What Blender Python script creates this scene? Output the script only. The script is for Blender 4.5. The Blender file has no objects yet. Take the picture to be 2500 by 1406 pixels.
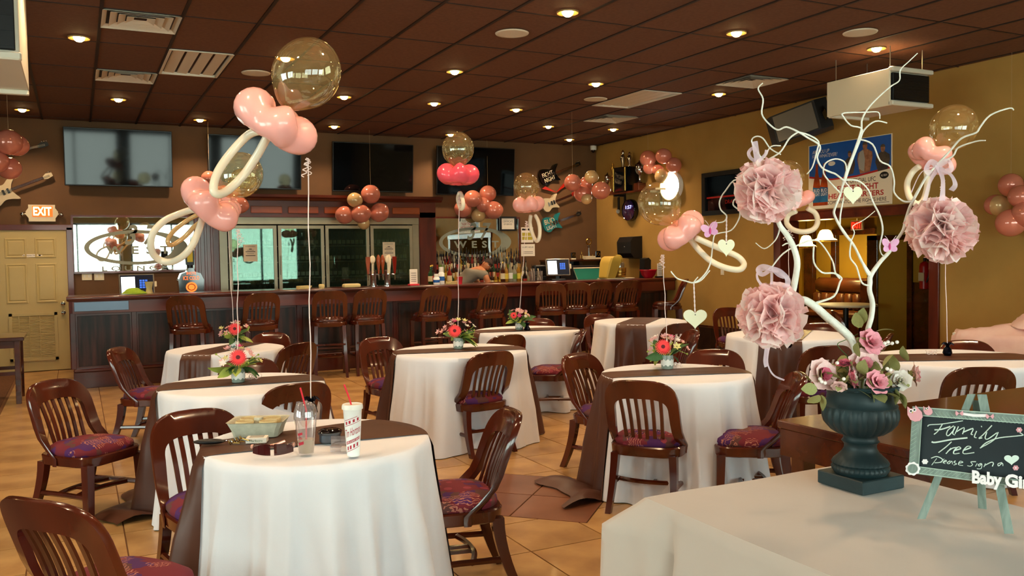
import bpy, math, random
from mathutils import Vector, Matrix
PI = math.pi
C = bpy.context.scene.collection
S = bpy.context.scene
# ------------------------------------------------------------- camera, world, daylight, exposure
CZ = 1.575            # eye height
CEIL = 3.582          # ceiling height
WY, WX = 14.04, 8.89  # back wall, right wall
LX, RY = -5.0, -2.6   # left wall, wall behind the photographer
F = 2112.5
RM = Matrix(((0.89304776, 0.44885278, 0.0315735), (-0.44969885, 0.89272466, 0.02852428), (-0.01538324, -0.03967211, 0.99909433)))
cam = bpy.data.cameras.new('camera'); co = bpy.data.objects.new('camera', cam); C.objects.link(co)
cam.sensor_width = 36; cam.lens = F / 2500 * 36; cam.clip_start = .02
rt, fw, up = RM.col[0], RM.col[1], RM.col[2]
mw = Matrix.Identity(4)
for i in range(3):
    mw[i][0] = rt[i]; mw[i][1] = up[i]; mw[i][2] = -fw[i]
mw[2][3] = CZ
co.matrix_world = mw
S.camera = co
S.view_settings.view_transform = 'Standard'; S.view_settings.look = 'None'
S.view_settings.gamma = 1; S.view_settings.use_curve_mapping = False
S.view_settings.exposure = 0.38
w = bpy.data.worlds.new('daylight'); S.world = w; w.use_nodes = True
nt = w.node_tree; bg = nt.nodes['Background']
tc = nt.nodes.new('ShaderNodeTexCoord'); sp = nt.nodes.new('ShaderNodeSeparateXYZ'); rp = nt.nodes.new('ShaderNodeValToRGB')
nt.links.new(tc.outputs['Generated'], sp.inputs[0]); nt.links.new(sp.outputs[2], rp.inputs[0]); nt.links.new(rp.outputs[0], bg.inputs[0])
rp.color_ramp.elements[0].position = .46; rp.color_ramp.elements[0].color = (.30, .32, .33, 1)
rp.color_ramp.elements[1].position = .56; rp.color_ramp.elements[1].color = (.64, .81, 1.0, 1)
bg.inputs[1].default_value = 42.0
# windows behind the photographer and on the far left: (wall, a0, a1, z0, z1)
WINS = [('y', -1.2, 1.3, .75, 2.75), ('y', 1.6, 4.1, .75, 2.75), ('y', 4.4, 6.9, .75, 2.75), ('x', 0.2, 2.6, .75, 2.75), ('x', 3.2, 5.6, .75, 2.75)]
for k, a0, a1, z0, z1 in WINS:
    l = bpy.data.lights.new('daylight_portal', 'AREA'); l.shape = 'RECTANGLE'; l.size = a1 - a0; l.size_y = z1 - z0
    l.cycles.is_portal = True
    o = bpy.data.objects.new('daylight_portal', l); C.objects.link(o)
    if k == 'y': o.location = ((a0 + a1) / 2, RY - .02, (z0 + z1) / 2); o.rotation_euler = (PI / 2, 0, PI)
    else: o.location = (LX - .02, (a0 + a1) / 2, (z0 + z1) / 2); o.rotation_euler = (PI / 2, 0, -PI / 2)

# ------------------------------------------------------------- pixel helpers (pixels of the 2500 x 1406 photograph -> points on real planes)
def ray(u, v): return RM @ Vector(((u - 1250) / F, 1, (703 - v) / F))
def PZ(u, v, z=0.0): d = ray(u, v); t = (z - CZ) / d.z; return Vector((d.x * t, d.y * t, z))
def PX(u, v, x): d = ray(u, v); t = x / d.x; return Vector((x, d.y * t, CZ + d.z * t))
def PY(u, v, y): d = ray(u, v); t = y / d.y; return Vector((d.x * t, y, CZ + d.z * t))
def PD(u, v, t): return ray(u, v) * t + Vector((0, 0, CZ))
def PR(p): c = RM.transposed() @ (Vector(p) - Vector((0, 0, CZ))); return 1250 + F * c.x / c.y, 703 - F * c.z / c.y, c.y
def depth(p): return (RM.transposed() @ (Vector(p) - Vector((0, 0, CZ)))).y
def plane_hit(u, v, o, n):
    d = ray(u, v); c = Vector((0, 0, CZ)); t = (o - c).dot(n) / d.dot(n); return c + d * t

# ------------------------------------------------------------- materials
def srgb(c):
    if isinstance(c, str): c = tuple(int(c[i:i + 2], 16) / 255 for i in (0, 2, 4))
    return tuple((x / 12.92 if x <= .04045 else ((x + .055) / 1.055) ** 2.4) for x in c) + (1,)
MATS = {}
def mk(name, col, rough=.5, c2=None, scale=8, stretch=(1, 1, 1), metal=0, coat=0, bump=0, bscale=None, trans=0, ior=1.45, emit=None, estr=0, alpha=1, sss=0, rnd=0, detail=4, coord='Object', sheen=0, spec=None, lo=.35, hi=.65):
    m = bpy.data.materials.new(name); m.use_nodes = True; N = m.node_tree.nodes; L = m.node_tree.links
    b = N['Principled BSDF']; b.inputs['Roughness'].default_value = rough; b.inputs['Metallic'].default_value = metal
    b.inputs['Coat Weight'].default_value = coat; b.inputs['Coat Roughness'].default_value = .08
    b.inputs['Transmission Weight'].default_value = trans; b.inputs['IOR'].default_value = ior
    b.inputs['Alpha'].default_value = alpha; b.inputs['Sheen Weight'].default_value = sheen
    if spec is not None: b.inputs['Specular IOR Level'].default_value = spec
    if sss: b.inputs['Subsurface Weight'].default_value = sss; b.inputs['Subsurface Scale'].default_value = .05; b.inputs['Subsurface Radius'].default_value = (1, .4, .3)
    base = srgb(col); b.inputs['Base Color'].default_value = base
    out = None; tcn = N.new('ShaderNodeTexCoord'); mp = N.new('ShaderNodeMapping'); L.new(tcn.outputs[coord], mp.inputs[0]); mp.inputs['Scale'].default_value = stretch
    if c2:
        nz = N.new('ShaderNodeTexNoise'); nz.inputs['Scale'].default_value = scale; nz.inputs['Detail'].default_value = detail
        L.new(mp.outputs[0], nz.inputs[0]); cr = N.new('ShaderNodeValToRGB'); L.new(nz.outputs['Fac'], cr.inputs[0])
        cr.color_ramp.elements[0].position = lo; cr.color_ramp.elements[1].position = hi
        cr.color_ramp.elements[0].color = base; cr.color_ramp.elements[1].color = srgb(c2); out = cr.outputs[0]
        L.new(out, b.inputs['Base Color'])
    if rnd:
        oi = N.new('ShaderNodeObjectInfo'); hs = N.new('ShaderNodeHueSaturation'); mr = N.new('ShaderNodeMapRange')
        L.new(oi.outputs['Random'], mr.inputs[0]); mr.inputs['To Min'].default_value = 1 - rnd; mr.inputs['To Max'].default_value = 1 + rnd
        L.new(mr.outputs[0], hs.inputs['Value'])
        if out: L.new(out, hs.inputs['Color'])
        else: hs.inputs['Color'].default_value = base
        L.new(hs.outputs[0], b.inputs['Base Color'])
    if bump:
        n2 = N.new('ShaderNodeTexNoise'); n2.inputs['Scale'].default_value = bscale or scale; n2.inputs['Detail'].default_value = 5; L.new(mp.outputs[0], n2.inputs[0])
        bp = N.new('ShaderNodeBump'); bp.inputs['Strength'].default_value = bump; bp.inputs['Distance'].default_value = .01; L.new(n2.outputs['Fac'], bp.inputs['Height']); L.new(bp.outputs[0], b.inputs['Normal'])
    if emit: b.inputs['Emission Color'].default_value = srgb(emit); b.inputs['Emission Strength'].default_value = estr
    MATS[name] = m; return m
def clearmat(name, tint, gl=.12, rough=.03, diff=.04, dcol='fff0d0', gcol='ffffff'):
    m = bpy.data.materials.new(name); m.use_nodes = True; N = m.node_tree.nodes; L = m.node_tree.links; N.remove(N['Principled BSDF'])
    t = N.new('ShaderNodeBsdfTransparent'); t.inputs[0].default_value = srgb(tint); g = N.new('ShaderNodeBsdfGlossy'); g.inputs['Roughness'].default_value = rough; g.inputs[0].default_value = srgb(gcol)
    d = N.new('ShaderNodeBsdfDiffuse'); d.inputs[0].default_value = srgb(dcol); lw = N.new('ShaderNodeLayerWeight'); lw.inputs[0].default_value = .35
    mr = N.new('ShaderNodeMapRange'); mr.inputs['To Min'].default_value = gl * .6; mr.inputs['To Max'].default_value = min(1, gl * 5); L.new(lw.outputs['Facing'], mr.inputs[0])
    m1 = N.new('ShaderNodeMixShader'); m2 = N.new('ShaderNodeMixShader'); m1.inputs[0].default_value = diff
    L.new(t.outputs[0], m1.inputs[1]); L.new(d.outputs[0], m1.inputs[2]); L.new(mr.outputs[0], m2.inputs[0]); L.new(m1.outputs[0], m2.inputs[1]); L.new(g.outputs[0], m2.inputs[2])
    L.new(m2.outputs[0], N['Material Output'].inputs[0]); MATS[name] = m; return m
mk('wood', '3c140a', .2, '56200f', 5, (1, 1, .12), coat=.5, rnd=.12, bump=.05, bscale=14)
mk('bar_wood', '3a100c', .3, '571c10', 4, (.3, 1, 1), coat=.5)
mk('bar_panel', '150b0a', .45, '4a231c', 9, (1.6, 1, .16), coat=.15, detail=6, lo=.42, hi=.7)
mk('trim_wood', '45140c', .35, '6b2812', 5, (.2, 1, 1), coat=.3)
mk('trim_wood_v', '45140c', .35, '6a2612', 5, (1, 1, .2), coat=.3)
mk('trim_light', '8a3a12', .35, 'a34c18', 6, (.3, 1, 1), coat=.3)
mk('dark_wood', '33130b', .18, '55240f', 6, (.15, 1, 1), coat=.6)
mk('wall_dark', '6a4a2c', .75, '63452a', 3, bump=.04, bscale=60)
mk('wall_gold', 'ae8844', .8, 'a6803e', 2, bump=.04, bscale=60)
mk('wall_left', '8a6d3c', .8, '836738', 2)
mk('ceiling_brown', '6c4730', .85, '633f2a', 30, rnd=.05, bump=.1, bscale=90)
mk('ceiling_grid', '241410', .6)
mk('tile', 'c49c64', .32, '946a3c', 3.4, rnd=.1, bump=.05, bscale=6, detail=7, coat=.1, lo=.3, hi=.7)
mk('tile_dark', '85543c', .3, '70432e', 3, rnd=.06, coat=.15, detail=6)
mk('grout', '6e4a2a', .8)
mk('carpet', '6b4426', .95, '523218', 40)
mk('wainscot', '3d2a1e', .3, '2c1d16', 5, rnd=.12)
mk('white_cloth', 'e4e4ea', .85, 'dedee5', 2, bump=.05, bscale=250, sheen=.2)
mk('beige_cloth', 'c6bab0', .9, 'beb2a8', 1.5, bump=.25, bscale=5, sheen=.2)
mk('brown_satin', '4a2a1e', .42, '55301f', 3, sheen=0, bump=.08, bscale=12)
mk('pink_cloth', 'e8bfb6', .85, 'f0cfc4', 5, bump=.3, bscale=9)
mk('metal_black', '0c0d10', .4); mk('black_plastic', '101114', .35); mk('black_gloss', '06080c', .06, coat=.6)
mk('white_paint', 'd8d0bc', .5); mk('white_plastic', 'e6e2d8', .35); mk('cream', 'e6d9ba', .5)
mk('door_paint', 'c4ae74', .45, 'bca66c', 2); mk('chrome', 'c8c8c8', .12, metal=1); mk('steel', 'b8b4aa', .28, metal=.9, c2='a8a49a', scale=2)
mk('alu', 'a09880', .35, metal=.35, c2='968e78', scale=3); mk('gold_metal', 'c8a050', .25, metal=1); mk('brass', 'a8803c', .3, metal=.9)
mk('downlight', 'fff0c8', .5, emit='ffd68a', estr=45); mk('trim_ring', '9a7a48', .4)
mk('screen', '04070c', .05, spec=.28)
mk('led_screen_white', 'ffffff', .4, emit='dfeef2', estr=1.0); mk('led_screen_dark', '10131c', .2, emit='1a2230', estr=.4); mk('led_blue', '3a68c8', .3, emit='3b6dd8', estr=.7)
mk('exit_face', 'f08030', .5, emit='ff5a18', estr=.7); mk('exit_letter', 'fff3d0', .5, emit='ffe8b0', estr=1.6); mk('exit_red', 'ff2010', .5, emit='ff2410', estr=2.5)
mk('paper', 'e2cfb4', .8); mk('paper_white', 'efe6d8', .8); mk('ink', '16130f', .8); mk('ink_blue', '1a2a7a', .7); mk('red_ink', 'b81a16', .6); mk('yellow_paper', 'b8a838', .8)
mk('poster_blue', '1b5fb0', .45, '1350a0', 2); mk('poster_cream', 'f0e2c8', .5); mk('skin_print', 'b07a58', .5, '8a5a40', 20); mk('dark_print', '3a3230', .5, '5a4c3c', 12); mk('bottle_print', 'b84a12', .4, '8a2c08', 8); mk('label_print', '2a7aa8', .4, '184a80', 6); mk('poster_grey', 'a9a49a', .5)
mk('glass', 'ffffff', .02, trans=1); clearmat('cooler_glass', 'b9c4bd', gl=.115, rough=.02, diff=.03, dcol='7fa898', gcol='b4dcc8')
clearmat('thin_glass', 'e8efe8', gl=.12, rough=.03, diff=.03); clearmat('clear_balloon', 'fbf3da', gl=.09, rough=.05, diff=.07, dcol='f2dca0')
clearmat('clear_plastic', 'eae6e6', gl=.14, rough=.05, diff=.12, dcol='e8e0e4')
mk('mirror', 'd8dcd6', .015, metal=1); mk('etched', '8f9384', .7)
mk('pink_balloon', 'f8b2aa', .2, sss=.15, coat=.3); mk('hot_pink_balloon', 'f4586a', .2, sss=.15, coat=.3); mk('rose_balloon', 'd8826c', .16, coat=.5, metal=.15, rnd=.08); mk('champagne_balloon', 'dcb880', .18, coat=.5, metal=.15); mk('cream_balloon', 'ece0c8', .25, coat=.3)
mk('ribbon', 'f0dcd8', .4); mk('thread', 'b89a70', .6); mk('foil_dark', '0c1020', .22, metal=.8)
mk('pom_tissue', 'f9cfcf', .9, 'fde0de', 9); mk('pom_tissue_light', 'fff0ec', .9)
def translucent(name, fac):
    m = MATS[name]; N = m.node_tree.nodes; L = m.node_tree.links; b = N['Principled BSDF']; tr = N.new('ShaderNodeBsdfTranslucent'); mx = N.new('ShaderNodeMixShader'); mx.inputs[0].default_value = fac
    if b.inputs['Base Color'].is_linked: L.new(b.inputs['Base Color'].links[0].from_socket, tr.inputs[0])
    else: tr.inputs[0].default_value = b.inputs['Base Color'].default_value
    L.new(b.outputs[0], mx.inputs[1]); L.new(tr.outputs[0], mx.inputs[2]); L.new(mx.outputs[0], N['Material Output'].inputs[0])
translucent('pom_tissue', .45); translucent('pom_tissue_light', .45)
mk('branch', 'dcd9cc', .6, 'e8e6dc', 30, bump=.4, bscale=60); mk('urn', '16282c', .5, '1c3236', 6, bump=.1, bscale=40)
mk('rose_pink', 'e08498', .7, 'f0a8b0', 25); mk('rose_light', 'eab4b4', .7, 'f2d8d0', 25); mk('rose_deep', 'c9506e', .7, 'd8768c', 20); mk('rose_white', 'efe4dc', .7)
mk('leaf_sage', '9a9860', .7, '8a8a50', 25); mk('leaf_green', '3f6a30', .6, '2f5424', 20); mk('leaf_lime', '9aaa48', .6)
mk('gerbera', 'e8323c', .6, 'f04a4e', 30); mk('gerbera_eye', '5a1620', .8); mk('petal_pink', 'e8a8a4', .7, 'f0bcb4', 30); mk('petal_mag', 'c83a78', .6); mk('petal_yellow', 'e2d890', .7); mk('petal_mauve', 'cf9a9c', .7)
mk('jar_glass', 'b9c8c0', .15, trans=.55, ior=1.3); mk('lace', 'ecebe4', .8); mk('organza', 'e8cdd8', .5, alpha=.55); mk('heart_card', 'e6e0c0', .7); mk('butterfly', 'e8a8d0', .4, alpha=.75)
mk('chalk_board', '131c22', .6, '18242a', 6); mk('chalk', 'd6e4dc', .9); mk('chalk_frame', '6e7d75', .7, '8b9a92', 14, (1, 5, 1)); mk('frame_stroke', 'b4c8bc', .8); mk('owl_pink', 'e2a0aa', .7); mk('card_white', 'f4ecee', .7)
mk('red_plastic', 'e03040', .35); mk('cup_white', 'f2f4f2', .35); mk('cup_red', 'b02438', .45); mk('coffee', 'b0a078', .4); mk('pulp', 'c6c4b0', .9, 'b8b6a2', 30, bump=.3, bscale=120); mk('pulp_inner', 'cdb98a', .9, bump=.3, bscale=120); mk('lens_brown', '3c0e10', .08, coat=.6); mk('gold_pink', 'd8a898', .3, metal=.5); mk('tin', '5a6470', .3, metal=.8)
mk('cloth_lime', '8fb020', .8, '7a9a18', 12); mk('bowl_red', 'a80c20', .25, coat=.4); mk('scoop_yellow', 'c0a040', .5); mk('green_glow', '2c6a50', .3, emit='2c7a58', estr=.35); mk('orange_neon', 'ff6a20', .4, emit='ff5a18', estr=2.2)
mk('lamp_shade', 'fff0b0', .5, emit='ffd878', estr=6); mk('sign_white', 'ffffff', .4, emit='f4ffee', estr=9); mk('clock_blue', '141e58', .15, '3a1430', 3, coat=.7); mk('clock_lit', 'd8d8ff', .4, emit='b8b4ff', estr=2.5)
mk('booth_leather', '5a3018', .35, '4a2410', 5, coat=.2); mk('inner_wall', 'b08c28', .75, 'a88424', 2); mk('extinguisher', 'b01a14', .3)
mk('guitar_teal', '1a7a80', .2, coat=.6); mk('guitar_cream', 'c8b898', .3, coat=.4); mk('guitar_grey', '6a6458', .4); mk('guitar_red', 'b02010', .3, coat=.4)
mk('shirt_grey', '8d8576', .9, '837b6c', 6); mk('skin', 'b4744c', .55, sss=.1); mk('hair', '2c1a12', .7); mk('jeans', '3a4458', .85)
for n, c, tr in (('bottle_amber', '4a1c08', .35), ('bottle_green', '1c4a20', .35), ('bottle_clear', 'b8b49a', .5), ('bottle_dark', '1c0e0c', .2), ('bottle_gold', 'b8862c', .4), ('bottle_red', '8a1a14', .3)): mk(n, c, .08, trans=tr, coat=.5)
mk('label_cream', 'd8c8a0', .6); mk('label_white', 'e8e4dc', .6); mk('label_green', '6a8a30', .6); mk('label_red', 'a03024', .6); mk('label_yellow', 'd8c040', .6); mk('foam', 'd8c488', .8); mk('beer_label', 'b8b0a0', .6); mk('cooler_dark', '141014', .6)
# patterned seat fabric: burgundy ground, purple and gold figures
def seat_mat():
    m = mk('seat_fabric', '6a1a26', .85); N = m.node_tree.nodes; L = m.node_tree.links; b = N['Principled BSDF']
    t = N.new('ShaderNodeTexCoord'); oi = N.new('ShaderNodeObjectInfo'); ad = N.new('ShaderNodeVectorMath'); ad.operation = 'ADD'; L.new(t.outputs['Object'], ad.inputs[0]); L.new(oi.outputs['Random'], ad.inputs[1])
    def mix(fac, a, bcol):
        x = N.new('ShaderNodeMix'); x.data_type = 'RGBA'; L.new(fac, x.inputs['Factor'])
        if isinstance(a, tuple): x.inputs['A'].default_value = a
        else: L.new(a, x.inputs['A'])
        x.inputs['B'].default_value = bcol; return x.outputs['Result']
    v = N.new('ShaderNodeTexVoronoi'); v.distance = 'CHEBYCHEV'; v.inputs['Scale'].default_value = 13; L.new(ad.outputs[0], v.inputs['Vector'])
    sx = N.new('ShaderNodeSeparateColor'); L.new(v.outputs['Color'], sx.inputs[0])
    def gt(a, th):
        q = N.new('ShaderNodeMath'); q.operation = 'GREATER_THAN'; L.new(a, q.inputs[0]); q.inputs[1].default_value = th; return q.outputs[0]
    c = mix(gt(sx.outputs[0], .62), srgb('6e1c2a'), srgb('4a1c58')); c = mix(gt(sx.outputs[1], .8), c, srgb('5a3430'))
    v2 = N.new('ShaderNodeTexVoronoi'); v2.inputs['Scale'].default_value = 17; L.new(ad.outputs[0], v2.inputs['Vector'])
    w1 = N.new('ShaderNodeTexWave'); w1.inputs['Scale'].default_value = 22; w1.inputs['Distortion'].default_value = 9; w1.inputs['Detail Scale'].default_value = 1.5; L.new(ad.outputs[0], w1.inputs[0])
    nz = N.new('ShaderNodeTexNoise'); nz.inputs['Scale'].default_value = 6; L.new(ad.outputs[0], nz.inputs[0])
    mm = N.new('ShaderNodeMath'); mm.operation = 'MULTIPLY'; L.new(gt(w1.outputs['Fac'], .8), mm.inputs[0]); L.new(gt(nz.outputs['Fac'], .55), mm.inputs[1])
    c = mix(mm.outputs[0], c, srgb('b07060')); s2 = N.new('ShaderNodeSeparateColor'); L.new(v2.outputs['Color'], s2.inputs[0])
    m3 = N.new('ShaderNodeMath'); m3.operation = 'MULTIPLY'; L.new(gt(s2.outputs[0], .78), m3.inputs[0])
    q = N.new('ShaderNodeMath'); q.operation = 'LESS_THAN'; L.new(v2.outputs['Distance'], q.inputs[0]); q.inputs[1].default_value = .35; L.new(q.outputs[0], m3.inputs[1])
    c = mix(m3.outputs[0], c, srgb('8a3040')); L.new(c, b.inputs['Base Color'])
seat_mat()

# ------------------------------------------------------------- mesh building
class M:
    def __init__(s): s.v = []; s.f = []
    def add(s, vs, fs):
        k = len(s.v); s.v += [tuple(x) for x in vs]; s.f += [tuple(i + k for i in f) for f in fs]; return s
    def box(s, c, d, rz=0, ch=0):
        x, y, z = d[0] / 2, d[1] / 2, d[2] / 2; cc = math.cos(rz); sn = math.sin(rz)
        def T(p): return (c[0] + p[0] * cc - p[1] * sn, c[1] + p[0] * sn + p[1] * cc, c[2] + p[2])
        if not ch:
            return s.add([T(p) for p in ((-x, -y, -z), (x, -y, -z), (x, y, -z), (-x, y, -z), (-x, -y, z), (x, -y, z), (x, y, z), (-x, y, z))],
                         [(0, 3, 2, 1), (4, 5, 6, 7), (0, 1, 5, 4), (1, 2, 6, 5), (2, 3, 7, 6), (3, 0, 4, 7)])
        rings = []
        for zz, k in ((-z, ch), (-z + ch, 0), (z - ch, 0), (z, ch)):
            X, Y = x - k, y - k; e = ch
            rings.append([T(p) for p in ((-X + e, -Y, zz), (X - e, -Y, zz), (X, -Y + e, zz), (X, Y - e, zz), (X - e, Y, zz), (-X + e, Y, zz), (-X, Y - e, zz), (-X, -Y + e, zz))])
        return s.rings(rings, True, True)
    def b2(s, a, b, ch=0):
        return s.box([(a[i] + b[i]) / 2 for i in range(3)], [abs(b[i] - a[i]) for i in range(3)], 0, ch)
    def rings(s, R, cap0=False, cap1=False, closed=False):
        n = len(R[0]); vs = [p for r in R for p in r]; fs = []
        m = len(R); K = m if closed else m - 1
        for i in range(K):
            j = (i + 1) % m
            for k in range(n): fs.append((i * n + k, i * n + (k + 1) % n, j * n + (k + 1) % n, j * n + k))
        if cap0: fs.append(tuple(range(n - 1, -1, -1)))
        if cap1: fs.append(tuple((m - 1) * n + k for k in range(n)))
        return s.add(vs, fs)
    def grid(s, G):
        n = len(G[0]); return s.add([p for r in G for p in r], [(i * n + k, i * n + k + 1, (i + 1) * n + k + 1, (i + 1) * n + k) for i in range(len(G) - 1) for k in range(n - 1)])
    def tube(s, pts, r, n=8, closed=False, flat=1.0):
        pts = [Vector(p) for p in pts]; m = len(pts); rr = r if isinstance(r, (list, tuple)) else [r] * m; R = []; ref = None
        for i, p in enumerate(pts):
            if closed: t = (pts[(i + 1) % m] - pts[i - 1]).normalized()
            else: t = (pts[min(i + 1, m - 1)] - pts[max(i - 1, 0)]).normalized()
            if ref is None: ref = t.orthogonal().normalized()
            ref = (ref - t * ref.dot(t)).normalized(); b = t.cross(ref)
            R.append([p + (ref * math.cos(a) + b * math.sin(a) * flat) * rr[i] for a in [2 * PI * k / n for k in range(n)]])
        return s.rings(R, not closed, not closed, closed)
    def lathe(s, prof, n=24, c=(0, 0, 0), cap=True):
        R = [[(c[0] + r * math.cos(a), c[1] + r * math.sin(a), c[2] + z) for a in [2 * PI * k / n for k in range(n)]] for r, z in prof]
        return s.rings(R, cap, cap)
    def cyl(s, a, b, r0, r1=None, n=16):
        return s.tube([a, b], [r0, r0 if r1 is None else r1], n)
    def ell(s, c, r, n=20, m=12, axis=None, neck=0):
        r = (r, r, r) if not hasattr(r, '__len__') else r; R = []
        ax = Vector(axis).normalized() if axis is not None else Vector((0, 0, 1)); q = Vector((0, 0, 1)).rotation_difference(ax)
        for i in range(m + 1):
            t = PI * i / m; rad = max(math.sin(t), .02 if i in (0, m) else 0); z = -math.cos(t)
            if neck and z < -.55: rad *= 1 - neck * (-.55 - z); z -= neck * (-.55 - z) * .5
            R.append([Vector(c) + q @ Vector((r[0] * rad * math.cos(a), r[1] * rad * math.sin(a), r[2] * z)) for a in [2 * PI * k / n for k in range(n)]])
        return s.rings(R, True, True)
    def prism(s, poly, fn, t):   # poly in 2D, fn(x, y, w) -> 3D ; w 0..t
        n = len(poly); a = [fn(x, y, 0) for x, y in poly]; b = [fn(x, y, t) for x, y in poly]
        return s.add(a + b, [tuple(range(n - 1, -1, -1)), tuple(range(n, 2 * n))] + [(k, (k + 1) % n, n + (k + 1) % n, n + k) for k in range(n)])
    def me(s, name, mat, smooth=None):
        me = bpy.data.meshes.new(name); me.from_pydata(s.v, [], s.f); me.validate()
        me.materials.append(MATS[mat] if isinstance(mat, str) else mat)
        if smooth is not None:
            me.shade_smooth(); me.set_sharp_from_angle(angle=math.radians(smooth))
        return me
    def build(s, name, mat, parent=None, smooth=40, origin=None):
        if origin is not None:
            o = Vector(origin); s.v = [tuple(Vector(p) - o) for p in s.v]
        ob = bpy.data.objects.new(name, s.me(name, mat, smooth)); C.objects.link(ob)
        if origin is not None: ob.location = origin
        if parent: ob.parent = parent
        return ob
def tag(o, label=None, cat=None, group=None, kind=None):
    if label: o['label'] = label
    if cat: o['category'] = cat
    if group: o['group'] = group
    if kind: o['kind'] = kind
    return o
def thing(name, loc, rz=0, label=None, cat=None, group=None, kind=None):
    o = bpy.data.objects.new(name, None); C.objects.link(o); o.location = loc; o.rotation_euler = (0, 0, rz); o.empty_display_size = .1
    return tag(o, label, cat, group, kind)
def copy_tree(o, parent=None):
    c = o.copy(); C.objects.link(c)
    if parent is not None: c.parent = parent
    for ch in list(o.children): copy_tree(ch, c)
    return c
def inst(me, name, parent, loc=(0, 0, 0), rot=(0, 0, 0), sc=(1, 1, 1)):
    o = bpy.data.objects.new(name, me); C.objects.link(o); o.parent = parent; o.location = loc; o.rotation_euler = rot; o.scale = sc; return o
def text2d(t, size=1.0, ext=0.0, shear=0, space=1.0, bold=0, align='LEFT'):
    cu = bpy.data.curves.new('lettering', 'FONT'); cu.body = t; cu.size = size; cu.extrude = ext; cu.shear = shear; cu.space_character = space; cu.offset = bold; cu.resolution_u = 3
    cu.align_x = align
    ob = bpy.data.objects.new('lettering', cu); me = bpy.data.meshes.new_from_object(ob)
    vs = [v.co.copy() for v in me.vertices]; fs = [tuple(p.vertices) for p in me.polygons]
    bpy.data.objects.remove(ob); bpy.data.meshes.remove(me); return vs, fs
def addtext(m, t, fn, w=None, h=None, x=0, y=0, **k):   # fit to w x h, place lower-left at x, y ; fn(x, y) -> 3D
    vs, fs = text2d(t, **k); x0 = min(v.x for v in vs); x1 = max(v.x for v in vs); y0 = min(v.y for v in vs); y1 = max(v.y for v in vs)
    sx = w / (x1 - x0) if w else 1; sy = h / (y1 - y0) if h else sx
    if not w: sx = sy
    return m.add([fn(x + (v.x - x0) * sx, y + (v.y - y0) * sy) for v in vs], fs)
def spline(pts, k=4, closed=False):
    P = [Vector(p) for p in pts]; n = len(P); out = []
    g = (lambda i: P[i % n]) if closed else (lambda i: P[max(0, min(n - 1, i))])
    for i in range(n if closed else n - 1):
        a, b, c, d = g(i - 1), g(i), g(i + 1), g(i + 2)
        for j in range(k):
            t = j / k; out.append(.5 * ((2 * b) + (c - a) * t + (2 * a - 5 * b + 4 * c - d) * t * t + (3 * b - a - 3 * c + d) * t ** 3))
    if not closed: out.append(P[-1])
    return out
# build() variant: geometry given in world coordinates, stored local to the parent
def chain(o):
    m = Matrix.Identity(4)
    while o is not None: m = o.matrix_basis @ m; o = o.parent
    return m
def wb(m, name, mat, parent=None, smooth=40):
    if parent is not None:
        q = chain(parent).inverted(); m.v = [tuple(q @ Vector(p)) for p in m.v]
    return m.build(name, mat, parent, smooth)
def st(o): o['kind'] = 'structure'; return o
rnd = random.Random(7)
# ============================================================= room shell
def wall(name, axis, c, a0, a1, z1, holes, mat, th):
    m = M(); cuts = sorted(set([a0, a1] + [h for q in holes for h in q[:2]]))
    for s0, s1 in zip(cuts, cuts[1:]):
        mid = (s0 + s1) / 2; zz = [(0, z1)]
        for q in holes:
            if q[0] < mid < q[1]: zz = [(0, q[2]), (q[3], z1)]
        for p0, p1 in zz:
            if p1 - p0 < 1e-4: continue
            if axis == 'y': m.b2((s0, min(c, c + th), p0), (s1, max(c, c + th), p1))
            else: m.b2((min(c, c + th), s0, p0), (max(c, c + th), s1, p1))
    return st(m.build(name, mat, None, None))
wall('wall_back', 'y', WY, LX, WX, 3.7, [], 'wall_dark', .2)
wall('wall_right', 'x', WX, RY, WY + .2, 3.7, [(6.79, 9.23, 0, 1.99)], 'wall_gold', .3)
wall('wall_left', 'x', LX, RY, WY, 3.7, [w_[1:] for w_ in WINS if w_[0] == 'x'], 'wall_left', -.2)
wall('wall_rear', 'y', RY, LX, WX, 3.7, [w_[1:] for w_ in WINS if w_[0] == 'y'], 'wall_left', -.2)
for k, (ax, a0, a1, z0, z1) in enumerate(WINS):
    def bx(m, s0, s1, p0, p1, d0, d1):
        if ax == 'y': m.b2((s0, RY - d1, p0), (s1, RY - d0, p1))
        else: m.b2((LX - d1, s0, p0), (LX - d0, s1, p1))
    root = st(thing('window_%d' % (k + 1), (0, 0, 0))); m = M()
    for s0, s1, p0, p1 in ((a0, a0 + .06, z0, z1), (a1 - .06, a1, z0, z1), (a0 + .06, a1 - .06, z0, z0 + .06), (a0 + .06, a1 - .06, z1 - .06, z1), ((a0 + a1) / 2 - .03, (a0 + a1) / 2 + .03, z0 + .06, z1 - .06)): bx(m, s0, s1, p0, p1, .04, .12)
    m.build('window_frame', 'black_plastic', root, None)
    m = M(); bx(m, a0 + .05, a1 - .05, z0 + .05, z1 - .05, .075, .081); m.build('window_pane', 'thin_glass', root, None)
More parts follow.
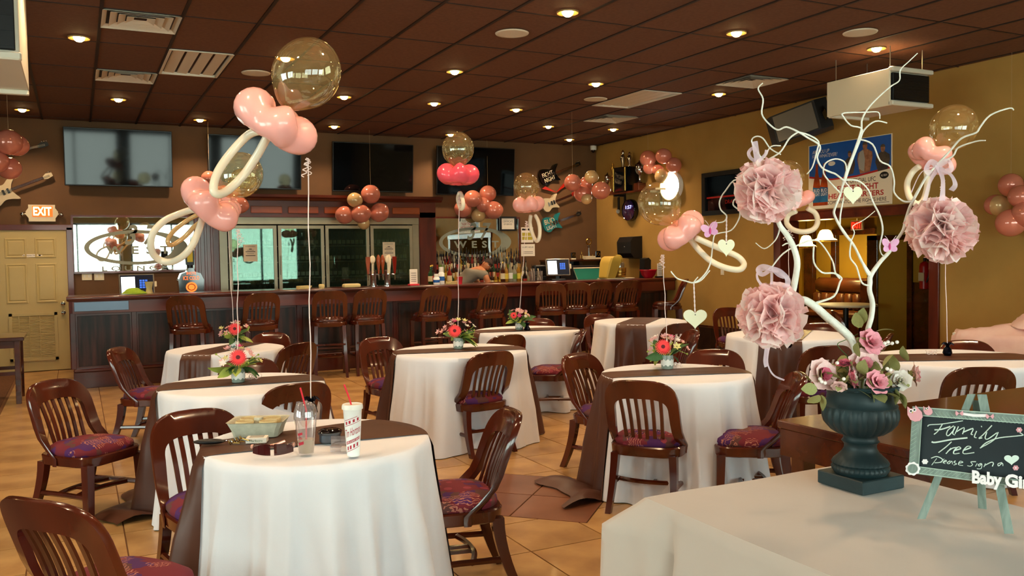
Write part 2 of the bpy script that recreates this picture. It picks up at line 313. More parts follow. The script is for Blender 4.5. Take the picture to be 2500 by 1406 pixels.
# floor with tiles
fl = st(M().b2((LX, RY, -.2), (14.5, WY + .2, -.006)).build('floor', 'grout', None, None))
M().b2((LX, RY, -.006), (-.785, WY, .004)).build('carpet', 'carpet', fl, None)
M().b2((WX + .01, 3.0, -.006), (14.4, 13, .0)).build('inner_floor', 'carpet', fl, None)
DC = (2.61, 4.94); DH = .475; r2 = math.sqrt(.5)
def dco(x, y): return ((x - DC[0]) * r2 + (y - DC[1]) * r2, -(x - DC[0]) * r2 + (y - DC[1]) * r2)
def clip(poly, fn):
    out = []
    for i in range(len(poly)):
        a, b = poly[i], poly[(i + 1) % len(poly)]; fa, fb = fn(a), fn(b)
        if fa >= 0: out.append(a)
        if fa * fb < 0: t = fa / (fa - fb); out.append((a[0] + (b[0] - a[0]) * t, a[1] + (b[1] - a[1]) * t))
    return out
P = .475; g = .004; cells = []
for i in range(-3, 20):
    for j in range(-14, 23):
        x0, y0 = .2 + P * (i) , 4.0 + P * j; x1, y1 = x0 + P, y0 + P
        x0 = max(x0, -.78); x1 = min(x1, WX); y1 = min(y1, WY); y0 = max(y0, RY)
        if x1 - x0 < .05 or y1 - y0 < .05: continue
        u, v, d = PR(((x0 + x1) / 2, (y0 + y1) / 2, 0)) if depth(((x0 + x1) / 2, (y0 + y1) / 2, 0)) > .3 else (-9e9, 0, 99)
        vis = -150 < u < 2650 and v < 1600
        cells.append(((0 if vis else 1), d, x0 + g, y0 + g, x1 - g, y1 - g))
cells.sort(); tilemesh = {}; rest = M()
for n, (nv, d, x0, y0, x1, y1) in enumerate(cells):
    poly = [(x0, y0), (x1, y0), (x1, y1), (x0, y1)]; pieces = []; H = DH * 1.0 + .004
    if min(abs(dco(*p)[0]) for p in poly + [((x0 + x1) / 2, (y0 + y1) / 2)]) < H and abs((x0 + x1) / 2 - DC[0]) < 1.1 and abs((y0 + y1) / 2 - DC[1]) < 1.1:
        rem = poly
        for f_ in (lambda p: dco(*p)[0] - H, lambda p: -H - dco(*p)[0], lambda p: dco(*p)[1] - H, lambda p: -H - dco(*p)[1]):
            a = clip(rem, f_)
            if len(a) > 2: pieces.append(a)
            rem = clip(rem, lambda p: -f_(p))
            if len(rem) < 3: break
    else: pieces = [poly]
    if nv == 0 and n < 300:
        if not pieces: continue
        key = (round(x1 - x0, 3), round(y1 - y0, 3)) if pieces == [poly] else None
        cx, cy = (x0 + x1) / 2, (y0 + y1) / 2
        if key and key in tilemesh: me = tilemesh[key]
        else:
            m = M()
            for q in pieces: m.prism(q, lambda x, y, w_: (x - cx, y - cy, -.01 + w_), .01)
            me = m.me('tile', 'tile')
            if key: tilemesh[key] = me
        inst(me, 'tile', fl, (cx, cy, rnd.uniform(-.0004, .0004)))
    else:
        for q in pieces: rest.prism(q, lambda x, y, w_: (x, y, -.01 + w_), .01)
rest.build('far_tiles', 'tile', fl, None)['kind'] = 'stuff'
dt = M().box((0, 0, -.005), (.465, .465, .01)).me('tile', 'tile_dark')
for a in (-1, 1):
    for b in (-1, 1):
        q = (DC[0] + (a - b) * .2375 * r2, DC[1] + (a + b) * .2375 * r2)
        o = inst(dt, 'tile', fl, (q[0], q[1], 0), (0, 0, PI / 4)); o['label'] = 'dark brown diamond inlay tile'
# ceiling
ce = st(M().b2((LX, RY, CEIL + .02), (WX + .3, WY + .2, 3.75)).build('ceiling', 'ceiling_grid', None, None))
XL = [1.465 + .61 * i for i in range(-11, 13)]; YL = [6.472 + 1.22 * j for j in range(-8, 7)]
holes = {(-2, 1): 'lo', (-1, 2): 'full', (8, 2): 'full', (9, 1): 'lo', (-2, 3): 'lo', (9, 3): 'hi'}
tm = {}
rest = M()
for i in range(-11, 13):
    for j in range(-8, 7):
        x0, x1 = 1.465 + .61 * i, 1.465 + .61 * (i + 1); y0, y1 = 6.472 + 1.22 * j, 6.472 + 1.22 * (j + 1)
        h = holes.get((i, j))
        if h == 'full': continue
        if h == 'lo': y0 = (y0 + y1) / 2
        if h == 'hi': y1 = (y0 + y1) / 2
        x0 = max(x0, LX); x1 = min(x1, WX); y0 = max(y0, RY); y1 = min(y1, WY)
        if x1 - x0 < .03 or y1 - y0 < .03: continue
        c = ((x0 + x1) / 2, (y0 + y1) / 2); sx, sy = x1 - x0 - .02, y1 - y0 - .012
        if i >= -7 and y1 > 2.7:
            k = (round(sx, 3), round(sy, 3))
            if k not in tm: tm[k] = M().box((0, 0, 0), (k[0], k[1], .016), 0, .003).me('ceiling_tile', 'ceiling_brown')
            inst(tm[k], 'ceiling_tile', ce, (c[0], c[1], CEIL + .012))
        else: rest.box((c[0], c[1], CEIL + .012), (sx, sy, .016))
rest.build('far_ceiling_tiles', 'ceiling_brown', ce, None)['kind'] = 'stuff'
for x in XL:
    if LX < x < WX: M().b2((x - .014, RY, CEIL - .004), (x + .014, WY, CEIL + .02)).build('grid_rail', 'ceiling_grid', ce, None)
for y in YL:
    if RY < y < WY: M().b2((LX, y - .007, CEIL + .0), (WX, y + .007, CEIL + .02)).build('grid_rail', 'ceiling_grid', ce, None)
# trims
def trim(n, a, b, mat='trim_wood', ch=.004): return st(M().b2(a, b, ch).build('trim_%d' % n, mat, None, None))
st(M().b2((0.0, WY - .02, 0), (WX, WY, .1)).build('baseboard_back', 'trim_wood', None, None))
# passage casing on the right wall
trim(1, (WX - .03, 9.2, 0), (WX + .33, 9.33, 1.99), 'trim_wood_v'); trim(2, (WX - .03, 6.69, 0), (WX + .33, 6.82, 1.99), 'trim_wood_v'); trim(3, (WX - .035, 6.66, 1.97), (WX + .33, 9.36, 2.08)); trim(4, (WX - .05, 6.64, 2.075), (WX, 9.38, 2.095))
# wainscot of dark tiles along the right wall
for n, (y0, y1) in enumerate(((9.34, WY - .02), (RY + .02, 6.68))):
    ws = st(M().b2((WX - .012, y0, 0), (WX, y1, .375)).build('trim_%d' % (5 + n), 'grout', None, None)); y = y1
    wt = M().box((0, 0, 0), (.008, .296, .352), 0, .002).me('tile', 'wainscot'); k = 0
    while y - .3 > max(y0, 3.0):
        inst(wt, 'tile', ws, (WX - .014, y - .15, .18)); y -= .3
    M().b2((WX - .03, y0, .375), (WX, y1, .395), .003).build('cap_rail', 'dark_wood', ws, None)
# ------------------------------------------------------------- room seen through the passage
IX = 12.9
m = M().b2((IX, 3.0, 0), (IX + .2, 13.2, 3.2)); st(m.build('wall_inner_far', 'inner_wall', None, None))
st(M().b2((WX + .3, 13.0, 0), (IX, 13.2, 3.2)).build('wall_inner_left', 'inner_wall', None, None)); st(M().b2((WX + .3, 3.0, 0), (IX, 3.2, 3.2)).build('wall_inner_right', 'inner_wall', None, None))
st(M().b2((WX + .3, 3.0, 2.75), (IX, 13.2, 2.85)).build('ceiling_inner', 'ceiling_brown', None, None))
def pxbox(name, x, u0, u1, v0, v1, mat, th=.08, z0=None, z1=None, parent=None):
    a = PX(u0, (v0 + v1) / 2, x); b = PX(u1, (v0 + v1) / 2, x); um = (u0 + u1) / 2
    zt = PX(um, v0, x).z if z1 is None else z1; zb = PX(um, v1, x).z if z0 is None else z0
    return M().b2((x, min(a.y, b.y), zb), (x + th, max(a.y, b.y), zt), .004), (x, (a.y + b.y) / 2, (zt + zb) / 2)
QX = 10.9
q, _ = pxbox('', QX, 2140, 2214, 590, 838, 'inner_wall', .1, z0=0, z1=2.75); st(q.build('wall_partition', 'inner_wall', None, None))
q, _ = pxbox('', QX, 2225, 2300, 570, 690, 'inner_wall', .1, z1=2.75); st(q.build('wall_partition_end', 'inner_wall', None, None))
q, _ = pxbox('', QX, 2225, 2300, 690, 838, 'dark_wood', .1, z0=0); st(q.build('trim_7', 'dark_wood', None, None))
q, _ = pxbox('', QX - .03, 2116, 2141, 575, 838, 'trim_wood_v', .16, z0=0); st(q.build('trim_8', 'dark_wood', None, None))
q, _ = pxbox('', QX - .03, 2213, 2226, 575, 838, 'trim_wood_v', .16, z0=0, z1=2.2); st(q.build('trim_9', 'dark_wood', None, None))
q, _ = pxbox('', QX - .03, 2116, 2226, 574, 586, 'trim_wood_v', .16); st(q.build('trim_10', 'dark_wood', None, None))
q, _ = pxbox('', IX - .2, 2030, 2136, 558, 573, 'dark_wood', .15); st(q.build('trim_11', 'dark_wood', None, None))
q, _ = pxbox('', IX - .1, 2028, 2040, 573, 690, 'dark_wood', .1, z0=0); st(q.build('trim_12', 'dark_wood', None, None))
q, _ = pxbox('', IX - .1, 1962, 1984, 560, 690, 'dark_wood', .1, z0=0); st(q.build('trim_13', 'dark_wood', None, None))
# booth
a = PX(1955, 700, 12.0); b = PX(2112, 700, 12.0); zt = PX(2030, 680, 12.0).z
t = thing('booth_bench', (12.2, (a.y + b.y) / 2, 0), 0, 'brown leather booth bench with channelled back seen through the passage', 'booth')
L_ = abs(a.y - b.y)
M().b2((-.35, -L_ / 2, 0), (.3, L_ / 2, .36), .01).build('base', 'dark_wood', t, None)
M().b2((-.4, -L_ / 2 + .02, .36), (.1, L_ / 2 - .02, .47), .03).build('seat', 'booth_leather', t, None)
M().b2((.08, -L_ / 2 + .02, zt - .27), (.3, L_ / 2 - .02, zt), .06).build('headrest', 'booth_leather', t, 50)
n = 8
cm = M().box((0, 0, 0), (.13, L_ / n - .01, zt - .27 - .47), 0, .03).me('back_channel', 'booth_leather', 50)
for k in range(n): inst(cm, 'back_channel', t, (.14, -L_ / 2 + L_ / n * (k + .5), (zt - .27 + .47) / 2))
q, _ = pxbox('', 11.75, 2100, 2118, 685, 830, 'dark_wood', .7, z0=0); tag(q.build('booth_end_panel', 'dark_wood', None, None), 'dark wooden end panel of the booth beyond the passage', 'panel')
# pendant lamps
for k, (u, v, x, sc, lb) in enumerate(((1968, 603, 11.2, .8, 'left glowing pendant lamp over the booth through the passage'), (2015, 588, 11.9, 1.0, 'right glowing pendant lamp over the booth through the passage'))):
    p = PX(u, v, x); t = thing('pendant_lamp', p, 0, lb, 'lamp', 'pendant lamps over the booth')
    M().lathe([(.17 * sc + .02, 0), (.18 * sc + .02, .02), (.14 * sc, .05), (.125 * sc, .11), (.09 * sc, .18), (.05 * sc, .2), (.02, .2)], 20, cap=False).build('shade', 'lamp_shade', t, 60)
    M().lathe([(.185 * sc + .025, -.012), (.19 * sc + .025, 0), (.185 * sc + .025, .012), (.175 * sc + .02, 0)], 20, cap=False).build('shade_rim', 'brass', t, 60)
    M().cyl((0, 0, .2), (0, 0, 2.75 - p.z), .008, n=6).build('stem', 'brass', t)
    l = bpy.data.lights.new('bulb_light', 'POINT'); l.energy = 28; l.color = (1, .72, .3); l.shadow_soft_size = .08; o = bpy.data.objects.new('bulb_light', l); C.objects.link(o); o.parent = t; o.location = (0, 0, -.06)
# inner exit sign
p = PX(2093, 550, 12.6); t = thing('exit_sign', p, 0, 'small glowing red exit sign above the booth room', 'exit sign')
M().box((0, 0, 0), (.05, .26, .17), 0, .005).build('housing', 'white_plastic', t, None)
M().box((-.027, 0, 0), (.004, .24, .15)).build('face', 'label_red', t, None)
m = M(); addtext(m, 'EXIT', lambda x, y: (-.031, -x, y), w=.21, h=.11, x=-.105, y=-.055, bold=.03); m.build('lettering', 'exit_red', t, None)
M().b2((-.01, -.01, .08), (.01, .01, 2.75 - p.z)).build('stem', 'white_plastic', t, None)
# extinguisher
p = PX(2256, 672, QX - .1); t = thing('fire_extinguisher', (QX - .09, p.y, p.z - .2), 0, 'red fire extinguisher hanging on the yellow wall through the passage', 'extinguisher')
M().lathe([(.05, 0), (.07, .01), (.07, .32), (.06, .37), (.02, .4)], 16).build('cylinder', 'extinguisher', t, 50)
M().lathe([(.02, .4), (.02, .44), (.012, .46)], 10).build('valve', 'metal_black', t); M().tube(spline([(0, -.03, .43), (-.02, -.1, .38), (-.03, -.09, .2), (-.04, -.06, .1)]), .01, 6).build('hose', 'metal_black', t)
M().b2((-.075, -.045, .12), (-.068, .045, .24), .002).build('paper_label', 'label_cream', t, None)
# round side table beyond the passage
p = PX(2065, 757, 10.2); t = thing('side_table', (10.2, p.y, 0), 0, 'round pale topped pedestal table beyond the passage', 'table')
M().lathe([(.44, .72), (.45, .735), (.44, .75)], 28).build('tabletop', 'cream', t); M().lathe([(.25, 0), (.24, .03), (.04, .06), (.04, .72)], 16).build('pedestal', 'metal_black', t, 50)
# outlets on the right wall
for u, v, lb in ((1764, 662, 'cream wall outlet plate to the right of the bar on the gold wall'),):
    p = PX(u, v, WX); t = thing('outlet_plate', p, 0, lb, 'outlet'); M().box((-.004, 0, 0), (.008, .075, .115), 0, .002).build('plate', 'cream', t, None); M().box((-.009, 0, 0), (.004, .03, .07)).build('socket', 'white_plastic', t, None)

# ============================================================= ceiling fixtures
DL = [(193, 92), (38, 222), (54, 267), (289, 242), (488, 292), (840, 236), (816, 308), (1060, 252), (1260, 267), (1110, 174), (1386, 30), (1455, 204), (1798, 80), (1755, 229), (2140, 118), (1339, 308), (1390, 340), (1497, 315), (1100, 328), (697, 142)]
extra = [(1.95, 6.2), (.1, 6.1), (-1.8, 8.8), (-1.8, 5.5), (1.9, 3.6), (3.7, 3.6), (5.5, 3.6), (7.3, 3.6), (.1, 3.4), (-1.8, 2.5)]
dp = [PZ(u, v, CEIL) for u, v in DL] + [Vector((x, y, CEIL)) for x, y in extra]
SPOT = bpy.data.lights.new('downlight_bulb', 'SPOT'); SPOT.energy = 105; SPOT.color = (1, .69, .41); SPOT.spot_size = math.radians(130); SPOT.spot_blend = .6; SPOT.shadow_soft_size = .06
r_me = M().lathe([(.05, .006), (.075, -.004), (.09, -.01), (.095, -.004), (.095, .002)], 24, cap=False).me('trim_ring', 'trim_ring', 60)
b_me = M().lathe([(.004, -.038), (.025, -.034), (.042, -.02), (.05, .002)], 20, cap=False).me('lens', 'downlight', 60)
names = ['near the air diffuser at upper left', 'at far left, the nearer of a pair', 'at far left, the farther of a pair', 'beyond the louvred diffuser', 'above the second television', 'in the bar row, above the tall balloon', 'above the third television', 'left of the middle of the bar row', 'right of the middle of the bar row', 'at the middle of the ceiling, by the bright balloon', 'nearest, at the top edge of view', 'beside the small round speaker', 'at upper right, between two speakers', 'beyond the square vent on the right', 'over the white air cleaner', 'above the red guitar', 'closest to the back right corner', 'by the right wall over the trophies', 'directly behind the hot pink balloon', 'seen through the large clear balloon']
for k, p in enumerate(dp):
    lb = 'lit recessed downlight ' + names[k] if k < len(names) else 'lit recessed downlight over the near part of the room'
    t = thing('downlight', p, 0, lb, 'downlight', 'recessed ceiling downlights' if k < len(names) else 'downlights over the near part of the room')
    inst(r_me, 'trim_ring', t); inst(b_me, 'lens', t)
    o = bpy.data.objects.new('downlight_bulb', SPOT); C.objects.link(o); o.parent = t; o.location = (0, 0, -.03)
for (u, v), lb in (((625, 177), 'round white ceiling speaker behind the large clear balloon'), ((1250, 80), 'round white ceiling speaker near the middle top of view'), ((1454, 241), 'small round white ceiling speaker beside the right troffer light'), ((2100, 78), 'round white ceiling speaker at upper right')):
    t = thing('ceiling_speaker', PZ(u, v, CEIL), 0, lb, 'speaker', 'round ceiling speakers')
    M().lathe([(.145, 0), (.155, -.004), (.15, -.012), (.135, -.014)], 32, cap=False).build('rim', 'white_paint', t, 60); M().lathe([(.001, -.016), (.137, -.012)], 32).build('grille', 'white_paint', t, 60)
def troffer(x0, y0, lb):
    t = thing('ceiling_troffer', (x0 + .305, y0 + .61, CEIL), 0, lb, 'ceiling light'); m = M()
    for a, b in (((-.3, -.6, -.01), (-.275, .6, .09)), ((.275, -.6, -.01), (.3, .6, .09)), ((-.275, -.6, -.01), (.275, -.575, .09)), ((-.275, .575, -.01), (.275, .6, .09))): m.b2(a, b)
    m.build('frame', 'white_paint', t, None); M().b2((-.275, -.575, .03), (.275, .575, .04)).build('reflector', 'white_paint', t, None)
    fin = M().prism([(-.065, .03), (.065, .03), (.045, .006), (-.045, .012)], lambda x, z, w_: (x, -.575 + w_, z), 1.15).me('fin', 'white_paint')
    for k in range(4): inst(fin, 'fin', t, (-.2 + .133 * k, 0, 0))
troffer(.855, 8.912, 'unlit louvred ceiling troffer left of the large clear balloon'); troffer(6.345, 8.912, 'unlit ceiling troffer at right beside the small speaker')
def vent(x0, y0, lb):
    t = thing('air_diffuser', (x0 + .305, y0 + .305, CEIL), 0, lb, 'vent')
    def ring(a, b, z0, z1):
        m = M(); v = [[(-q, -q, z), (q, -q, z), (q, q, z), (-q, q, z)] for q, z in ((a, z0), (b, z1), (b - .006, z1 + .006), (a - .006, z0 + .006))]; return m.rings(v, closed=True)
    ring(.3, .25, -.012, .03).build('outer_frame', 'white_paint', t, None)
    for k in range(3): ring(.24 - .065 * k, .18 - .065 * k, -.008 + .004 * k, .02).build('louver', 'white_paint', t, None)
    M().b2((-.29, -.29, .04), (.29, .29, .05)).build('duct_plate', 'white_paint', t, None); M().b2((-.05, -.05, .03), (.05, .05, .039)).build('duct_opening', 'metal_black', t, None)
vent(.245, 7.69, 'large square air diffuser at upper left'); vent(.245, 10.13, 'square air diffuser farther back on the left'); vent(6.955, 7.69, 'square air diffuser above the right speaker'); vent(6.955, 10.74, 'small square air diffuser near the back right corner')
# air cleaners hung below the ceiling
def cleaner(u0, v0, u1, v1, y, lb, w2):   # front panel faces -y .. box axes follow the room
    a = PY(u0, v0, y); b = PY(u1, v1, y)
def cleaner_box(x0, x1, y0, y1, z0, z1, lb):
    t = thing('air_cleaner', ((x0 + x1) / 2, (y0 + y1) / 2, z0), 0, lb, 'air cleaner'); X, Y, Z = (x1 - x0) / 2, (y1 - y0) / 2, z1 - z0
    M().b2((-X, -Y + .03, 0), (X, Y, Z), .006).build('cabinet', 'white_paint', t, None)
    M().b2((-X - .02, -Y + .01, -.02), (-X, Y, Z + .01), .004).build('side_panel', 'cream', t, None)
    M().b2((-X + .02, -Y, .04), (X - .02, -Y + .03, Z - .03), .004).build('grille', 'metal_black', t, None)
    for k in range(8): M().b2((-X + .03, -Y - .006, .06 + k * (Z - .12) / 8), (X - .03, -Y, .066 + k * (Z - .12) / 8)).build('grille_bar', 'black_plastic', t, None)
    for z in (-.02, Z - .02): M().b2((-X - .02, -Y - .03, z), (X + .01, -Y + .03, z + .045), .008).build('edge_rail', 'white_paint', t, None)
    M().b2((-X, Y - .05, -.03), (X, Y, 0), .004).build('edge_rail', 'white_paint', t, None)
    for x in (-X + .05, X - .05):
        for yy in (-Y + .06, Y - .06): M().cyl((x, yy, Z), (x, yy, CEIL - z0), .005, n=6).build('hanging_rod', 'steel', t)
# right unit: big pale side panel faces the room (-x), dark grille faces the photographer (-y)
g0 = PD(2177, 165, 1); A = ray(2177, 190); tt = 7.9 / A.y if 0 else None
YC = 6.0
c0 = PY(2177, 252, YC); c1 = PY(2272, 262, YC)
cleaner_box(c0.x, c1.x, YC, PX(2022, 240, c0.x).y, c0.z, PY(2177, 168, YC).z, 'hanging air cleaner with pale side panel and dark grille by the right wall')
c0 = PY(-60, 130, 5.6); c1 = PY(48, 140, 5.6)
cleaner_box(c1.x - .6, c1.x, 5.6, 6.7, c1.z, CEIL - .08, 'hanging white air cleaner cut off at the upper left corner')
# ============================================================= back wall
def bp(u, v, off=0.0): return PY(u, v, WY - off)
# door with casing
d = st(thing('door_1', (0, 0, 0))); DX0, DX1, DZ = -1.02, -.115, 2.01
M().b2((DX0, WY - .035, .01), (DX1, WY - .0, DZ), .002).build('door_leaf', 'door_paint', d, None)
for zz0, zz1 in ((1.62, 1.9), (.98, 1.54)):
    for a in (0, 1):
        x0 = DX0 + .13 + a * .37
        m = M(); o_ = [(x0, zz0), (x0 + .27, zz0), (x0 + .27, zz1), (x0, zz1)]
        def q(e, y): return [(x0 + e, y, zz0 + e), (x0 + .27 - e, y, zz0 + e), (x0 + .27 - e, y, zz1 - e), (x0 + e, y, zz1 - e)]
        m.rings([q(0, WY - .034), q(.004, WY - .042), q(.02, WY - .044), q(.03, WY - .037), q(.05, WY - .043)], False, True); m.build('door_panel', 'door_paint', d, None)
lv = M(); x0, x1, z0, z1 = DX0 + .15, DX1 - .15, .16, .84
for a, b in (((x0, z0), (x0 + .04, z1)), ((x1 - .04, z0), (x1, z1)), ((x0, z0), (x1, z0 + .04)), ((x0, z1 - .04), (x1, z1))): lv.b2((a[0], WY - .055, a[1]), (b[0], WY - .033, b[1]))
louv = lv.build('louver_grille', 'door_paint', d, None)
sl = M().add([(x0 + .04, -.052, 0), (x1 - .04, -.052, 0), (x1 - .04, -.036, .016), (x0 + .04, -.036, .016), (x0 + .04, -.05, -.003), (x1 - .04, -.05, -.003), (x1 - .04, -.034, .013), (x0 + .04, -.034, .013)], [(0, 1, 2, 3), (7, 6, 5, 4), (0, 4, 5, 1), (3, 2, 6, 7), (0, 3, 7, 4), (1, 5, 6, 2)]).me('slat', 'door_paint')
for k in range(30): inst(sl, 'slat', louv, (0, WY, z0 + .045 + k * .0198))
for k in range(3): M().b2((x0 + .12 + .13 * k, WY - .056, z0 + .03), (x0 + .128 + .13 * k, WY - .05, z1 - .03)).build('grille_rib', 'door_paint', louv, None)
for z, nm in ((.96, 'deadbolt'), (.83, 'door_knob')):
    M().lathe([(.03, 0), (.03, .008), (.012, .012), (.012, .035), (.028, .045), (.028, .06), (.015, .068)], 16).build(nm, 'chrome', d, 50, None).matrix_basis = Matrix.Translation((DX1 - .07, WY - .035, z)) @ Matrix.Rotation(PI / 2, 4, 'X')
p = bp(78, 624); m = M(); m.b2((p.x - .12, WY - .04, p.z - .02), (p.x + .13, WY - .035, p.z + .022)); s_ = m.build('door_sign', 'paper_white', d, None)
m = M(); addtext(m, 'Employees Only', lambda x, y: (x, WY - .041, y), w=.17, x=p.x - .11, y=p.z - .01); m.b2((p.x + .085, WY - .0412, p.z - .012), (p.x + .11, WY - .0402, p.z + .012)); m.build('lettering', 'ink', s_, None)
trim(14, (DX1, WY - .05, 0), (DX1 + .08, WY, DZ + .04), 'trim_wood_v'); trim(15, (DX0 - .08, WY - .05, DZ), (DX1 + .09, WY, DZ + .08)); trim(16, (DX0 - .09, WY - .05, 0), (DX0, WY, DZ), 'trim_wood_v')
# exit sign with emergency heads
a, b = bp(69, 500), bp(136, 541); cx, cz = (a.x + b.x) / 2, (a.z + b.z) / 2; W_, H_ = (b.x - a.x), a.z - b.z
t = thing('exit_sign', (cx, WY, cz), 0, 'lit EXIT sign with two emergency lamp heads over the cream door', 'exit sign')
oc = [(-.5, -.5), (.5, -.5), (.5, -.3), (.6, -.1), (.6, .1), (.5, .3), (.5, .5), (-.5, .5), (-.5, .3), (-.6, .1), (-.6, -.1), (-.5, -.3)]
M().prism([(x * W_, y * H_) for x, y in oc], lambda x, y, w_: (x, -w_, y), .06).build('housing', 'cream', t, None)
M().b2((-.36 * W_, -.064, -.22 * H_), (.4 * W_, -.06, .42 * H_)).build('face', 'exit_face', t, None)
m = M(); addtext(m, 'EXIT', lambda x, y: (x, -.068, y), w=.68 * W_, h=.52 * H_, x=-.32 * W_, y=-.15 * H_, bold=.03); m.build('lettering', 'exit_letter', t, None)
for s in (-1, 1):
    M().ell((s * .72 * W_, -.05, -.02), (.032, .028, .032), 14, 8).build('lamp_head', 'chrome', t); M().cyl((s * .58 * W_, -.03, -.01), (s * .7 * W_, -.04, -.02), .012, n=8).build('arm', 'cream', t)
# televisions
for k, (tl, br, lb) in enumerate((((153, 309), (422, 457), 'wide flat television nearest the door, reflecting blue window light'), ((504, 327), (735, 463), 'flat television hanging behind the large cream balloon loop'), ((808, 345), (1007, 470), 'dark flat television left of the hot pink balloon'), ((1062, 355), (1253, 478), 'dark flat television behind the hot pink balloon, farthest right'))):
    a, b = bp(*tl, .09), bp(*br, .09); t = thing('television', ((a.x + b.x) / 2, WY, (a.z + b.z) / 2), 0, lb, 'television', 'televisions on the back wall'); X, Z = abs(b.x - a.x) / 2, (a.z - b.z) / 2
    t.rotation_euler = (math.radians(5), 0, 0); t.location.y -= .06
    M().b2((-X, -.095, -Z), (X, -.05, Z), .006).build('bezel', 'black_plastic', t, None)
    M().b2((-X + .014, -.0975, -Z + .02), (X - .014, -.094, Z - .014)).build('screen', 'screen', t, None)
    M().b2((-.2, -.05, -.15), (.2, .03, .05), .004).build('wall_bracket', 'metal_black', t, None)
# left mirror with etched logo
def logo(m_, x0, z0, W, H, y, partial=False):
    f3 = lambda x, z: (x, y, z); cx, cz = x0 + W / 2, z0 + H / 2; n = 48
    def ring(rx, rz, t, ox=0, oz=0):
        o_ = [(cx + ox + rx * math.cos(a), y, cz + oz + rz * math.sin(a)) for a in [2 * PI * k / n for k in range(n)]]; i_ = [(cx + ox + (rx - t * 1.6 * (1.0 + .5 * math.cos(a)) ) * math.cos(a), y, cz + oz + (rz - t * .55) * math.sin(a)) for a in [2 * PI * k / n for k in range(n)]]
        m_.add(o_ + i_, [(k, (k + 1) % n, n + (k + 1) % n, n + k) for k in range(n)])
    ring(W * .5, H * .36, .085)
    addtext(m_, 'WEST', f3, w=W * .62, h=H * .17, x=cx - W * .30, y=cz - H * .14, space=1.9, bold=.03)
    addtext(m_, '3 7', f3, w=W * .34, h=H * .42, x=cx - W * .12, y=cz + H * .05, shear=.35, bold=.02)
    addtext(m_, 'LOUNGE', f3, w=W * .62, h=H * .1, x=cx - W * .34, y=cz - H * .48, space=1.6, bold=.02)
def mirror(u0, v0, u1, v1, lb, lg):
    a, b = bp(u0, v0), bp(u1, v1); t = thing('wall_mirror', (0, 0, 0), 0, lb, 'mirror', None)
    M().b2((a.x, WY - .012, b.z), (b.x, WY - .001, a.z)).build('mirror_glass', 'mirror', t, None)
    m = M()
    for q in (((a.x - .03, b.z - .03), (a.x, a.z + .03)), ((b.x, b.z - .03), (b.x + .03, a.z + .03)), ((a.x, a.z), (b.x, a.z + .03)), ((a.x, b.z - .03), (b.x, b.z))): m.b2((q[0][0], WY - .025, q[0][1]), (q[1][0], WY, q[1][1]))
    m.build('frame', 'trim_wood', t, None); m = M(); c = bp(*lg[:2]); e = bp(*lg[2:]); logo(m, c.x, e.z, e.x - c.x, c.z - e.z, WY - .0135); o = m.build('etched_lettering', 'etched', t, None); o['label'] = 'grey etched oval logo and lettering'
mirror(178, 530, 487, 657, 'long wall mirror with etched oval logo beside the cream door', (203, 545, 460, 660))
mirror(1049, 533, 1266, 648, 'back-bar mirror with etched oval logo above the liquor bottles', (1070, 540, 1248, 640))
# cooler cabinet with wood surround
a, b = bp(527, 533), bp(1012, 720); CX0, CX1 = a.x, b.x; CZ1 = 2.2
cdv = .25   # face stands this far off the wall
sur = st(thing('trim_17', (0, 0, 0)))
M().b2((CX0 - .36, WY - .3, 0), (CX0, WY, 2.3), .01).build('pilaster', 'trim_wood_v', sur, None)
M().b2((CX1, WY - .3, 0), (CX1 + .3, WY, 2.3), .01).build('pilaster', 'trim_wood_v', sur, None)
for k in range(3): M().b2((CX0 - .31 + .09 * k, WY - .31, 0), (CX0 - .27 + .09 * k, WY - .29, 2.22), .006).build('flute', 'trim_wood_v', sur, None)
M().b2((CX0 - .36, WY - .3, 2.2), (CX1 + .3, WY, 2.46), .004).build('header', 'trim_wood', sur, None)
for k in range(6): x0 = CX0 - .2 + k * (CX1 - CX0 + .2) / 6; M().b2((x0 + .1, WY - .312, 2.26), (x0 + .58, WY - .3, 2.37), .008).build('header_panel', 'trim_light', sur, None)
M().prism([(0, 0), (.02, 0), (.05, .03), (.09, .05), (.1, .09), (0, .09)], lambda x, z, w_: (CX0 - .46 + w_, WY - .3 - x, 2.46 + z), CX1 - CX0 + .86).build('cornice', 'trim_wood', sur, None)
t = thing('beer_cooler', (0, 0, 0), 0, 'four-door glass-front beer cooler built into the wooden surround', 'cooler')
Y0 = WY - .28
M().b2((CX0, WY - .02, .9), (CX1, WY - .002, 2.2)).build('back_panel', 'cooler_dark', t, None)
for q in (((CX0, 2.09), (CX1, 2.2)), ((CX0, .86), (CX0 + .12, 2.09)), ((CX1 - .12, .86), (CX1, 2.09)), ((CX0 + .12, .86), (CX1 - .12, .93))): M().b2((q[0][0], Y0, q[0][1]), (q[1][0], WY - .02, q[1][1]), .004).build('frame', 'alu', t, None)
n = 4; dw = (CX1 - CX0 - .24) / n; doors = []
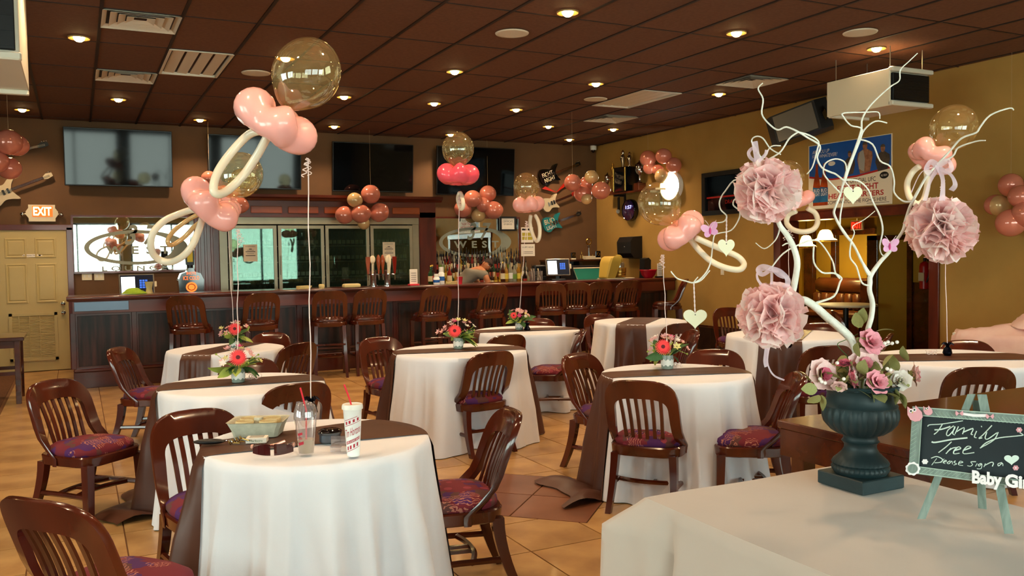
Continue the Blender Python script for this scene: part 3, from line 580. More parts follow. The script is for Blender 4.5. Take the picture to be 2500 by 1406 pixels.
for k in range(n):
    x0 = CX0 + .12 + k * dw + .012; x1 = x0 + dw - .024; D = thing('door', (0, 0, 0)); D.parent = t; doors.append((x0, x1))
    m = M()
    for q in (((x0, .94), (x0 + .05, 2.07)), ((x1 - .05, .94), (x1, 2.07)), ((x0 + .05, 2.02), (x1 - .05, 2.07)), ((x0 + .05, .94), (x1 - .05, .99))): m.b2((q[0][0], Y0 - .03, q[0][1]), (q[1][0], Y0 + .01, q[1][1]))
    m.build('door_frame', 'alu', D, None); M().b2((x0 + .045, Y0 - .015, .985), (x1 - .045, Y0 - .01, 2.025)).build('door_glass', 'cooler_glass', D, None)
    M().b2((x0 + .02, Y0 - .055, 1.3), (x0 + .035, Y0 - .03, 1.6), .003).build('handle', 'alu', D, None)
zs = [1.0, 1.25, 1.5, 1.75]
for z in zs: M().b2((CX0 + .12, Y0 + .05, z - .012), (CX1 - .12, WY - .03, z)).build('shelf', 'alu', t, None)
# beer bottles: one of each kind, then copies
def bottle_proto(name, mat, lab, h, r, label, group, cat='bottle', spout=False, seg=10, sh=.55):
    t = thing(name, (0, 0, -5), 0, label, cat, group)
    M().lathe([(r * .9, 0), (r, .01), (r, h * sh), (r * .8, h * (sh + .1)), (r * .36, h * (sh + .22)), (r * .32, h * .97), (r * .38, h)], seg).build('glass_body', mat, t, 50)
    M().lathe([(r * 1.02, h * .15), (r * 1.02, h * (sh - .1))], seg, cap=False).build('paper_label', lab, t, 50)
    if spout: M().lathe([(r * .3, h), (r * .42, h + .015), (r * .3, h + .03), (.006, h + .05), (.004, h + .09)], 8).build('pour_spout', 'metal_black', t, 50)
    else: M().lathe([(r * .42, h - .01), (r * .42, h + .012), (r * .3, h + .016)], 8).build('cap', 'gold_metal', t, 50)
    return t
used = set()
def place(proto, loc, rz=0, label=None, group=None, sc=None):
    c = proto if proto.name not in used else copy_tree(proto)
    used.add(proto.name); c.location = loc; c.rotation_euler = (0, 0, rz)
    if label: c['label'] = label
    if group: c['group'] = group
    if sc: c.scale = sc
    return c
row = ['bottom', 'second', 'third', 'top']; kinds = [('bottle_dark', 'beer_label'), ('bottle_amber', 'label_cream'), ('bottle_dark', 'label_white'), ('bottle_green', 'beer_label')]
for s, z in enumerate(zs):
    for dk in range(4):
        pr_ = bottle_proto('beer_bottle', kinds[(s + dk) % 4][0], kinds[(s + dk) % 4][1], .2, .03, 'beer bottle in the %s-shelf row behind the %s cooler door from the left' % (row[s], ['first', 'second', 'third', 'fourth'][dk]), 'beer bottles, %s shelf, cooler door %d' % (row[s], dk + 1))
        x0, x1 = doors[dk]
        for k in range(8): place(pr_, (x0 + .1 + k * (x1 - x0 - .2) / 7, Y0 + .09, z))
# notices taped to cooler doors and walls
def notice(name, u0, v0, u1, v1, y, lb, cat='notice', mat='paper', lines=None, txt=None):
    a, b = PY(u0, v0, y), PY(u1, v1, y); t = thing(name, ((a.x + b.x) / 2, y, (a.z + b.z) / 2), 0, lb, cat); X, Z = abs(b.x - a.x) / 2, abs(a.z - b.z) / 2
    M().b2((-X, 0, -Z), (X, .003, Z)).build('sheet', mat, t, None); m = M()
    for f0, f1, z, h in (lines or []): m.b2((f0 * X, -.0008, z * Z), (f1 * X, -.0002, (z + h) * Z))
    if m.v: m.build('ink_lines', 'ink', t, None)
    for s, w_, z, h, mt in (txt or []):
        m = M(); addtext(m, s, lambda x, y_: (x, -.001, y_), w=w_ * 2 * X, h=h * 2 * Z, x=-w_ * X, y=z * Z); m.build('lettering', mt, t, None)
    return t
LN = [(-.5, .5, .3, .04), (-.2, .2, .42, .08), (-.7, .7, .12, .07), (-.5, .5, -.1, .03), (-.7, .7, -.35, .07)]
notice('paper_notice', 594, 597, 629, 638, Y0 - .034, 'paper notice with black bars taped to the leftmost cooler door', lines=LN, txt=[('ID REQUIRED', .7, .7, .06, 'ink')])
notice('paper_notice', 934, 591, 965, 631, Y0 - .034, 'paper notice with black bars taped to the rightmost cooler door', lines=LN, txt=[('ID REQUIRED', .7, .7, .06, 'ink')])
notice('paper_poster', 1272, 555, 1302, 592, WY - .006, 'yellow and black printed poster right of the back-bar mirror', 'poster', 'paper_white', [(-.85, -.1, .6, .25), (.1, .85, .6, .25)], None)
for s in (-1, 1):
    pass
a, b = bp(1272, 555), bp(1302, 592)
notice('paper_notice', 1272, 596, 1306, 625, WY - .006, 'white notice pinned below the yellow poster by the back-bar', 'notice', 'paper_white', [(-.7, .7, -.3, .06), (-.7, .7, -.55, .06)], [('HAPPY HOUR', .8, .35, .13, 'ink')])
for q in bpy.data.objects:
    if q.get('label') == 'yellow and black printed poster right of the back-bar mirror':
        for s in (-1, 1):
            for z in (-.75, -.15): M().b2((s * .1 - .07 if 0 else (-.105 if s < 0 else .01), -.001, z * .12), (-.01 if s < 0 else .105, -.0004, z * .12 + .06)).build('colour_block', 'yellow_paper', q, None)
        break
t = notice('framed_certificate', 1219, 530, 1261, 562, WY - .05, 'small dark framed certificate at the top right of the back-bar mirror', 'frame', 'paper_white', None, [('CERTIFICATE', .6, .2, .15, 'ink'), ('OF SERVICE', .5, -.2, .12, 'ink')])
m = M()
for q in ((-.17, -.13, .17, -.1), (-.17, .1, .17, .13), (-.17, -.1, -.13, .1), (.13, -.1, .17, .1)): m.b2((q[0], -.012, q[1]), (q[2], .015, q[3]))
m.build('frame', 'black_plastic', t, None)
# switch plates
for u, lb in ((212, 'left cream switch plate under the long mirror'), (242, 'right cream switch plate under the long mirror')):
    p = bp(u, 674); t = thing('switch_plate', p, 0, lb, 'switch'); M().b2((-.065, -.008, -.06), (.065, 0, .06), .002).build('plate', 'cream', t, None)
    for s in (-1, 1): M().b2((s * .028 - .008, -.014, -.02), (s * .028 + .008, -.008, .02)).build('toggle', 'white_plastic', t, None)
# picture frames / signs reflected-looking above the mirror are left to the mirror itself
# guitars on the wall
def guitar(u, v, u2, v2, body, mat, lb, decal=None, mat2='metal_black', sc=1.0, vee=False):
    a, b = bp(u, v, .004), bp(u2, v2, .004); d_ = (b - a); L_ = d_.length; ang = math.atan2(d_.z, d_.x)
    t = thing('guitar', a, 0, lb, 'guitar'); t.rotation_euler = (0, -ang, 0)
    m = M(); m.prism([(x * L_, z * L_) for x, z in spline2(body)], lambda x, z, w_: (x, -.002 - w_, z), .064); m.build('body', mat, t, 30)
    M().b2((.28 * L_, -.078, -.02), (.84 * L_, -.062, .02), .004).build('neck', 'dark_wood', t, None)
    M().prism([(.84 * L_, -.02), (.9 * L_, -.035), (1.0 * L_, -.02), (1.0 * L_, .03), (.9 * L_, .045), (.84 * L_, .02)], lambda x, z, w_: (x, -.062 - w_, z), .014).build('headstock', mat2, t, None)
    M().b2((.02 * L_, -.075, -.035), (.05 * L_, -.062, .035)).build('bridge', 'chrome', t, None)
    for x in (.12, .2): M().b2((x * L_, -.076, -.035), (x * L_ + .03, -.062, .035)).build('pickup', 'metal_black', t, None)
    for k in range(6): M().cyl((.03 * L_, -.08, -.017 + .007 * k), (.95 * L_, -.08, -.012 + .005 * k), .0012, n=4).build('string', 'chrome', t)
    for k in range(3): M().ell((.92 * L_ + .03 * k, -.068, .05), .01, 8, 5).build('tuning_peg', 'chrome', t)
    if decal:
        for s, x, z, w_, h, mt in decal:
            m = M(); addtext(m, s, lambda X, Z: (X, -.0665, Z), w=w_ * L_, h=h * L_, x=x * L_, y=z * L_); m.build('lettering', mt, t, None)
    return t
def spline2(p): return [(q.x, q.y) for q in spline([(x, y, 0) for x, y in p], 4, True)]
strat = [(-.12, -.16), (-.02, -.2), (.1, -.14), (.2, -.15), (.34, -.2), (.3, -.09), (.27, 0), (.32, .1), (.4, .19), (.3, .2), (.18, .13), (.06, .17), (-.08, .2), (-.16, .1), (-.17, -.05)]
guitar(1330, 432, 1412, 400, strat, 'black_gloss', 'black guitar with a grey lettered plate, top of the right-hand three', [('FIGHT', -.1, .0, .3, .1, 'paper'), ('NIGHT', -.08, -.13, .3, .1, 'paper')])
guitar(1333, 500, 1402, 472, strat, 'guitar_cream', 'cream and red guitar, middle of the right-hand three', None, 'guitar_red')
guitar(1337, 548, 1414, 521, strat, 'guitar_teal', 'teal guitar with pale lettering, lowest of the right-hand three', [('BUD', -.12, .02, .3, .12, 'label_cream'), ('LIGHT', -.1, -.13, .3, .1, 'label_white')])
guitar(-45, 392, 118, 353, strat, 'black_gloss', 'black guitar high on the wall left of the first television')
guitar(-10, 478, 128, 427, strat, 'guitar_cream', 'cream guitar hanging above the exit sign', None, 'guitar_cream')
p = bp(1357, 470, .02)
m = M()
for s, dx, dz in ((1, .25, .12), (-1, -.3, .02)): m.add([(p.x, WY - .05, p.z), (p.x + dx, WY - .05, p.z + dz + .04), (p.x + dx * .8, WY - .05, p.z + dz + .09), (p.x, WY - .02, p.z), (p.x + dx, WY - .02, p.z + dz + .04), (p.x + dx * .8, WY - .02, p.z + dz + .09)], [(0, 1, 2), (5, 4, 3), (0, 3, 4, 1), (1, 4, 5, 2), (2, 5, 3, 0)])
tag(m.build('guitar_wing', 'guitar_red', None, None, p), 'red v-shaped guitar piece fixed above the cream and red guitar', 'guitar')
# security camera dome
p = bp(1447, 360); t = thing('security_camera', (WX - .12, WY - .1, 3.5), 0, 'small white dome security camera in the back right corner', 'camera'); M().lathe([(.055, 0), (.06, .02), (.06, .08)], 16).build('housing', 'white_plastic', t, 50); M().ell((0, 0, 0), (.045, .045, .05), 14, 8).build('dome', 'black_gloss', t)
# ============================================================= right wall items
def rp_(u, v, off=0.0): return PX(u, v, WX - off)
def wallbox(u0, v0, u1, v1, d=.0):   # extents on the right wall: y range and z range
    a, b = rp_(u0, v0, d), rp_(u1, v1, d); return (min(a.y, b.y), max(a.y, b.y), min(a.z, b.z), max(a.z, b.z))
# trophy shelf
y0, y1, z0, z1 = wallbox(1478, 470, 1600, 476, .28); ya = rp_(1476, 470, .3).y; yb = rp_(1600, 465, .3).y; SZ = rp_(1540, 468, .15).z
t = thing('trophy_shelf', (WX, (ya + yb) / 2, SZ), 0, 'dark wooden wall shelf carrying the trophies', 'shelf'); L_ = abs(ya - yb)
M().b2((-.3, -L_ / 2, -.035), (0, L_ / 2, 0), .004).build('board', 'dark_wood', t, None)
for s in (-1, 1): M().b2((-.25, s * L_ * .35 - .015, -.06), (0, s * L_ * .35 + .015, -.035)).build('bracket', 'metal_black', t, None); M().b2((-.03, s * L_ * .35 - .015, -.3), (0, s * L_ * .35 + .015, -.06)).build('bracket', 'metal_black', t, None)
def trophy(u, h, kind, lb, z=SZ, x=WX - .17, y=None, sc=1.0):
    yy = PX(u, 470, x).y if y is None else y
    t = thing('trophy', (x, yy, z), 0, lb, 'trophy')
    if kind == 'cup':
        M().box((0, 0, h * .12), (h * .3, h * .3, h * .24), 0, .006).build('base', 'dark_wood', t, None)
        M().lathe([(h * .06, h * .24), (h * .1, h * .27), (h * .03, h * .34), (h * .04, h * .42), (h * .03, h * .48), (h * .12, h * .58), (h * .15, h * .72), (h * .12, h * .8), (h * .16, h * .84), (h * .1, h * .9), (h * .03, h * .95), (h * .02, h)], 16).build('cup', 'chrome', t, 50)
        for s in (-1, 1): M().tube(spline([(0, s * h * .13, h * .76), (0, s * h * .22, h * .78), (0, s * h * .23, h * .66), (0, s * h * .12, h * .6)]), h * .015, 6).build('handle', 'chrome', t)
    if kind == 'tower':
        M().box((0, 0, h * .04), (h * .28, h * .4, h * .08), 0, .005).build('base', 'dark_wood', t, None)
        for s in (-1, 1): M().cyl((0, s * h * .13, h * .08), (0, s * h * .13, h * .5), h * .02, n=8).build('column', 'gold_metal', t)
        M().box((0, 0, h * .52), (h * .22, h * .34, h * .04), 0, .003).build('deck', 'dark_wood', t, None)
        M().lathe([(h * .06, h * .54), (h * .04, h * .62), (h * .05, h * .7), (h * .07, h * .8), (h * .03, h * .87), (h * .04, h * .93), (h * .02, h)], 12).build('figure', 'gold_metal', t, 50)
    if kind == 'block':
        M().b2((-h * .2, -h * .26, 0), (h * .2, h * .26, h * .58), .01).build('base', 'black_gloss', t, None)
        for s in (-1, 1): M().cyl((-h * .21, s * h * .24, .01), (-h * .21, s * h * .24, h * .56), h * .018, n=8).build('column', 'gold_metal', t)
        for s, k in ((-1, .8), (1, 1)): M().lathe([(h * .05, h * .58), (h * .03, h * .64), (h * .07, h * (.64 + .16 * k)), (h * .05, h * (.64 + .22 * k)), (h * .03, h * (.64 + .27 * k)), (h * .045, h * (.64 + .31 * k)), (.004, h * (.64 + .36 * k))], 12, (0, s * h * .14, 0)).build('figure', 'chrome', t, 50)
    if kind == 'small':
        M().box((0, 0, h * .08), (h * .4, h * .5, h * .16), 0, .004).build('base', 'cream', t, None)
        M().cyl((0, 0, h * .16), (0, 0, h * .55), h * .06, h * .04, 10).build('stem', 'chrome', t); M().lathe([(h * .05, h * .55), (h * .09, h * .62), (h * .04, h * .7)], 10).build('figure', 'chrome', t, 50)
        M().tube([(0, h * .14 * math.cos(a), h * .85 + h * .14 * math.sin(a)) for a in [PI / 6 * k for k in range(12)]], h * .035, 6, True).build('wreath', 'gold_metal', t)
    if kind == 'plaque':
        M().box((0, 0, h * .1), (h * .3, h * .7, h * .2), 0, .004).build('base', 'cream', t, None); M().b2((-.01, -h * .35, h * .2), (.02, h * .35, h), .004).build('board', 'black_gloss', t, None)
        M().tube([(-.016, h * .18 * math.cos(a), h * .62 + h * .18 * math.sin(a)) for a in [PI / 6 * k for k in range(12)]], h * .04, 6, True).build('wreath', 'gold_metal', t)
trophy(1484, .4, 'cup', 'small silver cup trophy at the left end of the high shelf'); trophy(1497, .55, 'tower', 'slim two-column trophy with gold figure on the high shelf')
trophy(1530, .75, 'block', 'tall black block trophy with gold columns and two figures'); trophy(1562, .52, 'cup', 'silver loving-cup trophy at the right end of the high shelf')
# glowing oval sign and oval clock
def oval(name, u, v, hu, hv, depth_, lb, cat, face, rim):
    c = rp_(u, v); r1 = abs(rp_(u - hu, v).y - rp_(u + hu, v).y) / 2; r2_ = abs(rp_(u, v - hv).z - rp_(u, v + hv).z) / 2
    t = thing(name, c, 0, lb, cat); n = 32
    def R(k, x): return [(x, r1 * k * math.cos(a), r2_ * k * math.sin(a)) for a in [2 * PI * i / n for i in range(n)]]
    M().rings([R(1, 0), R(1.02, -depth_ * .6), R(.95, -depth_), R(.9, -depth_ * .9)], True, False).build('rim', rim, t, 60); M().rings([R(.92, -depth_ * .9), R(.6, -depth_ * 1.1), R(.05, -depth_ * 1.2)], False, True).build('face', face, t, 60); return t, r1, r2_
t, r1, r2_ = oval('lit_sign', 1643, 455, 25, 36, .08, 'glowing white oval light sign on the gold wall behind the balloon cluster', 'sign', 'sign_white', 'white_plastic')
t, r1, r2_ = oval('wall_clock', 1543, 513, 16, 27, .09, 'dark blue oval clock below the trophy shelf', 'clock', 'clock_blue', 'black_gloss')
m = M(); addtext(m, '1:57', lambda x, z: (-.112, -x, z), w=r1 * .9, h=r2_ * .3, x=-.2 * r1, y=.02); m.build('digits', 'clock_lit', t, None)
# small ornaments under the trophy shelf
p = rp_(1512, 500); t = thing('wall_hook', p, 0, 'small white hooked bracket ornament left of the blue clock', 'hook'); M().b2((-.03, -.02, -.12), (0, .02, .14), .003).build('plate', 'metal_black', t, None); M().ell((-.03, 0, -.12), (.03, .05, .04), 10, 6).build('knob', 'white_plastic', t)
# framed dark picture
y0, y1, z0, z1 = wallbox(1719, 418, 1840, 524); z0 = rp_(1722, 527).z; z1 = rp_(1720, 424).z; ys = rp_(1845, 500).y; y1 = rp_(1719, 500).y
t = thing('framed_screen', (WX, (ys + y1) / 2, (z0 + z1) / 2), 0, 'wide black framed display behind the upper left pompom', 'frame'); Y_, Z_ = (y1 - ys) / 2, (z1 - z0) / 2
m = M()
for q in ((-Y_, -Z_, Y_, -Z_ + .07), (-Y_, Z_ - .07, Y_, Z_), (-Y_, -Z_ + .07, -Y_ + .08, Z_ - .07), (Y_ - .08, -Z_ + .07, Y_, Z_ - .07)): m.b2((-.05, q[0], q[1]), (0, q[2], q[3]))
m.build('frame', 'black_plastic', t, None); M().b2((-.02, -Y_ + .07, -Z_ + .06), (-.01, Y_ - .07, Z_ - .06)).build('glass_face', 'screen', t, None)
M().b2((-.023, -Y_ + .09, -.07), (-.0205, Y_ - .09, -.045)).build('red_stripe', 'exit_face' if 0 else 'red_ink', t, None)
m = M(); addtext(m, 'DRAFT BEER', lambda x, z: (-.0225, -x, z), w=Y_ * .8, h=.06, x=-Y_ * .1, y=-.17); m.build('lettering', 'red_ink', t, None)
# loudspeaker hung on the right wall, tilted
c = rp_(1958, 302, .42); t = thing('loudspeaker', c, 0, 'black wedge loudspeaker hanging at an angle under the ceiling on the gold wall', 'speaker'); t.rotation_euler = (math.radians(-14), math.radians(-4), math.radians(22))
M().prism([(-.1, -.42), (-.2, -.3), (-.2, .3), (-.1, .42), (.2, .3), (.2, -.3)], lambda x, y, w_: (x, y, -.18 + w_), .38).build('cabinet', 'metal_black', t, None)
M().b2((-.215, -.27, -.16), (-.2, .27, .18), .004).build('grille', 'guitar_grey', t, None); M().lathe([(.09, 0), (.1, .01), (.05, .03)], 16).build('horn', 'black_gloss', t, 50).matrix_basis = Matrix.Translation((-.13, -.36, 0)) @ Matrix.Rotation(PI / 2, 4, 'X')
M().b2((.18, -.03, -.03), (.44, .03, .03)).build('bracket', 'metal_black', t, None)
# poster
pT = lambda u, v: rp_(u, v)
yl = rp_(1975, 430).y; yr = rp_(2179, 400).y; zt = (rp_(1975, 363).z + rp_(2176, 319).z) / 2; zb = (rp_(1977, 512).z + rp_(2179, 497).z) / 2
PW, PH = yl - yr, zt - zb
t = thing('wall_poster', (WX - .004, yl, zb), 0, 'large blue and cream fight night beer poster over the passage', 'poster')
def pf(d_): return lambda x, y: (-d_, -x * PW, y * PH)      # x 0..1 left to right, y 0..1 bottom to top
def quad(m, pts, d_): f_ = pf(d_); return m.add([f_(*p) for p in pts], [tuple(range(len(pts)))])
M().b2((-.003, -PW, 0), (.003, 0, PH)).build('backing_sheet', 'poster_cream', t, None)
m = M(); quad(m, [(.01, .5), (.3, .44), (.6, .45), (.99, .53), (.99, .99), (.01, .99)], .0036); m.build('blue_field', 'poster_blue', t, None)
m = M(); quad(m, [(.01, .52), (.01, .49), (.3, .425), (.6, .435), (.99, .51), (.99, .54), (.6, .46), (.3, .45)], .0042); m.build('red_band', 'red_ink', t, None)
for cx in (.11, .205):
    m = M(); quad(m, [(cx - .05, .05), (cx + .045, .05), (cx + .045, .35), (cx + .03, .48), (cx + .016, .56), (cx + .014, .70), (cx - .014, .70), (cx - .018, .56), (cx - .035, .46), (cx - .05, .35)], .0048); m.build('bottle_print', 'bottle_print', t, None)
    m = M(); quad(m, [(cx - .052, .1), (cx + .047, .1), (cx + .047, .32), (cx - .052, .34)], .0052); m.build('label_print', 'label_print', t, None)
    m = M(); addtext(m, 'BUD', pf(.0056), w=.075, h=.05, x=cx - .04, y=.26); addtext(m, 'LIGHT', pf(.0056), w=.08, h=.05, x=cx - .042, y=.2); m.build('lettering', 'paper_white', t, None)
for cx, top, s, mt in ((.52, .84, .85, 'dark_print'), (.70, .93, 1.15, 'skin_print'), (.90, .86, 1.05, 'dark_print')):
    b0 = .47 + .03 * (cx - .5)
    m = M(); quad(m, [(cx - .05 * s, b0), (cx + .05 * s, b0 + .02), (cx + .075 * s, top - .22), (cx + .07 * s, top - .15), (cx + .02 * s, top - .1), (cx - .02 * s, top - .1), (cx - .07 * s, top - .15), (cx - .08 * s, top - .24)], .0046); m.build('figure_print', mt, t, None)
    m = M(); f_ = pf(.005); m.add([f_(cx + .024 * s * math.cos(a), top - .055 + .05 * s * math.sin(a)) for a in [PI / 8 * k for k in range(16)]], [tuple(range(16))]); m.build('face_print', 'skin_print', t, None)
    m = M(); m.add([f_(cx + .026 * s * math.cos(a) , top - .035 + .04 * s * math.sin(a)) for a in [PI / 8 * k for k in range(9)]], [tuple(range(9))]); m.v = [(v[0] - .0004, v[1], v[2]) for v in m.v]; m.build('hair_print', 'dark_print', t, None)
m = M(); quad(m, [(.63, .55), (.69, .5), (.7, .68), (.68, .82), (.64, .8), (.62, .7)], .0052); m.build('shirt_print', 'poster_grey', t, None)
m = M(); addtext(m, 'ARE YOU UP', pf(.0044), w=.22, h=.055, x=.05, y=.86, shear=.2); addtext(m, 'FOR WHATEVER?', pf(.0044), w=.32, h=.055, x=.05, y=.79, shear=.2)
f_ = pf(.0044); m.add([f_(.3 + .045 * math.cos(a), .68 + .035 * math.sin(a)) for a in [PI / 8 * k for k in range(16)]], [tuple(range(16))]); m.build('white_lettering', 'paper_white', t, None)
m = M(); addtext(m, 'THE OFFICIAL UFC', pf(.0046), w=.4, h=.065, x=.42, y=.35); m.build('dark_lettering', 'ink', t, None)
m = M(); addtext(m, 'FIGHT NIGHT', pf(.0046), w=.48, h=.09, x=.37, y=.235, bold=.02); addtext(m, 'HEADQUARTERS', pf(.0046), w=.65, h=.09, x=.26, y=.125, bold=.02); m.build('red_lettering', 'red_ink', t, None)
m = M(); addtext(m, 'COME WATCH THE FIGHTS HERE', pf(.0046), w=.7, h=.055, x=.24, y=.055); m.b2((-.0046, -.97 * PW, .03 * PH), (-.004, -.72 * PW, .036 * PH)); f_ = pf(.0046); m.add([f_(.915 + .05 * math.cos(a), .42 + .05 * math.sin(a)) for a in [PI / 8 * k for k in range(16)]], [tuple(range(16))]); m.build('small_lettering', 'ink', t, None)
m = M(); addtext(m, 'ALL NIGHT', pf(.005), w=.07, h=.03, x=.88, y=.405); m.build('badge_lettering', 'paper_white', t, None)
# towel dispenser
y0, y1, z0, z1 = wallbox(1505, 578, 1552, 632, .2); t = thing('towel_dispenser', (WX, (y0 + y1) / 2, z0), 0, 'black wall-mounted paper towel dispenser above the bar end', 'dispenser'); W_, H_ = (y1 - y0) / 2 * .72, (z1 - z0)
M().prism([(0, 0), (-.18, .02), (-.24, .1), (-.25, H_ * .75), (-.19, H_ * .97), (0, H_)], lambda x, z, w_: (x, -W_ + w_, z), 2 * W_).build('cover', 'black_plastic', t, 30)
M().ell((-.245, -.02, H_ * .55), .015, 8, 6).build('lock', 'chrome', t)
# ============================================================= the bar
BZ = 1.13; BF = 11.85; BT = 11.6; BX0 = -.06; BX1 = WX - .01
t = thing('bar_counter', (0, 0, 0), 0, 'long dark wooden bar counter with panelled front along the back of the room', 'bar counter')
M().b2((BX0, BF, .1), (BX1, 12.3, BZ - .05)).build('body', 'bar_wood', t, None)
M().b2((BX0 - .01, BF - .04, 0), (BX1, BF, .2), .004).build('plinth', 'bar_wood', t, None); M().b2((BX0 - .01, BF - .055, .2), (BX1, BF, .24), .01).build('base_moulding', 'bar_wood', t, None)
M().b2((BX0 - .06, BT, BZ - .05), (BX1, 12.45, BZ), .012).build('bar_top', 'bar_wood', t, None); M().tube([(BX0 - .06, BT + .01, BZ - .015), (BX1, BT + .01, BZ - .015)], .025, 10).build('rounded_nosing', 'bar_wood', t)
M().b2((BX0, 12.3, .9), (BX1, 12.86, .998), .004).build('service_shelf', 'bar_wood', t, None)
M().b2((BX0 + .0, BT + .02, BZ - .2), (BX1, BT + .06, BZ - .05), .003).build('apron', 'trim_wood', t, None)
M().b2((BX0 + .02, BT + .012, BZ - .17), (BX0 + .62, BT + .02, BZ - .06), .002).build('metal_plate', 'tin', t, None)['label'] = 'grey metal plate on the left end of the apron'
npan = 13; pw = (BX1 - BX0) / npan; pm = M().b2((.05, -.014, .27), (pw - .05, 0, BZ - .24), .003).me('front_panel', 'bar_panel')
for k in range(npan):
    inst(pm, 'front_panel', t, (BX0 + k * pw, BF, 0)); M().b2((BX0 + k * pw - .03, BF - .022, .24), (BX0 + k * pw + .03, BF, BZ - .2), .004).build('stile', 'bar_wood', t, None)
# back counter under the mirror and low cabinets
t = thing('back_counter', (0, 0, 0), 0, 'dark back-bar counter with stepped bottle shelves under the mirror', 'counter')
M().b2((CX1 + .32, 13.35, 0), (WX - 1.3, WY - .02, 1.0)).build('cabinet', 'bar_wood', t, None)
M().b2((CX1 + .32, 13.75, 1.0), (7.2, WY - .03, 1.28)).build('bottle_step', 'bar_wood', t, None); M().b2((CX1 + .32, 13.55, 1.0), (7.2, 13.75, 1.13)).build('bottle_step', 'bar_wood', t, None)
# ============================================================= chairs
def yb(x, z):            # z measured from seat top (0 .. .42) : rear surface curve of the back
    h = z
    y = -.185 - .15 * (max(h, 0) / .42) ** 1.15 + .75 * x * x
    if h < .11: y += .055 * (min(.14, .11 - h) / .11) ** 1.5 * (abs(x) / .2) ** 2
    return y
def chair_meshes(SH):
    D = {}
    # back frame: an inverted U of bent wood
    top = .40; out = []; inn = []
    for k in range(25):
        a = PI * k / 24; ca, sa = math.cos(a), math.sin(a)
        ex = 3.3
        sx = math.copysign(abs(ca) ** (2 / ex), ca); sz = abs(sa) ** (2 / ex)
        out.append((.225 * sx, .20 + .20 * sz)); inn.append((.165 * sx, .19 + .10 * sz))
    lo = [(.226, .14), (.227, .08), (.230, .02), (.236, -.03), (.236, -.075)]; li = [(.168, .13), (.172, .08), (.180, .03), (.196, -.01), (.214, -.05)]
    O = list(reversed(lo)) + out + [(-x, z) for x, z in lo]; I = list(reversed(li)) + inn + [(-x, z) for x, z in li]
    def P3(x, z, back): y = yb(x, z); return (x * (1 - (0)), y - (.017 if back else -.017), SH - .04 + z)
    R = []
    for o, i in zip(O, I):
        m_ = ((o[0] + i[0]) / 2, (o[1] + i[1]) / 2)
        sec = []
        for (x, z), bk in ((o, 0), (m_, 0), (i, 0), (i, 1), (m_, 1), (o, 1)):
            p = P3(x, z, bk)
            sec.append(p)
        # roundover on outer edge
        e = P3(o[0], o[1], 0); f_ = P3(o[0], o[1], 1); md = ((o[0] * 1.012), (e[1] + f_[1]) / 2, e[2] + (.006 if o[1] > .2 else 0))
        sec.append(md); R.append(sec)
    D['back_frame'] = M().rings(R, True, True).me('back_frame', 'wood', 50)
    sl = []
    for k in range(6):
        x0 = (-.5 + k / 5) * .22; x1 = x0 * 1.12; m = M(); R = []
        for j in range(9):
            s = j / 8; z = -.015 + s * .31; x = x0 + (x1 - x0) * s; w_ = .0105; y = yb(x, z) + .012 * math.sin(PI * s)
            R.append([(x - w_, y - .006, SH - .04 + z), (x + w_, y - .006, SH - .04 + z), (x + w_, y + .006, SH - .04 + z), (x - w_, y + .006, SH - .04 + z)])
        sl.append(m.rings(R, True, True).me('slat', 'wood', 50))
    D['slat'] = sl
    def sq(rx, ry, z, n=28, ex=3.4, yo=0):
        return [(math.copysign(abs(math.cos(a)) ** (2 / ex), math.cos(a)) * rx * (1 - .12 * (math.sin(a) < 0) * abs(math.sin(a))), math.copysign(abs(math.sin(a)) ** (2 / ex), math.sin(a)) * ry + yo, z) for a in [2 * PI * k / n for k in range(n)]]
    D['seat_frame'] = M().rings([sq(.222, .215, SH - .115, ex=5), sq(.228, .22, SH - .11, ex=5), sq(.232, .225, SH - .06, ex=5), sq(.226, .218, SH - .052, ex=5)], True, True).me('seat_frame', 'wood', 40)
    D['seat_cushion'] = M().rings([sq(.215, .208, SH - .053), sq(.222, .214, SH - .04), sq(.217, .209, SH - .02), sq(.18, .175, SH + .003), sq(.11, .11, SH + .014), sq(.02, .02, SH + .018)], True, True).me('seat_cushion', 'seat_fabric', 60)
    lz = SH - .1; legs = []
    for sx in (-1, 1):
        m = M(); R = []
        for s in (0, 1):
            w_ = .026 - .005 * s; x = sx * (.2 + .012 * s); y = .192 + .01 * s; z = lz * (1 - s)
            R.append([(x - w_, y - w_, z), (x + w_, y - w_, z), (x + w_, y + w_, z), (x - w_, y + w_, z)])
        legs.append(m.rings(R, True, True).me('leg', 'wood'))
        m = M(); R = []
        for j in range(8):
            s = j / 7; w_ = .029 - .008 * s; x = sx * (.178 + .02 * s); y = -.185 - .10 * s ** 1.8; z = lz * (1 - s)
            R.append([(x - w_ * .8, y - w_, z), (x + w_ * .8, y - w_, z), (x + w_ * .8, y + w_, z), (x - w_ * .8, y + w_, z)])
        legs.append(m.rings(R, True, True).me('leg', 'wood', 50))
    D['leg'] = legs; hz = .16 if SH < .6 else .26; st_ = []
    yr = -.185 - .10 * ((lz - hz) / lz) ** 1.8
    for sx in (-1, 1): st_.append(M().tube([(sx * .205, .195, hz), (sx * .20, 0, hz + .004), (sx * .192, yr, hz)], .016, 6).me('stretcher', 'wood', 50))
    for yy, bw in ((.09, .05), (-.06, .05)):
        st_.append(M().tube(spline([(-.20, yy, hz), (-.1, yy - bw * .6, hz), (0, yy - bw * .8, hz), (.1, yy - bw * .6, hz), (.20, yy, hz)]), .015, 6).me('stretcher', 'wood', 50))
    for x in (-.035, .035): st_.append(M().b2((x - .009, -.10, hz - .008), (x + .009, .05, hz + .008)).me('stretcher', 'wood'))
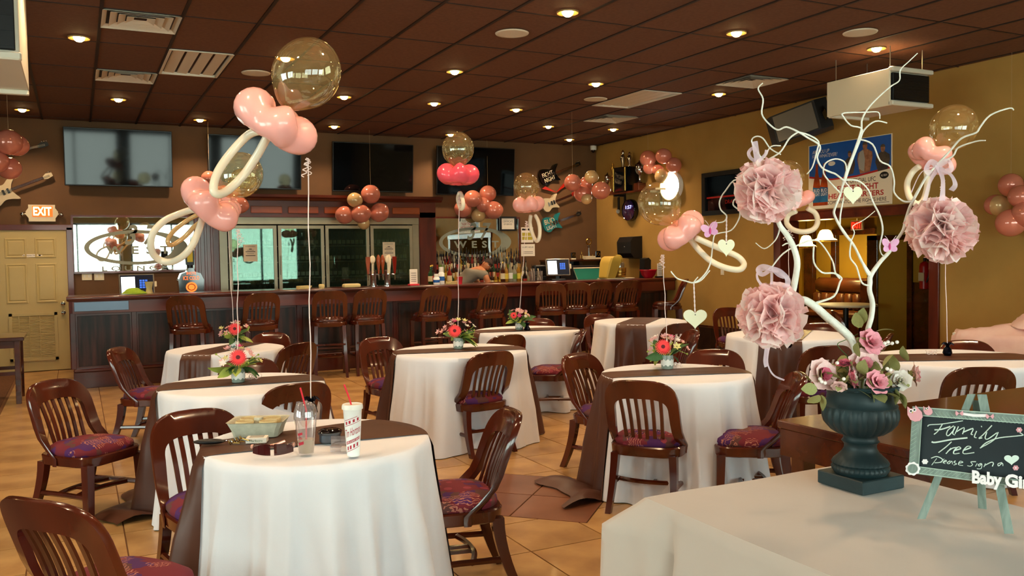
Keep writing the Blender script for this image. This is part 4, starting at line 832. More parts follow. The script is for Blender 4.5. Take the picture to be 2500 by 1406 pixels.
    if SH > .6:
        st_.append(M().b2((-.21, .18, .33), (.21, .205, .36), .003).me('footrest', 'wood')); st_.append(M().b2((-.19, yr - .03, .42), (.19, yr - .005, .445), .003).me('footrest', 'wood'))
    D['stretcher'] = st_
    return D
CM, SM = chair_meshes(.455), chair_meshes(.775)
SM['seat_cushion'] = SM['seat_cushion'].copy(); SM['seat_cushion'].materials[0] = MATS['wood']
CHM = {}
def chair(x, y, deg, lb, D=None, name='dining_chair', cat='chair', group='wooden slat-back chairs around the tables'):
    D = D or CM; t = thing(name, (x, y, 0), math.radians(deg - 90), lb, cat, group)
    for k, v in D.items():
        for me in (v if isinstance(v, list) else [v]): inst(me, me.name.split('.')[0], t)
    return t
def crest(u, v, z=.815): return PZ(u, v, z)
def chair_at(u, v, deg, lb, dx=0, dy=0, back=0):
    p = crest(u, v + 3); a = math.radians(deg); return chair(p.x + math.cos(a) * (.335 - back) + dx, p.y + math.sin(a) * (.335 - back) + dy, deg, lb)
CH = [(-115, 1262, -38, 'wooden slat-back chair cut off at the lower left corner of view'),
 (118, 926, -48, 'slat-back chair standing clear of the second table on the far left'),
 (278, 846, -30, 'slat-back chair left of the smallest back-left table, seen from the side'),
 (465, 998, -78, 'slat-back chair at the left of the near table with the drinks'),
 (735, 934, 98, 'slat-back chair between the two nearest left tables, its back to the camera'),
 (740, 834, 118, 'slat-back chair to the right of the back-left table'),
 (668, 809, -128, 'slat-back chair behind the back-left table by the bar stools'),
 (607, 872, -100, 'slat-back chair behind the flower jar of the second table'),
 (920, 820, -82, 'slat-back chair at the left side of the centre table'),
 (1210, 856, 98, 'slat-back chair in front of the centre table, back to the camera'),
 (1262, 998, 168, 'large side-on slat-back chair to the right of the near table'),
 (1245, 815, 95, 'slat-back chair between the centre table and the one behind it'),
 (1318, 774, -140, 'slat-back chair behind the table in front of the bar middle'),
 (1460, 763, -100, 'slat-back chair left of the table with the hanging brown runner'),
 (1430, 802, 150, 'slat-back chair at the right side of the table before the bar middle'),
 (1400, 860, -70, 'slat-back chair on the left of the table with the large red gerbera'),
 (1555, 928, 40, 'slat-back chair nearest the camera at the gerbera table, back to the viewer'),
 (1962, 908, 147, 'slat-back chair right of the gerbera table, partly behind the dark wooden table'),
 (1740, 850, -120, 'slat-back chair behind the gerbera table'),
 (1668, 787, 78, 'slat-back chair under the hanging cream heart'),
 (1700, 803, 160, 'slat-back chair seen edge-on beside the one under the cream heart'),
 (1775, 748, -112, 'slat-back chair against the gold wall behind the pompom'),
 (2030, 755, -40, 'slat-back chair by the side table beyond the passage'),
 (2000, 785, -125, 'slat-back chair behind the table under the lower pompom'),
 (2030, 842, 72, 'slat-back chair between the pompom table and the silk roses'),
 (2180, 812, 125, 'slat-back chair behind the pink silk roses'),
 (2350, 828, -118, 'slat-back chair behind the far right table'),
 (2405, 895, 58, 'slat-back chair in front of the far right table, behind the chalkboard')]
p = PZ(290, 1402, .46); chair(p.x, p.y, 40, CH[0][3])
for c_ in CH[1:]: chair_at(*c_)
STL = [(447, 722, 70, 'bar stool turned a little, leftmost at the bar'), (643, 712, 92, 'bar stool below the first cooler door'), (806, 709, 80, 'bar stool below the second cooler door, standing slightly apart'), (908, 704, 88, 'bar stool below the beer taps'), (1071, 698, 90, 'bar stool below the white pump bottles'), (1211, 693, 90, 'bar stool in front of the bartender'),
 (1345, 687, 62, 'bar stool below the tilted till screen'), (1408, 684, 66, 'bar stool right of the till screen, overlapping its neighbour'), (1470, 683, 86, 'bar stool in front of the green-lit ice case'), (1542, 680, 84, 'bar stool below the black towel dispenser'), (1680, 676, 150, 'side-on bar stool at the right end of the bar')]
for u, v, dg, lb in STL:
    p = PY(u, v, 10.95); a = math.radians(dg); chair(p.x + math.cos(a) * .335, 10.95 + math.sin(a) * .335, dg, 'wooden slat-back ' + lb, SM, 'bar_stool', 'bar stool', 'wooden bar stools along the counter')
# dark high table with stretcher at the far left edge
a = PZ(57, 985, 0); t = thing('high_table', (a.x - .5, a.y - .0, 0), 0, 'dark wooden high table cut off at the left edge by the cream door', 'table'); H = depth(a) and PD(50, 822, depth(a)).z
M().b2((-.6, -.03, H - .04), (.03 + .5, .7, H), .005).build('tabletop', 'dark_wood', t, None); lg = M().b2((-.028, -.028, 0), (.028, .028, H - .04), .003).me('leg', 'dark_wood')
for x, y in ((.46, .02), (.46, .62), (-.5, .02), (-.5, .62)): inst(lg, 'leg', t, (x, y, 0))
for y in (.02, .62): M().b2((-.5, y - .015, .32), (.46, y + .015, .36)).build('stretcher', 'dark_wood', t, None); M().b2((-.5, y - .012, H - .12), (.46, y + .012, H - .04)).build('apron', 'dark_wood', t, None)
M().b2((.445, .02, .32), (.475, .62, .36)).build('stretcher', 'dark_wood', t, None)

# ============================================================= round tables
TT = .762
class Cl:
    def __init__(s, c, R, seed, bumps=(), A=.055, n=11, top=TT):
        s.c = c; s.R = R; s.b = bumps; s.A = A; s.top = top; r = random.Random(seed)
        s.k = [(n + d, r.uniform(0, 6.3), r.uniform(.5, 1)) for d in (-4, -2, 0, 1, 4, 7)]
        s.mod = [(r.randint(1, 3), r.uniform(0, 6.3)) for _ in range(2)]
    def rad(s, th, t):   # t 0 at the rim .. 1 at the floor
        f_ = sum(a * math.cos(k * th + p) for k, p, a in s.k) / 2.1
        f_ = math.copysign(abs(f_) ** .8, f_) * (.75 + .25 * math.cos(s.mod[0][0] * th + s.mod[0][1]))
        r = s.R + .008 + .075 * t ** 1.3 + s.A * (1.0 * min(1, t * 2.2) ** .7 * f_ * (.5 + .9 * t))
        f2 = sum((1 - abs(math.sin(.5 * n_ * th + p_))) ** 2.2 for n_, p_ in ((13, s.k[0][1]), (21, s.k[1][1]))) * .5
        r += s.A * 1.25 * f2 * min(1, t * 1.6) * (.6 + .4 * math.cos(2 * th + s.k[2][1]))
        for th0, amt, w_ in s.b:
            d = (th - th0 + PI) % (2 * PI) - PI
            r += amt * math.exp(-(d / w_) ** 2) * (t ** 1.1 if amt > 0 else min(1, max(0, (t - .02) * 4)))
        return r
    def point(s, th, t, off=0):
        r = s.rad(th, t) + off; return (s.c[0] + r * math.cos(th), s.c[1] + r * math.sin(th), .006 + (s.top - .006) * (1 - t))
def cloth_mesh(cl, nth=300, nt=22):
    c, R, top = cl.c, cl.R, cl.top; rings = []
    for q in (.001, .5, .9, .97): rings.append([(c[0] + R * q * math.cos(2 * PI * k / nth), c[1] + R * q * math.sin(2 * PI * k / nth), top + .004) for k in range(nth)])
    rings.append([(c[0] + (R + .002) * math.cos(2 * PI * k / nth), c[1] + (R + .002) * math.sin(2 * PI * k / nth), top + .0) for k in range(nth)])
    for i in range(1, nt + 1): t = i / nt; rings.append([cl.point(2 * PI * k / nth, t) for k in range(nth)])
    return M().rings(rings, True, False)
def runner_mesh(cl, ang, w0, w1, off=0.0, L0=.78, L1=.78, pool=(0, 0), fan=(1.0, 1.0)):
    a = math.radians(ang); d = (math.cos(a), math.sin(a)); n = (-d[1], d[0]); nc = 16; G = []
    cols = []
    for j in range(nc + 1):
        f_ = j / nc - .5; col = []
        def top_pt(s, wd): cc = off + f_ * wd; return cc
        for side in (-1, 1):
            wd = w0 if side < 0 else w1; cc = off + f_ * wd; cc = max(-cl.R * .97, min(cl.R * .97, cc)); se = math.sqrt(max(cl.R ** 2 - cc ** 2, 0)); seg = []
            for i in range(1, 9):
                s = se * i / 8; wi = (w0 + w1) / 2 + (wd - (w0 + w1) / 2) * i / 8; ci = off + f_ * wi; z = cl.top + .009 + .0025 * math.sin(9 * s + 12 * f_) * (1 - i / 8)
                if i == 8: s = se; ci = cc; z = cl.top + .004
                seg.append((cl.c[0] + d[0] * s * side + n[0] * ci, cl.c[1] + d[1] * s * side + n[1] * ci, z))
            th0 = math.atan2(d[1] * se * side + n[1] * cc, d[0] * se * side + n[0] * cc); thm = math.atan2(d[1] * side, d[0] * side) ; dth = (th0 - thm + PI) % (2 * PI) - PI
            L = L0 if side < 0 else L1; fn_ = fan[0] if side < 0 else fan[1]; pl = pool[0] if side < 0 else pool[1]
            for i in range(1, 17):
                t = min(i / 16 * L / .76, .995); th = thm + dth * (1 + (fn_ - 1) * t); p = cl.point(th, t, .012 + .004 * math.sin(th * 60)); seg.append(p)
            for i in range(1, 6):
                if pl and L > .74: r = cl.rad(th, 1) + .012 + pl * i / 5 * (1 + .18 * math.sin(j * .5 + 1)); seg.append((cl.c[0] + r * math.cos(th), cl.c[1] + r * math.sin(th), .012 + .035 * math.sin(PI * i / 5) * (1 + .35 * math.sin(j * .6))))
                else: seg.append(seg[-1])
            if side < 0: col = list(reversed(seg)) + [(cl.c[0] + n[0] * (off + f_ * (w0 + w1) / 2), cl.c[1] + n[1] * (off + f_ * (w0 + w1) / 2), cl.top + .009)]
            else: col += seg
        cols.append(col)
    return M().grid(cols)
def rd(d): return math.radians(d)
TB = {}
def table(key, c, R, seed, ang, w0, w1, desc, bumps=(), **k):
    cl = Cl(c, R, seed, bumps); TB[key] = cl
    t = thing('round_table', (c[0], c[1], 0), 0, 'round table under %s' % desc, 'table', 'round banquet tables')
    M().lathe([(R - .02, .72), (R - .004, .73), (R - .004, .757), (R - .01, .76)], 48).build('tabletop', 'dark_wood', t); M().lathe([(.28, 0), (.28, .02), (.05, .06), (.04, .68), (.15, .72)], 20).build('pedestal', 'metal_black', t, 40)
    tag(wb(cloth_mesh(cl), 'tablecloth', 'white_cloth', None, 80), 'white floor-length tablecloth on %s' % desc, 'tablecloth', 'white round tablecloths')
    tag(wb(runner_mesh(cl, ang, w0, w1, **k), 'table_runner', 'brown_satin', None, 80), 'brown satin runner on %s' % desc, 'table runner', 'brown satin runners')
    return cl
def ctr(l, r): a, b = PZ(*l, TT), PZ(*r, TT); return ((a.x + b.x) / 2, (a.y + b.y) / 2)
c1 = ctr((495, 1090), (1040, 1060)); c2 = ctr((383, 950), (790, 925)); c3 = ctr((958, 862), (1282, 850)); c4 = ctr((1165, 805), (1412, 808)); c6 = ctr((1472, 912), (1830, 910)); c7 = ctr((1775, 815), (2080, 820)); c9 = ctr((413, 855), (690, 848))
table('T1', c1, .49, 3, 2, .27, .46, 'the nearest table, the one with the drinks', off=.06)
table('T2', c2, .515, 5, -7, .34, .32, 'the second table from the camera on the left', bumps=[(rd(-125), .26, .16)], off=.05, pool=(.22, 0), fan=(1.5, 1))
table('T3', c3, .56, 8, -15, .30, .32, 'the centre table before the bar', bumps=[(rd(-92), -.24, .45), (rd(-128), .07, .2)])
table('T4', c4, .555, 12, -14, .32, .32, 'the table in front of the bar middle', bumps=[(rd(-45), -.15, .3), (rd(-85), .16, .14)])
table('T5', (5.88, 8.36), .53, 15, 43, .33, .33, 'the back table whose runner hangs toward the camera', fan=(1.15, 1))
table('T6', c6, .49, 18, -17, .27, .34, 'the table with the big red gerbera and lace jar', off=.0, pool=(.25, 0), fan=(1.4, 1), bumps=[(rd(-142), -.05, .3)])
table('T7', c7, .565, 22, 39, .36, .36, 'the right-hand table behind the lower pompom')
table('T8', (5.72, 4.16), .585, 25, -28, .4, .4, 'the far right table with the dark balloon weight', off=.02)
table('T9', c9, .50, 29, 52, .27, .27, 'the smallest table at back left', bumps=[(rd(-30), -.05, .3)])

# ============================================================= rectangular tables at the right
# bare dark wooden table
x0, y1, x1, y0 = 2.96, 3.10, 5.3, 2.25
t = thing('wooden_table', (x0, y0, 0), 0, 'long bare dark wooden table behind the urn and chalkboard', 'table')
M().b2((0, 0, .725), (x1 - x0, y1 - y0, .765), .006).build('tabletop', 'dark_wood', t, None); M().b2((.004, .02, .60), (.04, y1 - y0 - .02, .725)).build('apron', 'dark_wood', t, None); M().b2((.04, y1 - y0 - .05, .60), (x1 - x0 - .02, y1 - y0 - .015, .725)).build('apron', 'dark_wood', t, None)
M().b2((.04, .015, .60), (x1 - x0 - .02, .05, .725)).build('apron', 'dark_wood', t, None)
lg = M().b2((0, 0, 0), (.08, .08, .60), .004).me('leg', 'dark_wood')
for x, y in ((.04, .05), (.04, y1 - y0 - .13), (x1 - x0 - .15, .05), (x1 - x0 - .15, y1 - y0 - .13)): inst(lg, 'leg', t, (x, y, 0))
# near rectangular table with beige cloth
ax0, ax1, ay0, ay1 = 1.65, 2.60, .35, 2.33
t = thing('folding_table', ((ax0 + ax1) / 2, (ay0 + ay1) / 2, 0), 0, 'rectangular folding table under the beige cloth in the foreground', 'table'); X, Y_ = (ax1 - ax0) / 2 - .01, (ay1 - ay0) / 2 - .01
M().b2((-X, -Y_, .72), (X, Y_, .752), .004).build('tabletop', 'white_plastic', t, None)
for sx in (-1, 1):
    for sy in (-1, 1): M().cyl((sx * (X - .1), sy * (Y_ - .15), 0), (sx * (X - .1), sy * (Y_ - .15), .72), .014, n=10).build('leg', 'steel', t)
def rect_cloth():
    nx, ny = 48, 90; hang = .5
    def drape(side, s, t_):  # t_ 0..1 down ; returns (out, z)
        w_ = .018 * math.sin(s * 9 + side) + .012 * math.sin(s * 21 + 2 * side); return .012 + .05 * t_ + w_ * t_ * 1.4, .762 - hang * t_ * (.9 + .12 * math.sin(s * 3.1))
    per = []; r = .03
    def topz(x, y):
        return .764 + .0014 * math.sin(x * 11 + y * 3) + .0012 * math.sin(y * 7 - x * 5) + .006 * math.exp(-((x - 2.3) + (y - 1.45) * .6) ** 2 * 900) * math.exp(-(y - 1.5) ** 2 * 10)
    m = M(); G = [[(ax0 + (ax1 - ax0) * i / nx, ay0 + (ay1 - ay0) * j / ny, topz(ax0 + (ax1 - ax0) * i / nx, ay0 + (ay1 - ay0) * j / ny)) for i in range(nx + 1)] for j in range(ny + 1)]
    m.grid(G)
    # perimeter loop
    loop = [(i, 0) for i in range(nx)] + [(nx, j) for j in range(ny)] + [(i, ny) for i in range(nx, 0, -1)] + [(0, j) for j in range(ny, 0, -1)]
    rings = [[G[j][i] for i, j in loop]]
    N_ = len(loop)
    for q in range(1, 27):
        t_ = q / 26; ring = []
        for k, (i, j) in enumerate(loop):
            x, y, z = G[j][i]; s = k * .022
            nxv = (-1 if i == 0 else 1 if i == nx else 0); nyv = (-1 if j == 0 else 1 if j == ny else 0)
            dc = min(abs(i - 0) * (ax1 - ax0) / nx + abs(j - ny) * (ay1 - ay0) / ny, 9)   # distance to the corner facing the camera
            o_, zz = drape(0 if nyv == 0 else 1, s, t_)
            o_ -= .06 * math.exp(-((dc - .15) / .03) ** 2) * min(1, t_ * 3) * (i == 0)
            cx = (-1 if i == 0 else 1 if i == nx else 0); wcor = math.exp(-(dc / .10) ** 2)
            dirx, diry = (nxv, nyv) if (nxv or nyv) else (0, 0)
            if wcor > .02: # ears of cloth at the front-left corner point outwards
                cxv, cyv = -1 / 1.414, 1 / 1.414; dirx = dirx * (1 - wcor) + cxv * wcor * 1.2; diry = diry * (1 - wcor) + cyv * wcor * 1.2; o_ = o_ * (1 - wcor) + (.115 * min(1, t_ / .19) + (.035 * math.sin(dc * 52 + .6) - .05 * math.exp(-((dc - .06) / .02) ** 2)) * t_ ** .7) * wcor; zz = zz * (1 - wcor) + (.762 - .5 * t_) * wcor
            ring.append((x + dirx * o_, y + diry * o_, min(zz, .764)))
        rings.append(ring)
    m.rings(rings); return m
tag(rect_cloth().build('tablecloth', 'beige_cloth', None, 80), 'smooth beige cloth with a folded corner on the foreground table', 'tablecloth')
# pink draped gift table at the right edge
a = PZ(2372, 865, .12); t = thing('gift_table', (8.0, 5.15, 0), 0, 'table hidden under pink cloth at the far right edge', 'table'); M().b2((-.38, -.9, .7), (.38, .45, .74), .004).build('tabletop', 'white_plastic', t, None)
for sx in (-1, 1):
    for y in (-.8, .35): M().cyl((sx * .3, y, 0), (sx * .3, y, .7), .014, n=8).build('leg', 'steel', t)
m = M(); R = []; n = 120
for q in range(20):
    ring = []
    for k in range(n):
        a_ = 2 * PI * k / n; ex = 6; cx, sx = math.cos(a_), math.sin(a_); x = math.copysign(abs(cx) ** (2 / ex), cx) * .42; y = math.copysign(abs(sx) ** (2 / ex), sx) * .71 - .22
        if q < 6: f_ = q / 5; ring.append((8.0 + x * max(f_, .01), 5.15 + (y + .22) * max(f_, .01) - .22, .75 + .07 * (1 - f_ ** 2) * (1 + .7 * math.sin(a_ * 4 + q)) * (f_ > 0) + .02 * math.sin(a_ * 9 + q * 2)))
        else: t_ = (q - 5) / 14; o_ = .02 + .06 * t_ + .022 * math.sin(a_ * 26 + math.sin(a_ * 7) * 2) * t_ ** .6; ring.append((8.0 + x + cx * o_, 5.15 + y + sx * o_, .76 - .735 * t_))
    R.append(ring)
tag(M().rings(R, True, False).build('tablecloth', 'pink_cloth', None, 80), 'pale pink gathered cloth on the table at the far right edge', 'tablecloth')
m = M(); rr = random.Random(4); R = []
for q in range(12):
    ring = []
    for k in range(60):
        a_ = 2 * PI * k / 60; f_ = q / 11; r = .04 + .34 * f_; z = .80 + .26 * (1 - f_) ** .8 * (1 + .25 * math.sin(a_ * 3 + 1)) + .035 * math.sin(a_ * 8 + q * 1.3) * f_
        ring.append((8.02 + r * math.cos(a_) * .95, 4.75 + r * math.sin(a_) * 1.3, max(z, .815)))
    R.append(ring)
tag(M().rings(R, True, True).build('fabric_bundle', 'pink_cloth', None, 80), 'crumpled bundle of pale pink fabric heaped on the right edge table', 'fabric')
# ============================================================= things on and behind the bar
def on_bar(u, y): p = PY(u, 700, y); return (p.x, y, BZ)
def till(u, y, rz, lb, z=BZ, sc=1.0, tilt=14):
    p = on_bar(u, y); t = thing('till', (p[0], y, z), rz, lb, 'till')
    M().b2((-.12, -.08, 0), (.12, .12, .02), .004).build('base', 'metal_black', t, None); M().b2((-.03, .0, .02), (.03, .04, .18)).build('stand', 'metal_black', t, None)
    S_ = thing('screen_unit', (0, -.01, .21)); S_.parent = t; S_.rotation_euler = (math.radians(-tilt), 0, 0)
    M().b2((-.2 * sc, -.02, -.14 * sc), (.2 * sc, .02, .14 * sc), .005).build('bezel', 'steel', S_, None); M().b2((-.185 * sc, -.023, -.125 * sc), (.185 * sc, -.02, .125 * sc)).build('screen', 'led_screen_dark', S_, None)
    M().b2((-.175 * sc, -.025, -.12 * sc), (-.02 * sc, -.023, .105 * sc)).build('receipt_panel', 'led_screen_white', S_, None)
    m = M()
    for i in range(3):
        for j in range(4): m.b2((.03 * sc + i * .032 * sc, -.025, -.04 * sc + j * .028 * sc), (.056 * sc + i * .032 * sc, -.023, -.018 * sc + j * .028 * sc))
    m.build('keypad_graphic', 'led_blue', S_, None); M().b2((.2 * sc, -.025, -.03), (.225 * sc, .02, .05), .004).build('card_reader', 'cream', S_, None)
till(334, 13.2, rd(2), 'till screen standing at the left end below the long mirror', z=1.0, sc=1.15); till(1362, 12.3, rd(-14), 'tilted till screen at the right part of the bar', sc=1.0)
c_ = PY(334, 700, 13.2).x
t = thing('low_cabinet', (0, 0, 0), 0, 'low back counter under the long mirror', 'counter'); M().b2((.02, 12.9, 0), (CX0 - .38, WY - .02, 1.0), .01).build('cabinet', 'bar_wood', t, None)
# lime cloth
p = on_bar(327, 12.2); m = M(); R = []
for q in range(8):
    f_ = q / 7; R.append([(p[0] + (.02 + .13 * f_) * math.cos(a) * (1 + .12 * math.sin(3 * a)), p[1] + (.02 + .09 * f_) * math.sin(a) * (1 + .1 * math.cos(4 * a)), BZ + .06 * (1 - f_ ** 2) * (1 + .25 * math.sin(4 * a + q)) + .004) for a in [2 * PI * k / 30 for k in range(30)]])
tag(m.rings(R, True, True).build('bar_towel', 'cloth_lime', None, 70), 'crumpled lime green towel on the bar by the left till', 'towel')
p = on_bar(364, 12.25); t = thing('paper_cup', p, 0, 'tan folded paper cup on the bar beside the lime towel', 'cup'); M().lathe([(.045, 0), (.035, .06), (.05, .14), (.052, .15), (.047, .15), (.03, .06)], 14, cap=False).build('cup', 'foam', t, 50)
# neon orange chiller with lit badge
p = on_bar(465, 12.2); t = thing('drink_chiller', p, 0, 'black drinks chiller glowing orange on the bar left of the cooler', 'chiller')
M().prism([(-.15, 0), (.15, 0), (.16, .16), (.12, .25), (.05, .27), (.03, .32), (-.03, .32), (-.05, .27), (-.12, .25), (-.16, .16)], lambda x, z, w_: (x, -.12 + w_, z), .22).build('housing', 'black_gloss', t, None)
m = M(); m.add([(.07 * math.cos(a), -.124, .07 + .065 * math.sin(a)) for a in [PI / 10 * k for k in range(20)]], [tuple(range(20))]); m.build('lit_badge', 'orange_neon', t, None)
m = M(); m.tube([(.045 * math.cos(a), -.128, .07 + .04 * math.sin(a)) for a in [PI / 10 * k for k in range(20)]], .005, 5, True); m.build('badge_ring', 'metal_black', t)
m = M(); addtext(m, 'ICE COLD', lambda x, z: (x, -.125, z), w=.2, h=.05, x=-.1, y=.165); m.build('lit_lettering', 'orange_neon', t, None); m = M(); addtext(m, 'SHOTS', lambda x, z: (x, -.125, z), w=.12, h=.035, x=-.06, y=.235); m.build('lit_lettering', 'orange_neon', t, None)
M().cyl((0, 0, .32), (0, 0, .36), .04, n=12).build('neck', 'metal_black', t); b_ = M().prism([(-.05, .36), (.05, .36), (.055, .46), (.05, .58), (-.05, .58), (-.055, .46)], lambda x, z, w_: (x, -.04 + w_, z), .08).build('bottle_holder', 'metal_black', t, None)
M().b2((-.035, -.046, .4), (.035, -.04, .56), .0).build('bottle_label', 'label_yellow', t, None)
# beer taps
def tap(u, handles, lb):
    p = on_bar(u, 12.25); t = thing('beer_tap_tower', p, 0, lb, 'beer tap'); M().lathe([(.07, 0), (.07, .01), (.045, .02), (.045, .2), (.05, .205), (.05, .225), (.02, .24)], 20).build('tower', 'chrome', t, 50)
    for k, (dx, mt, kind) in enumerate(handles):
        M().cyl((dx * .6, -.05, .17), (dx, -.10, .17), .012, n=8).build('faucet', 'chrome', t); M().cyl((dx, -.10, .17), (dx, -.11, .09), .01, .008, 8).build('spout', 'chrome', t)
        if kind == 0: m = M().lathe([(.012, .18), (.016, .24), (.03, .34), (.032, .4), (.02, .44), (.006, .46)], 12, (dx, -.1, 0))
        elif kind == 1: m = M().lathe([(.012, .18), (.012, .3), (.02, .33)], 10, (dx, -.1, 0)); m.ell((dx, -.1, .39), (.045, .018, .06), 16, 10)
        else: m = M().prism([(-.012, .18), (.012, .18), (.03, .36), (.03, .43), (-.03, .43), (-.03, .36)], lambda x, z, w_: (dx + x, -.115 + w_, z), .03)
        m.build('tap_handle', mt, t, 50)
tap(912, [(-.11, 'trim_light', 2), (-.04, 'cream', 1), (.05, 'trim_light', 0)], 'left chrome beer tap tower with three handles')
tap(946, [(-.1, 'trim_light', 0), (-.02, 'cream', 1), (.0, 'cream', 0), (.08, 'bottle_red', 2)], 'right chrome beer tap tower with cream and red handles')
# menu stands, small stuff on the bar
def menu(u, y, lb, base='red_plastic'):
    p = on_bar(u, y); t = thing('menu_stand', p, 0, lb, 'menu stand'); M().b2((-.075, -.05, 0), (.075, .05, .025), .004).build('base', base, t, None); M().b2((-.06, -.006, .025), (.06, .006, .24), .002).build('card', 'paper_white', t, None)
    m = M(); [m.b2((-.04, -.0075, .06 + .03 * k), (.04, -.0062, .066 + .03 * k)) for k in range(5)]; m.build('print_lines', 'ink', t, None)
menu(1010, 11.95, 'menu card stand with red base left of the bottles'); menu(1612, 12.0, 'small menu card stand beside the red bowl', 'metal_black')
for u, lb, h in ((1066, 'shorter white pump bottle on the bar', .16), (1078, 'taller white pump bottle on the bar', .26)):
    p = on_bar(u, 12.05 + (.12 if h > .2 else 0)); t = thing('pump_bottle', p, 0, lb, 'bottle'); M().lathe([(.045, 0), (.048, .01), (.048, h * .62), (.03, h * .72)], 16).build('body', 'cup_white', t, 50); M().lathe([(.036, h * .72), (.036, h)], 14).build('cap', 'white_plastic', t, 50)
    M().lathe([(.0485, h * .2), (.0485, h * .45)], 16, cap=False).build('paper_label', 'led_blue' if 0 else 'poster_blue', t, 50)
p = on_bar(1123, 11.9); t = thing('red_cup', p, 0, 'small bright red plastic cup on the bar in front of the bartender', 'cup'); M().lathe([(.032, 0), (.045, .11), (.048, .112), (.042, .11), (.03, .01)], 16, cap=False).build('cup', 'red_plastic', t, 50)
for u, w_, lb in ((740, .13, 'folded yellow napkins on the bar below the second cooler door'), (1103, .12, 'torn yellow packet on the bar right of the pump bottles')):
    p = on_bar(u, 12.0); t = thing('napkin_stack', p, 0, lb, 'napkins')
    for k in range(4): M().box((.006 * k, .004 * k, .006 + .011 * k), (w_ * 1.3, w_, .009), .1 * k).build('napkin', 'foam', t, None)
p = on_bar(785, 12.0); tag(M().lathe([(.035, 0), (.04, .02), (.04, .05), (.03, .06)], 14, p).build('candle', 'foam', None, 50), 'short cream candle on the bar below the second cooler door', 'candle')
p = on_bar(858, 12.0); t = thing('condiment_tray', p, 0, 'low tan tray on the bar between two stools below the third cooler door', 'tray'); M().b2((-.12, -.06, 0), (.12, .06, .05), .01).build('tray', 'foam', t, None); M().b2((-.1, -.045, .045), (.1, .045, .055)).build('liner', 'cream', t, None)
# liquor bottles
BK = [('bottle_amber', 'label_cream', .30, .038), ('bottle_green', 'label_cream', .27, .042), ('bottle_clear', 'label_white', .31, .036), ('bottle_dark', 'label_red', .28, .042), ('bottle_gold', 'label_yellow', .29, .036), ('bottle_red', 'label_cream', .27, .038), ('bottle_clear', 'label_green', .26, .042)]
kn = ['amber', 'green', 'clear', 'black', 'golden', 'red', 'short clear']; rb = random.Random(11)
x0, x1 = bp(1052, 640).x, bp(1268, 640).x
for (rw, y, z, n_) in (('top', 13.92, 1.28, 30), ('middle', 13.66, 1.13, 26), ('counter', 13.45, 1.0, 24)):
    pr_ = {}
    for k in range(n_):
        q = rb.randrange(7) if k < n_ * .62 else rb.choice([0, 2, 4, 6, 3])
        if q not in pr_: pr_[q] = bottle_proto('liquor_bottle', BK[q][0], BK[q][1], BK[q][2], BK[q][3], '%s liquor bottle with pour spout in the %s row under the etched mirror' % (kn[q], rw), 'liquor bottles, %s row' % rw, spout=True, seg=12)
        place(pr_[q], (x0 + .06 + (x1 - x0 - .12) * k / (n_ - 1) + rb.uniform(-.008, .008), y + rb.uniform(-.02, .02), z), rb.uniform(0, 6), sc=(.9, .9, rb.uniform(.9, 1.1)))
front = [(1056, 3, 'dark wine bottle at the left end of the bar-top bottles'), (1052, 1, 'green round bottle behind the white pump bottles'), (1098, 5, 'squat red bottle right of the pump bottles'), (1236, 4, 'golden bottle on the bar right of the bartender'), (1247, 2, 'clear bottle with white label right of the bartender'), (1256, 6, 'clear bottle with green label, second from the right on the bar'), (1266, 4, 'golden bottle farthest right of those by the bartender'), (1228, 0, 'amber bottle just right of the bartender')]
for u, q, lb in front:
    b_ = bottle_proto('liquor_bottle', BK[q][0], BK[q][1], BK[q][2], BK[q][3], lb, None, spout=(q in (2, 4, 6)), seg=14); p = PY(u, 690, 12.36); b_.location = (p.x, 12.36, BZ)
for u, lb in ((1300, 'left small clear caddy of straws by the till'), (1318, 'right small clear caddy of stirrers by the till')):
    p = on_bar(u, 12.3); t = thing('straw_caddy', p, 0, lb, 'caddy'); M().box((0, 0, .08), (.07, .09, .16), 0, .005).build('box', 'clear_plastic', t, None)
    for k in range(7): M().cyl((rb.uniform(-.02, .02), rb.uniform(-.03, .03), .01), (rb.uniform(-.03, .03), rb.uniform(-.04, .04), .2), .004, n=5).build('straw', rb.choice(['paper', 'foam', 'bottle_dark']), t)
p = PY(1313, 640, 12.65); t = thing('receipt_printer', (p.x, 12.65, 1.0), 0, 'black box printer behind the tilted till screen', 'printer'); M().b2((-.11, -.1, 0), (.11, .1, .2), .01).build('case', 'black_plastic', t, None); M().b2((-.11, -.1, .2), (.11, .02, .38), .02).build('lid', 'metal_black', t, None)
# dark shelf cabinet with small trophies
a, b = PY(1362, 633, 13.3), PY(1475, 650, 13.3); t = thing('bar_cabinet', ((a.x + b.x) / 2, 13.6, 1.0), 0, 'black cabinet carrying small trophies behind the right part of the bar', 'cabinet'); X = (b.x - a.x) / 2; Hc = PY(1400, 634, 13.3).z - 1.0
M().b2((-X, -.3, 0), (X, .35, Hc - .03)).build('body', 'black_gloss', t, None); M().b2((-X - .02, -.33, Hc - .03), (X + .02, .35, Hc), .004).build('top', 'dark_wood', t, None)
for u, h, kd, lb in ((1438, .38, 'small', 'tall thin trophy with a ring on the black cabinet'), (1460, .15, 'plaque', 'round-crested plaque at the right end of the black cabinet'), (1400, .13, 'plaque', 'dark plaque at the left end of the black cabinet'), (1420, .16, 'tower', 'tiny two-column trophy on the black cabinet'), (1447, .1, 'tower', 'tiniest trophy beside the tall thin one')):
    q = PY(u, 630, 13.45); trophy(u, h, kd, lb, z=1.0 + Hc, x=q.x, y=13.45)
    o_ = [o for o in C.objects if o.get('label') == lb][0]; o_.rotation_euler = (0, 0, PI / 2)
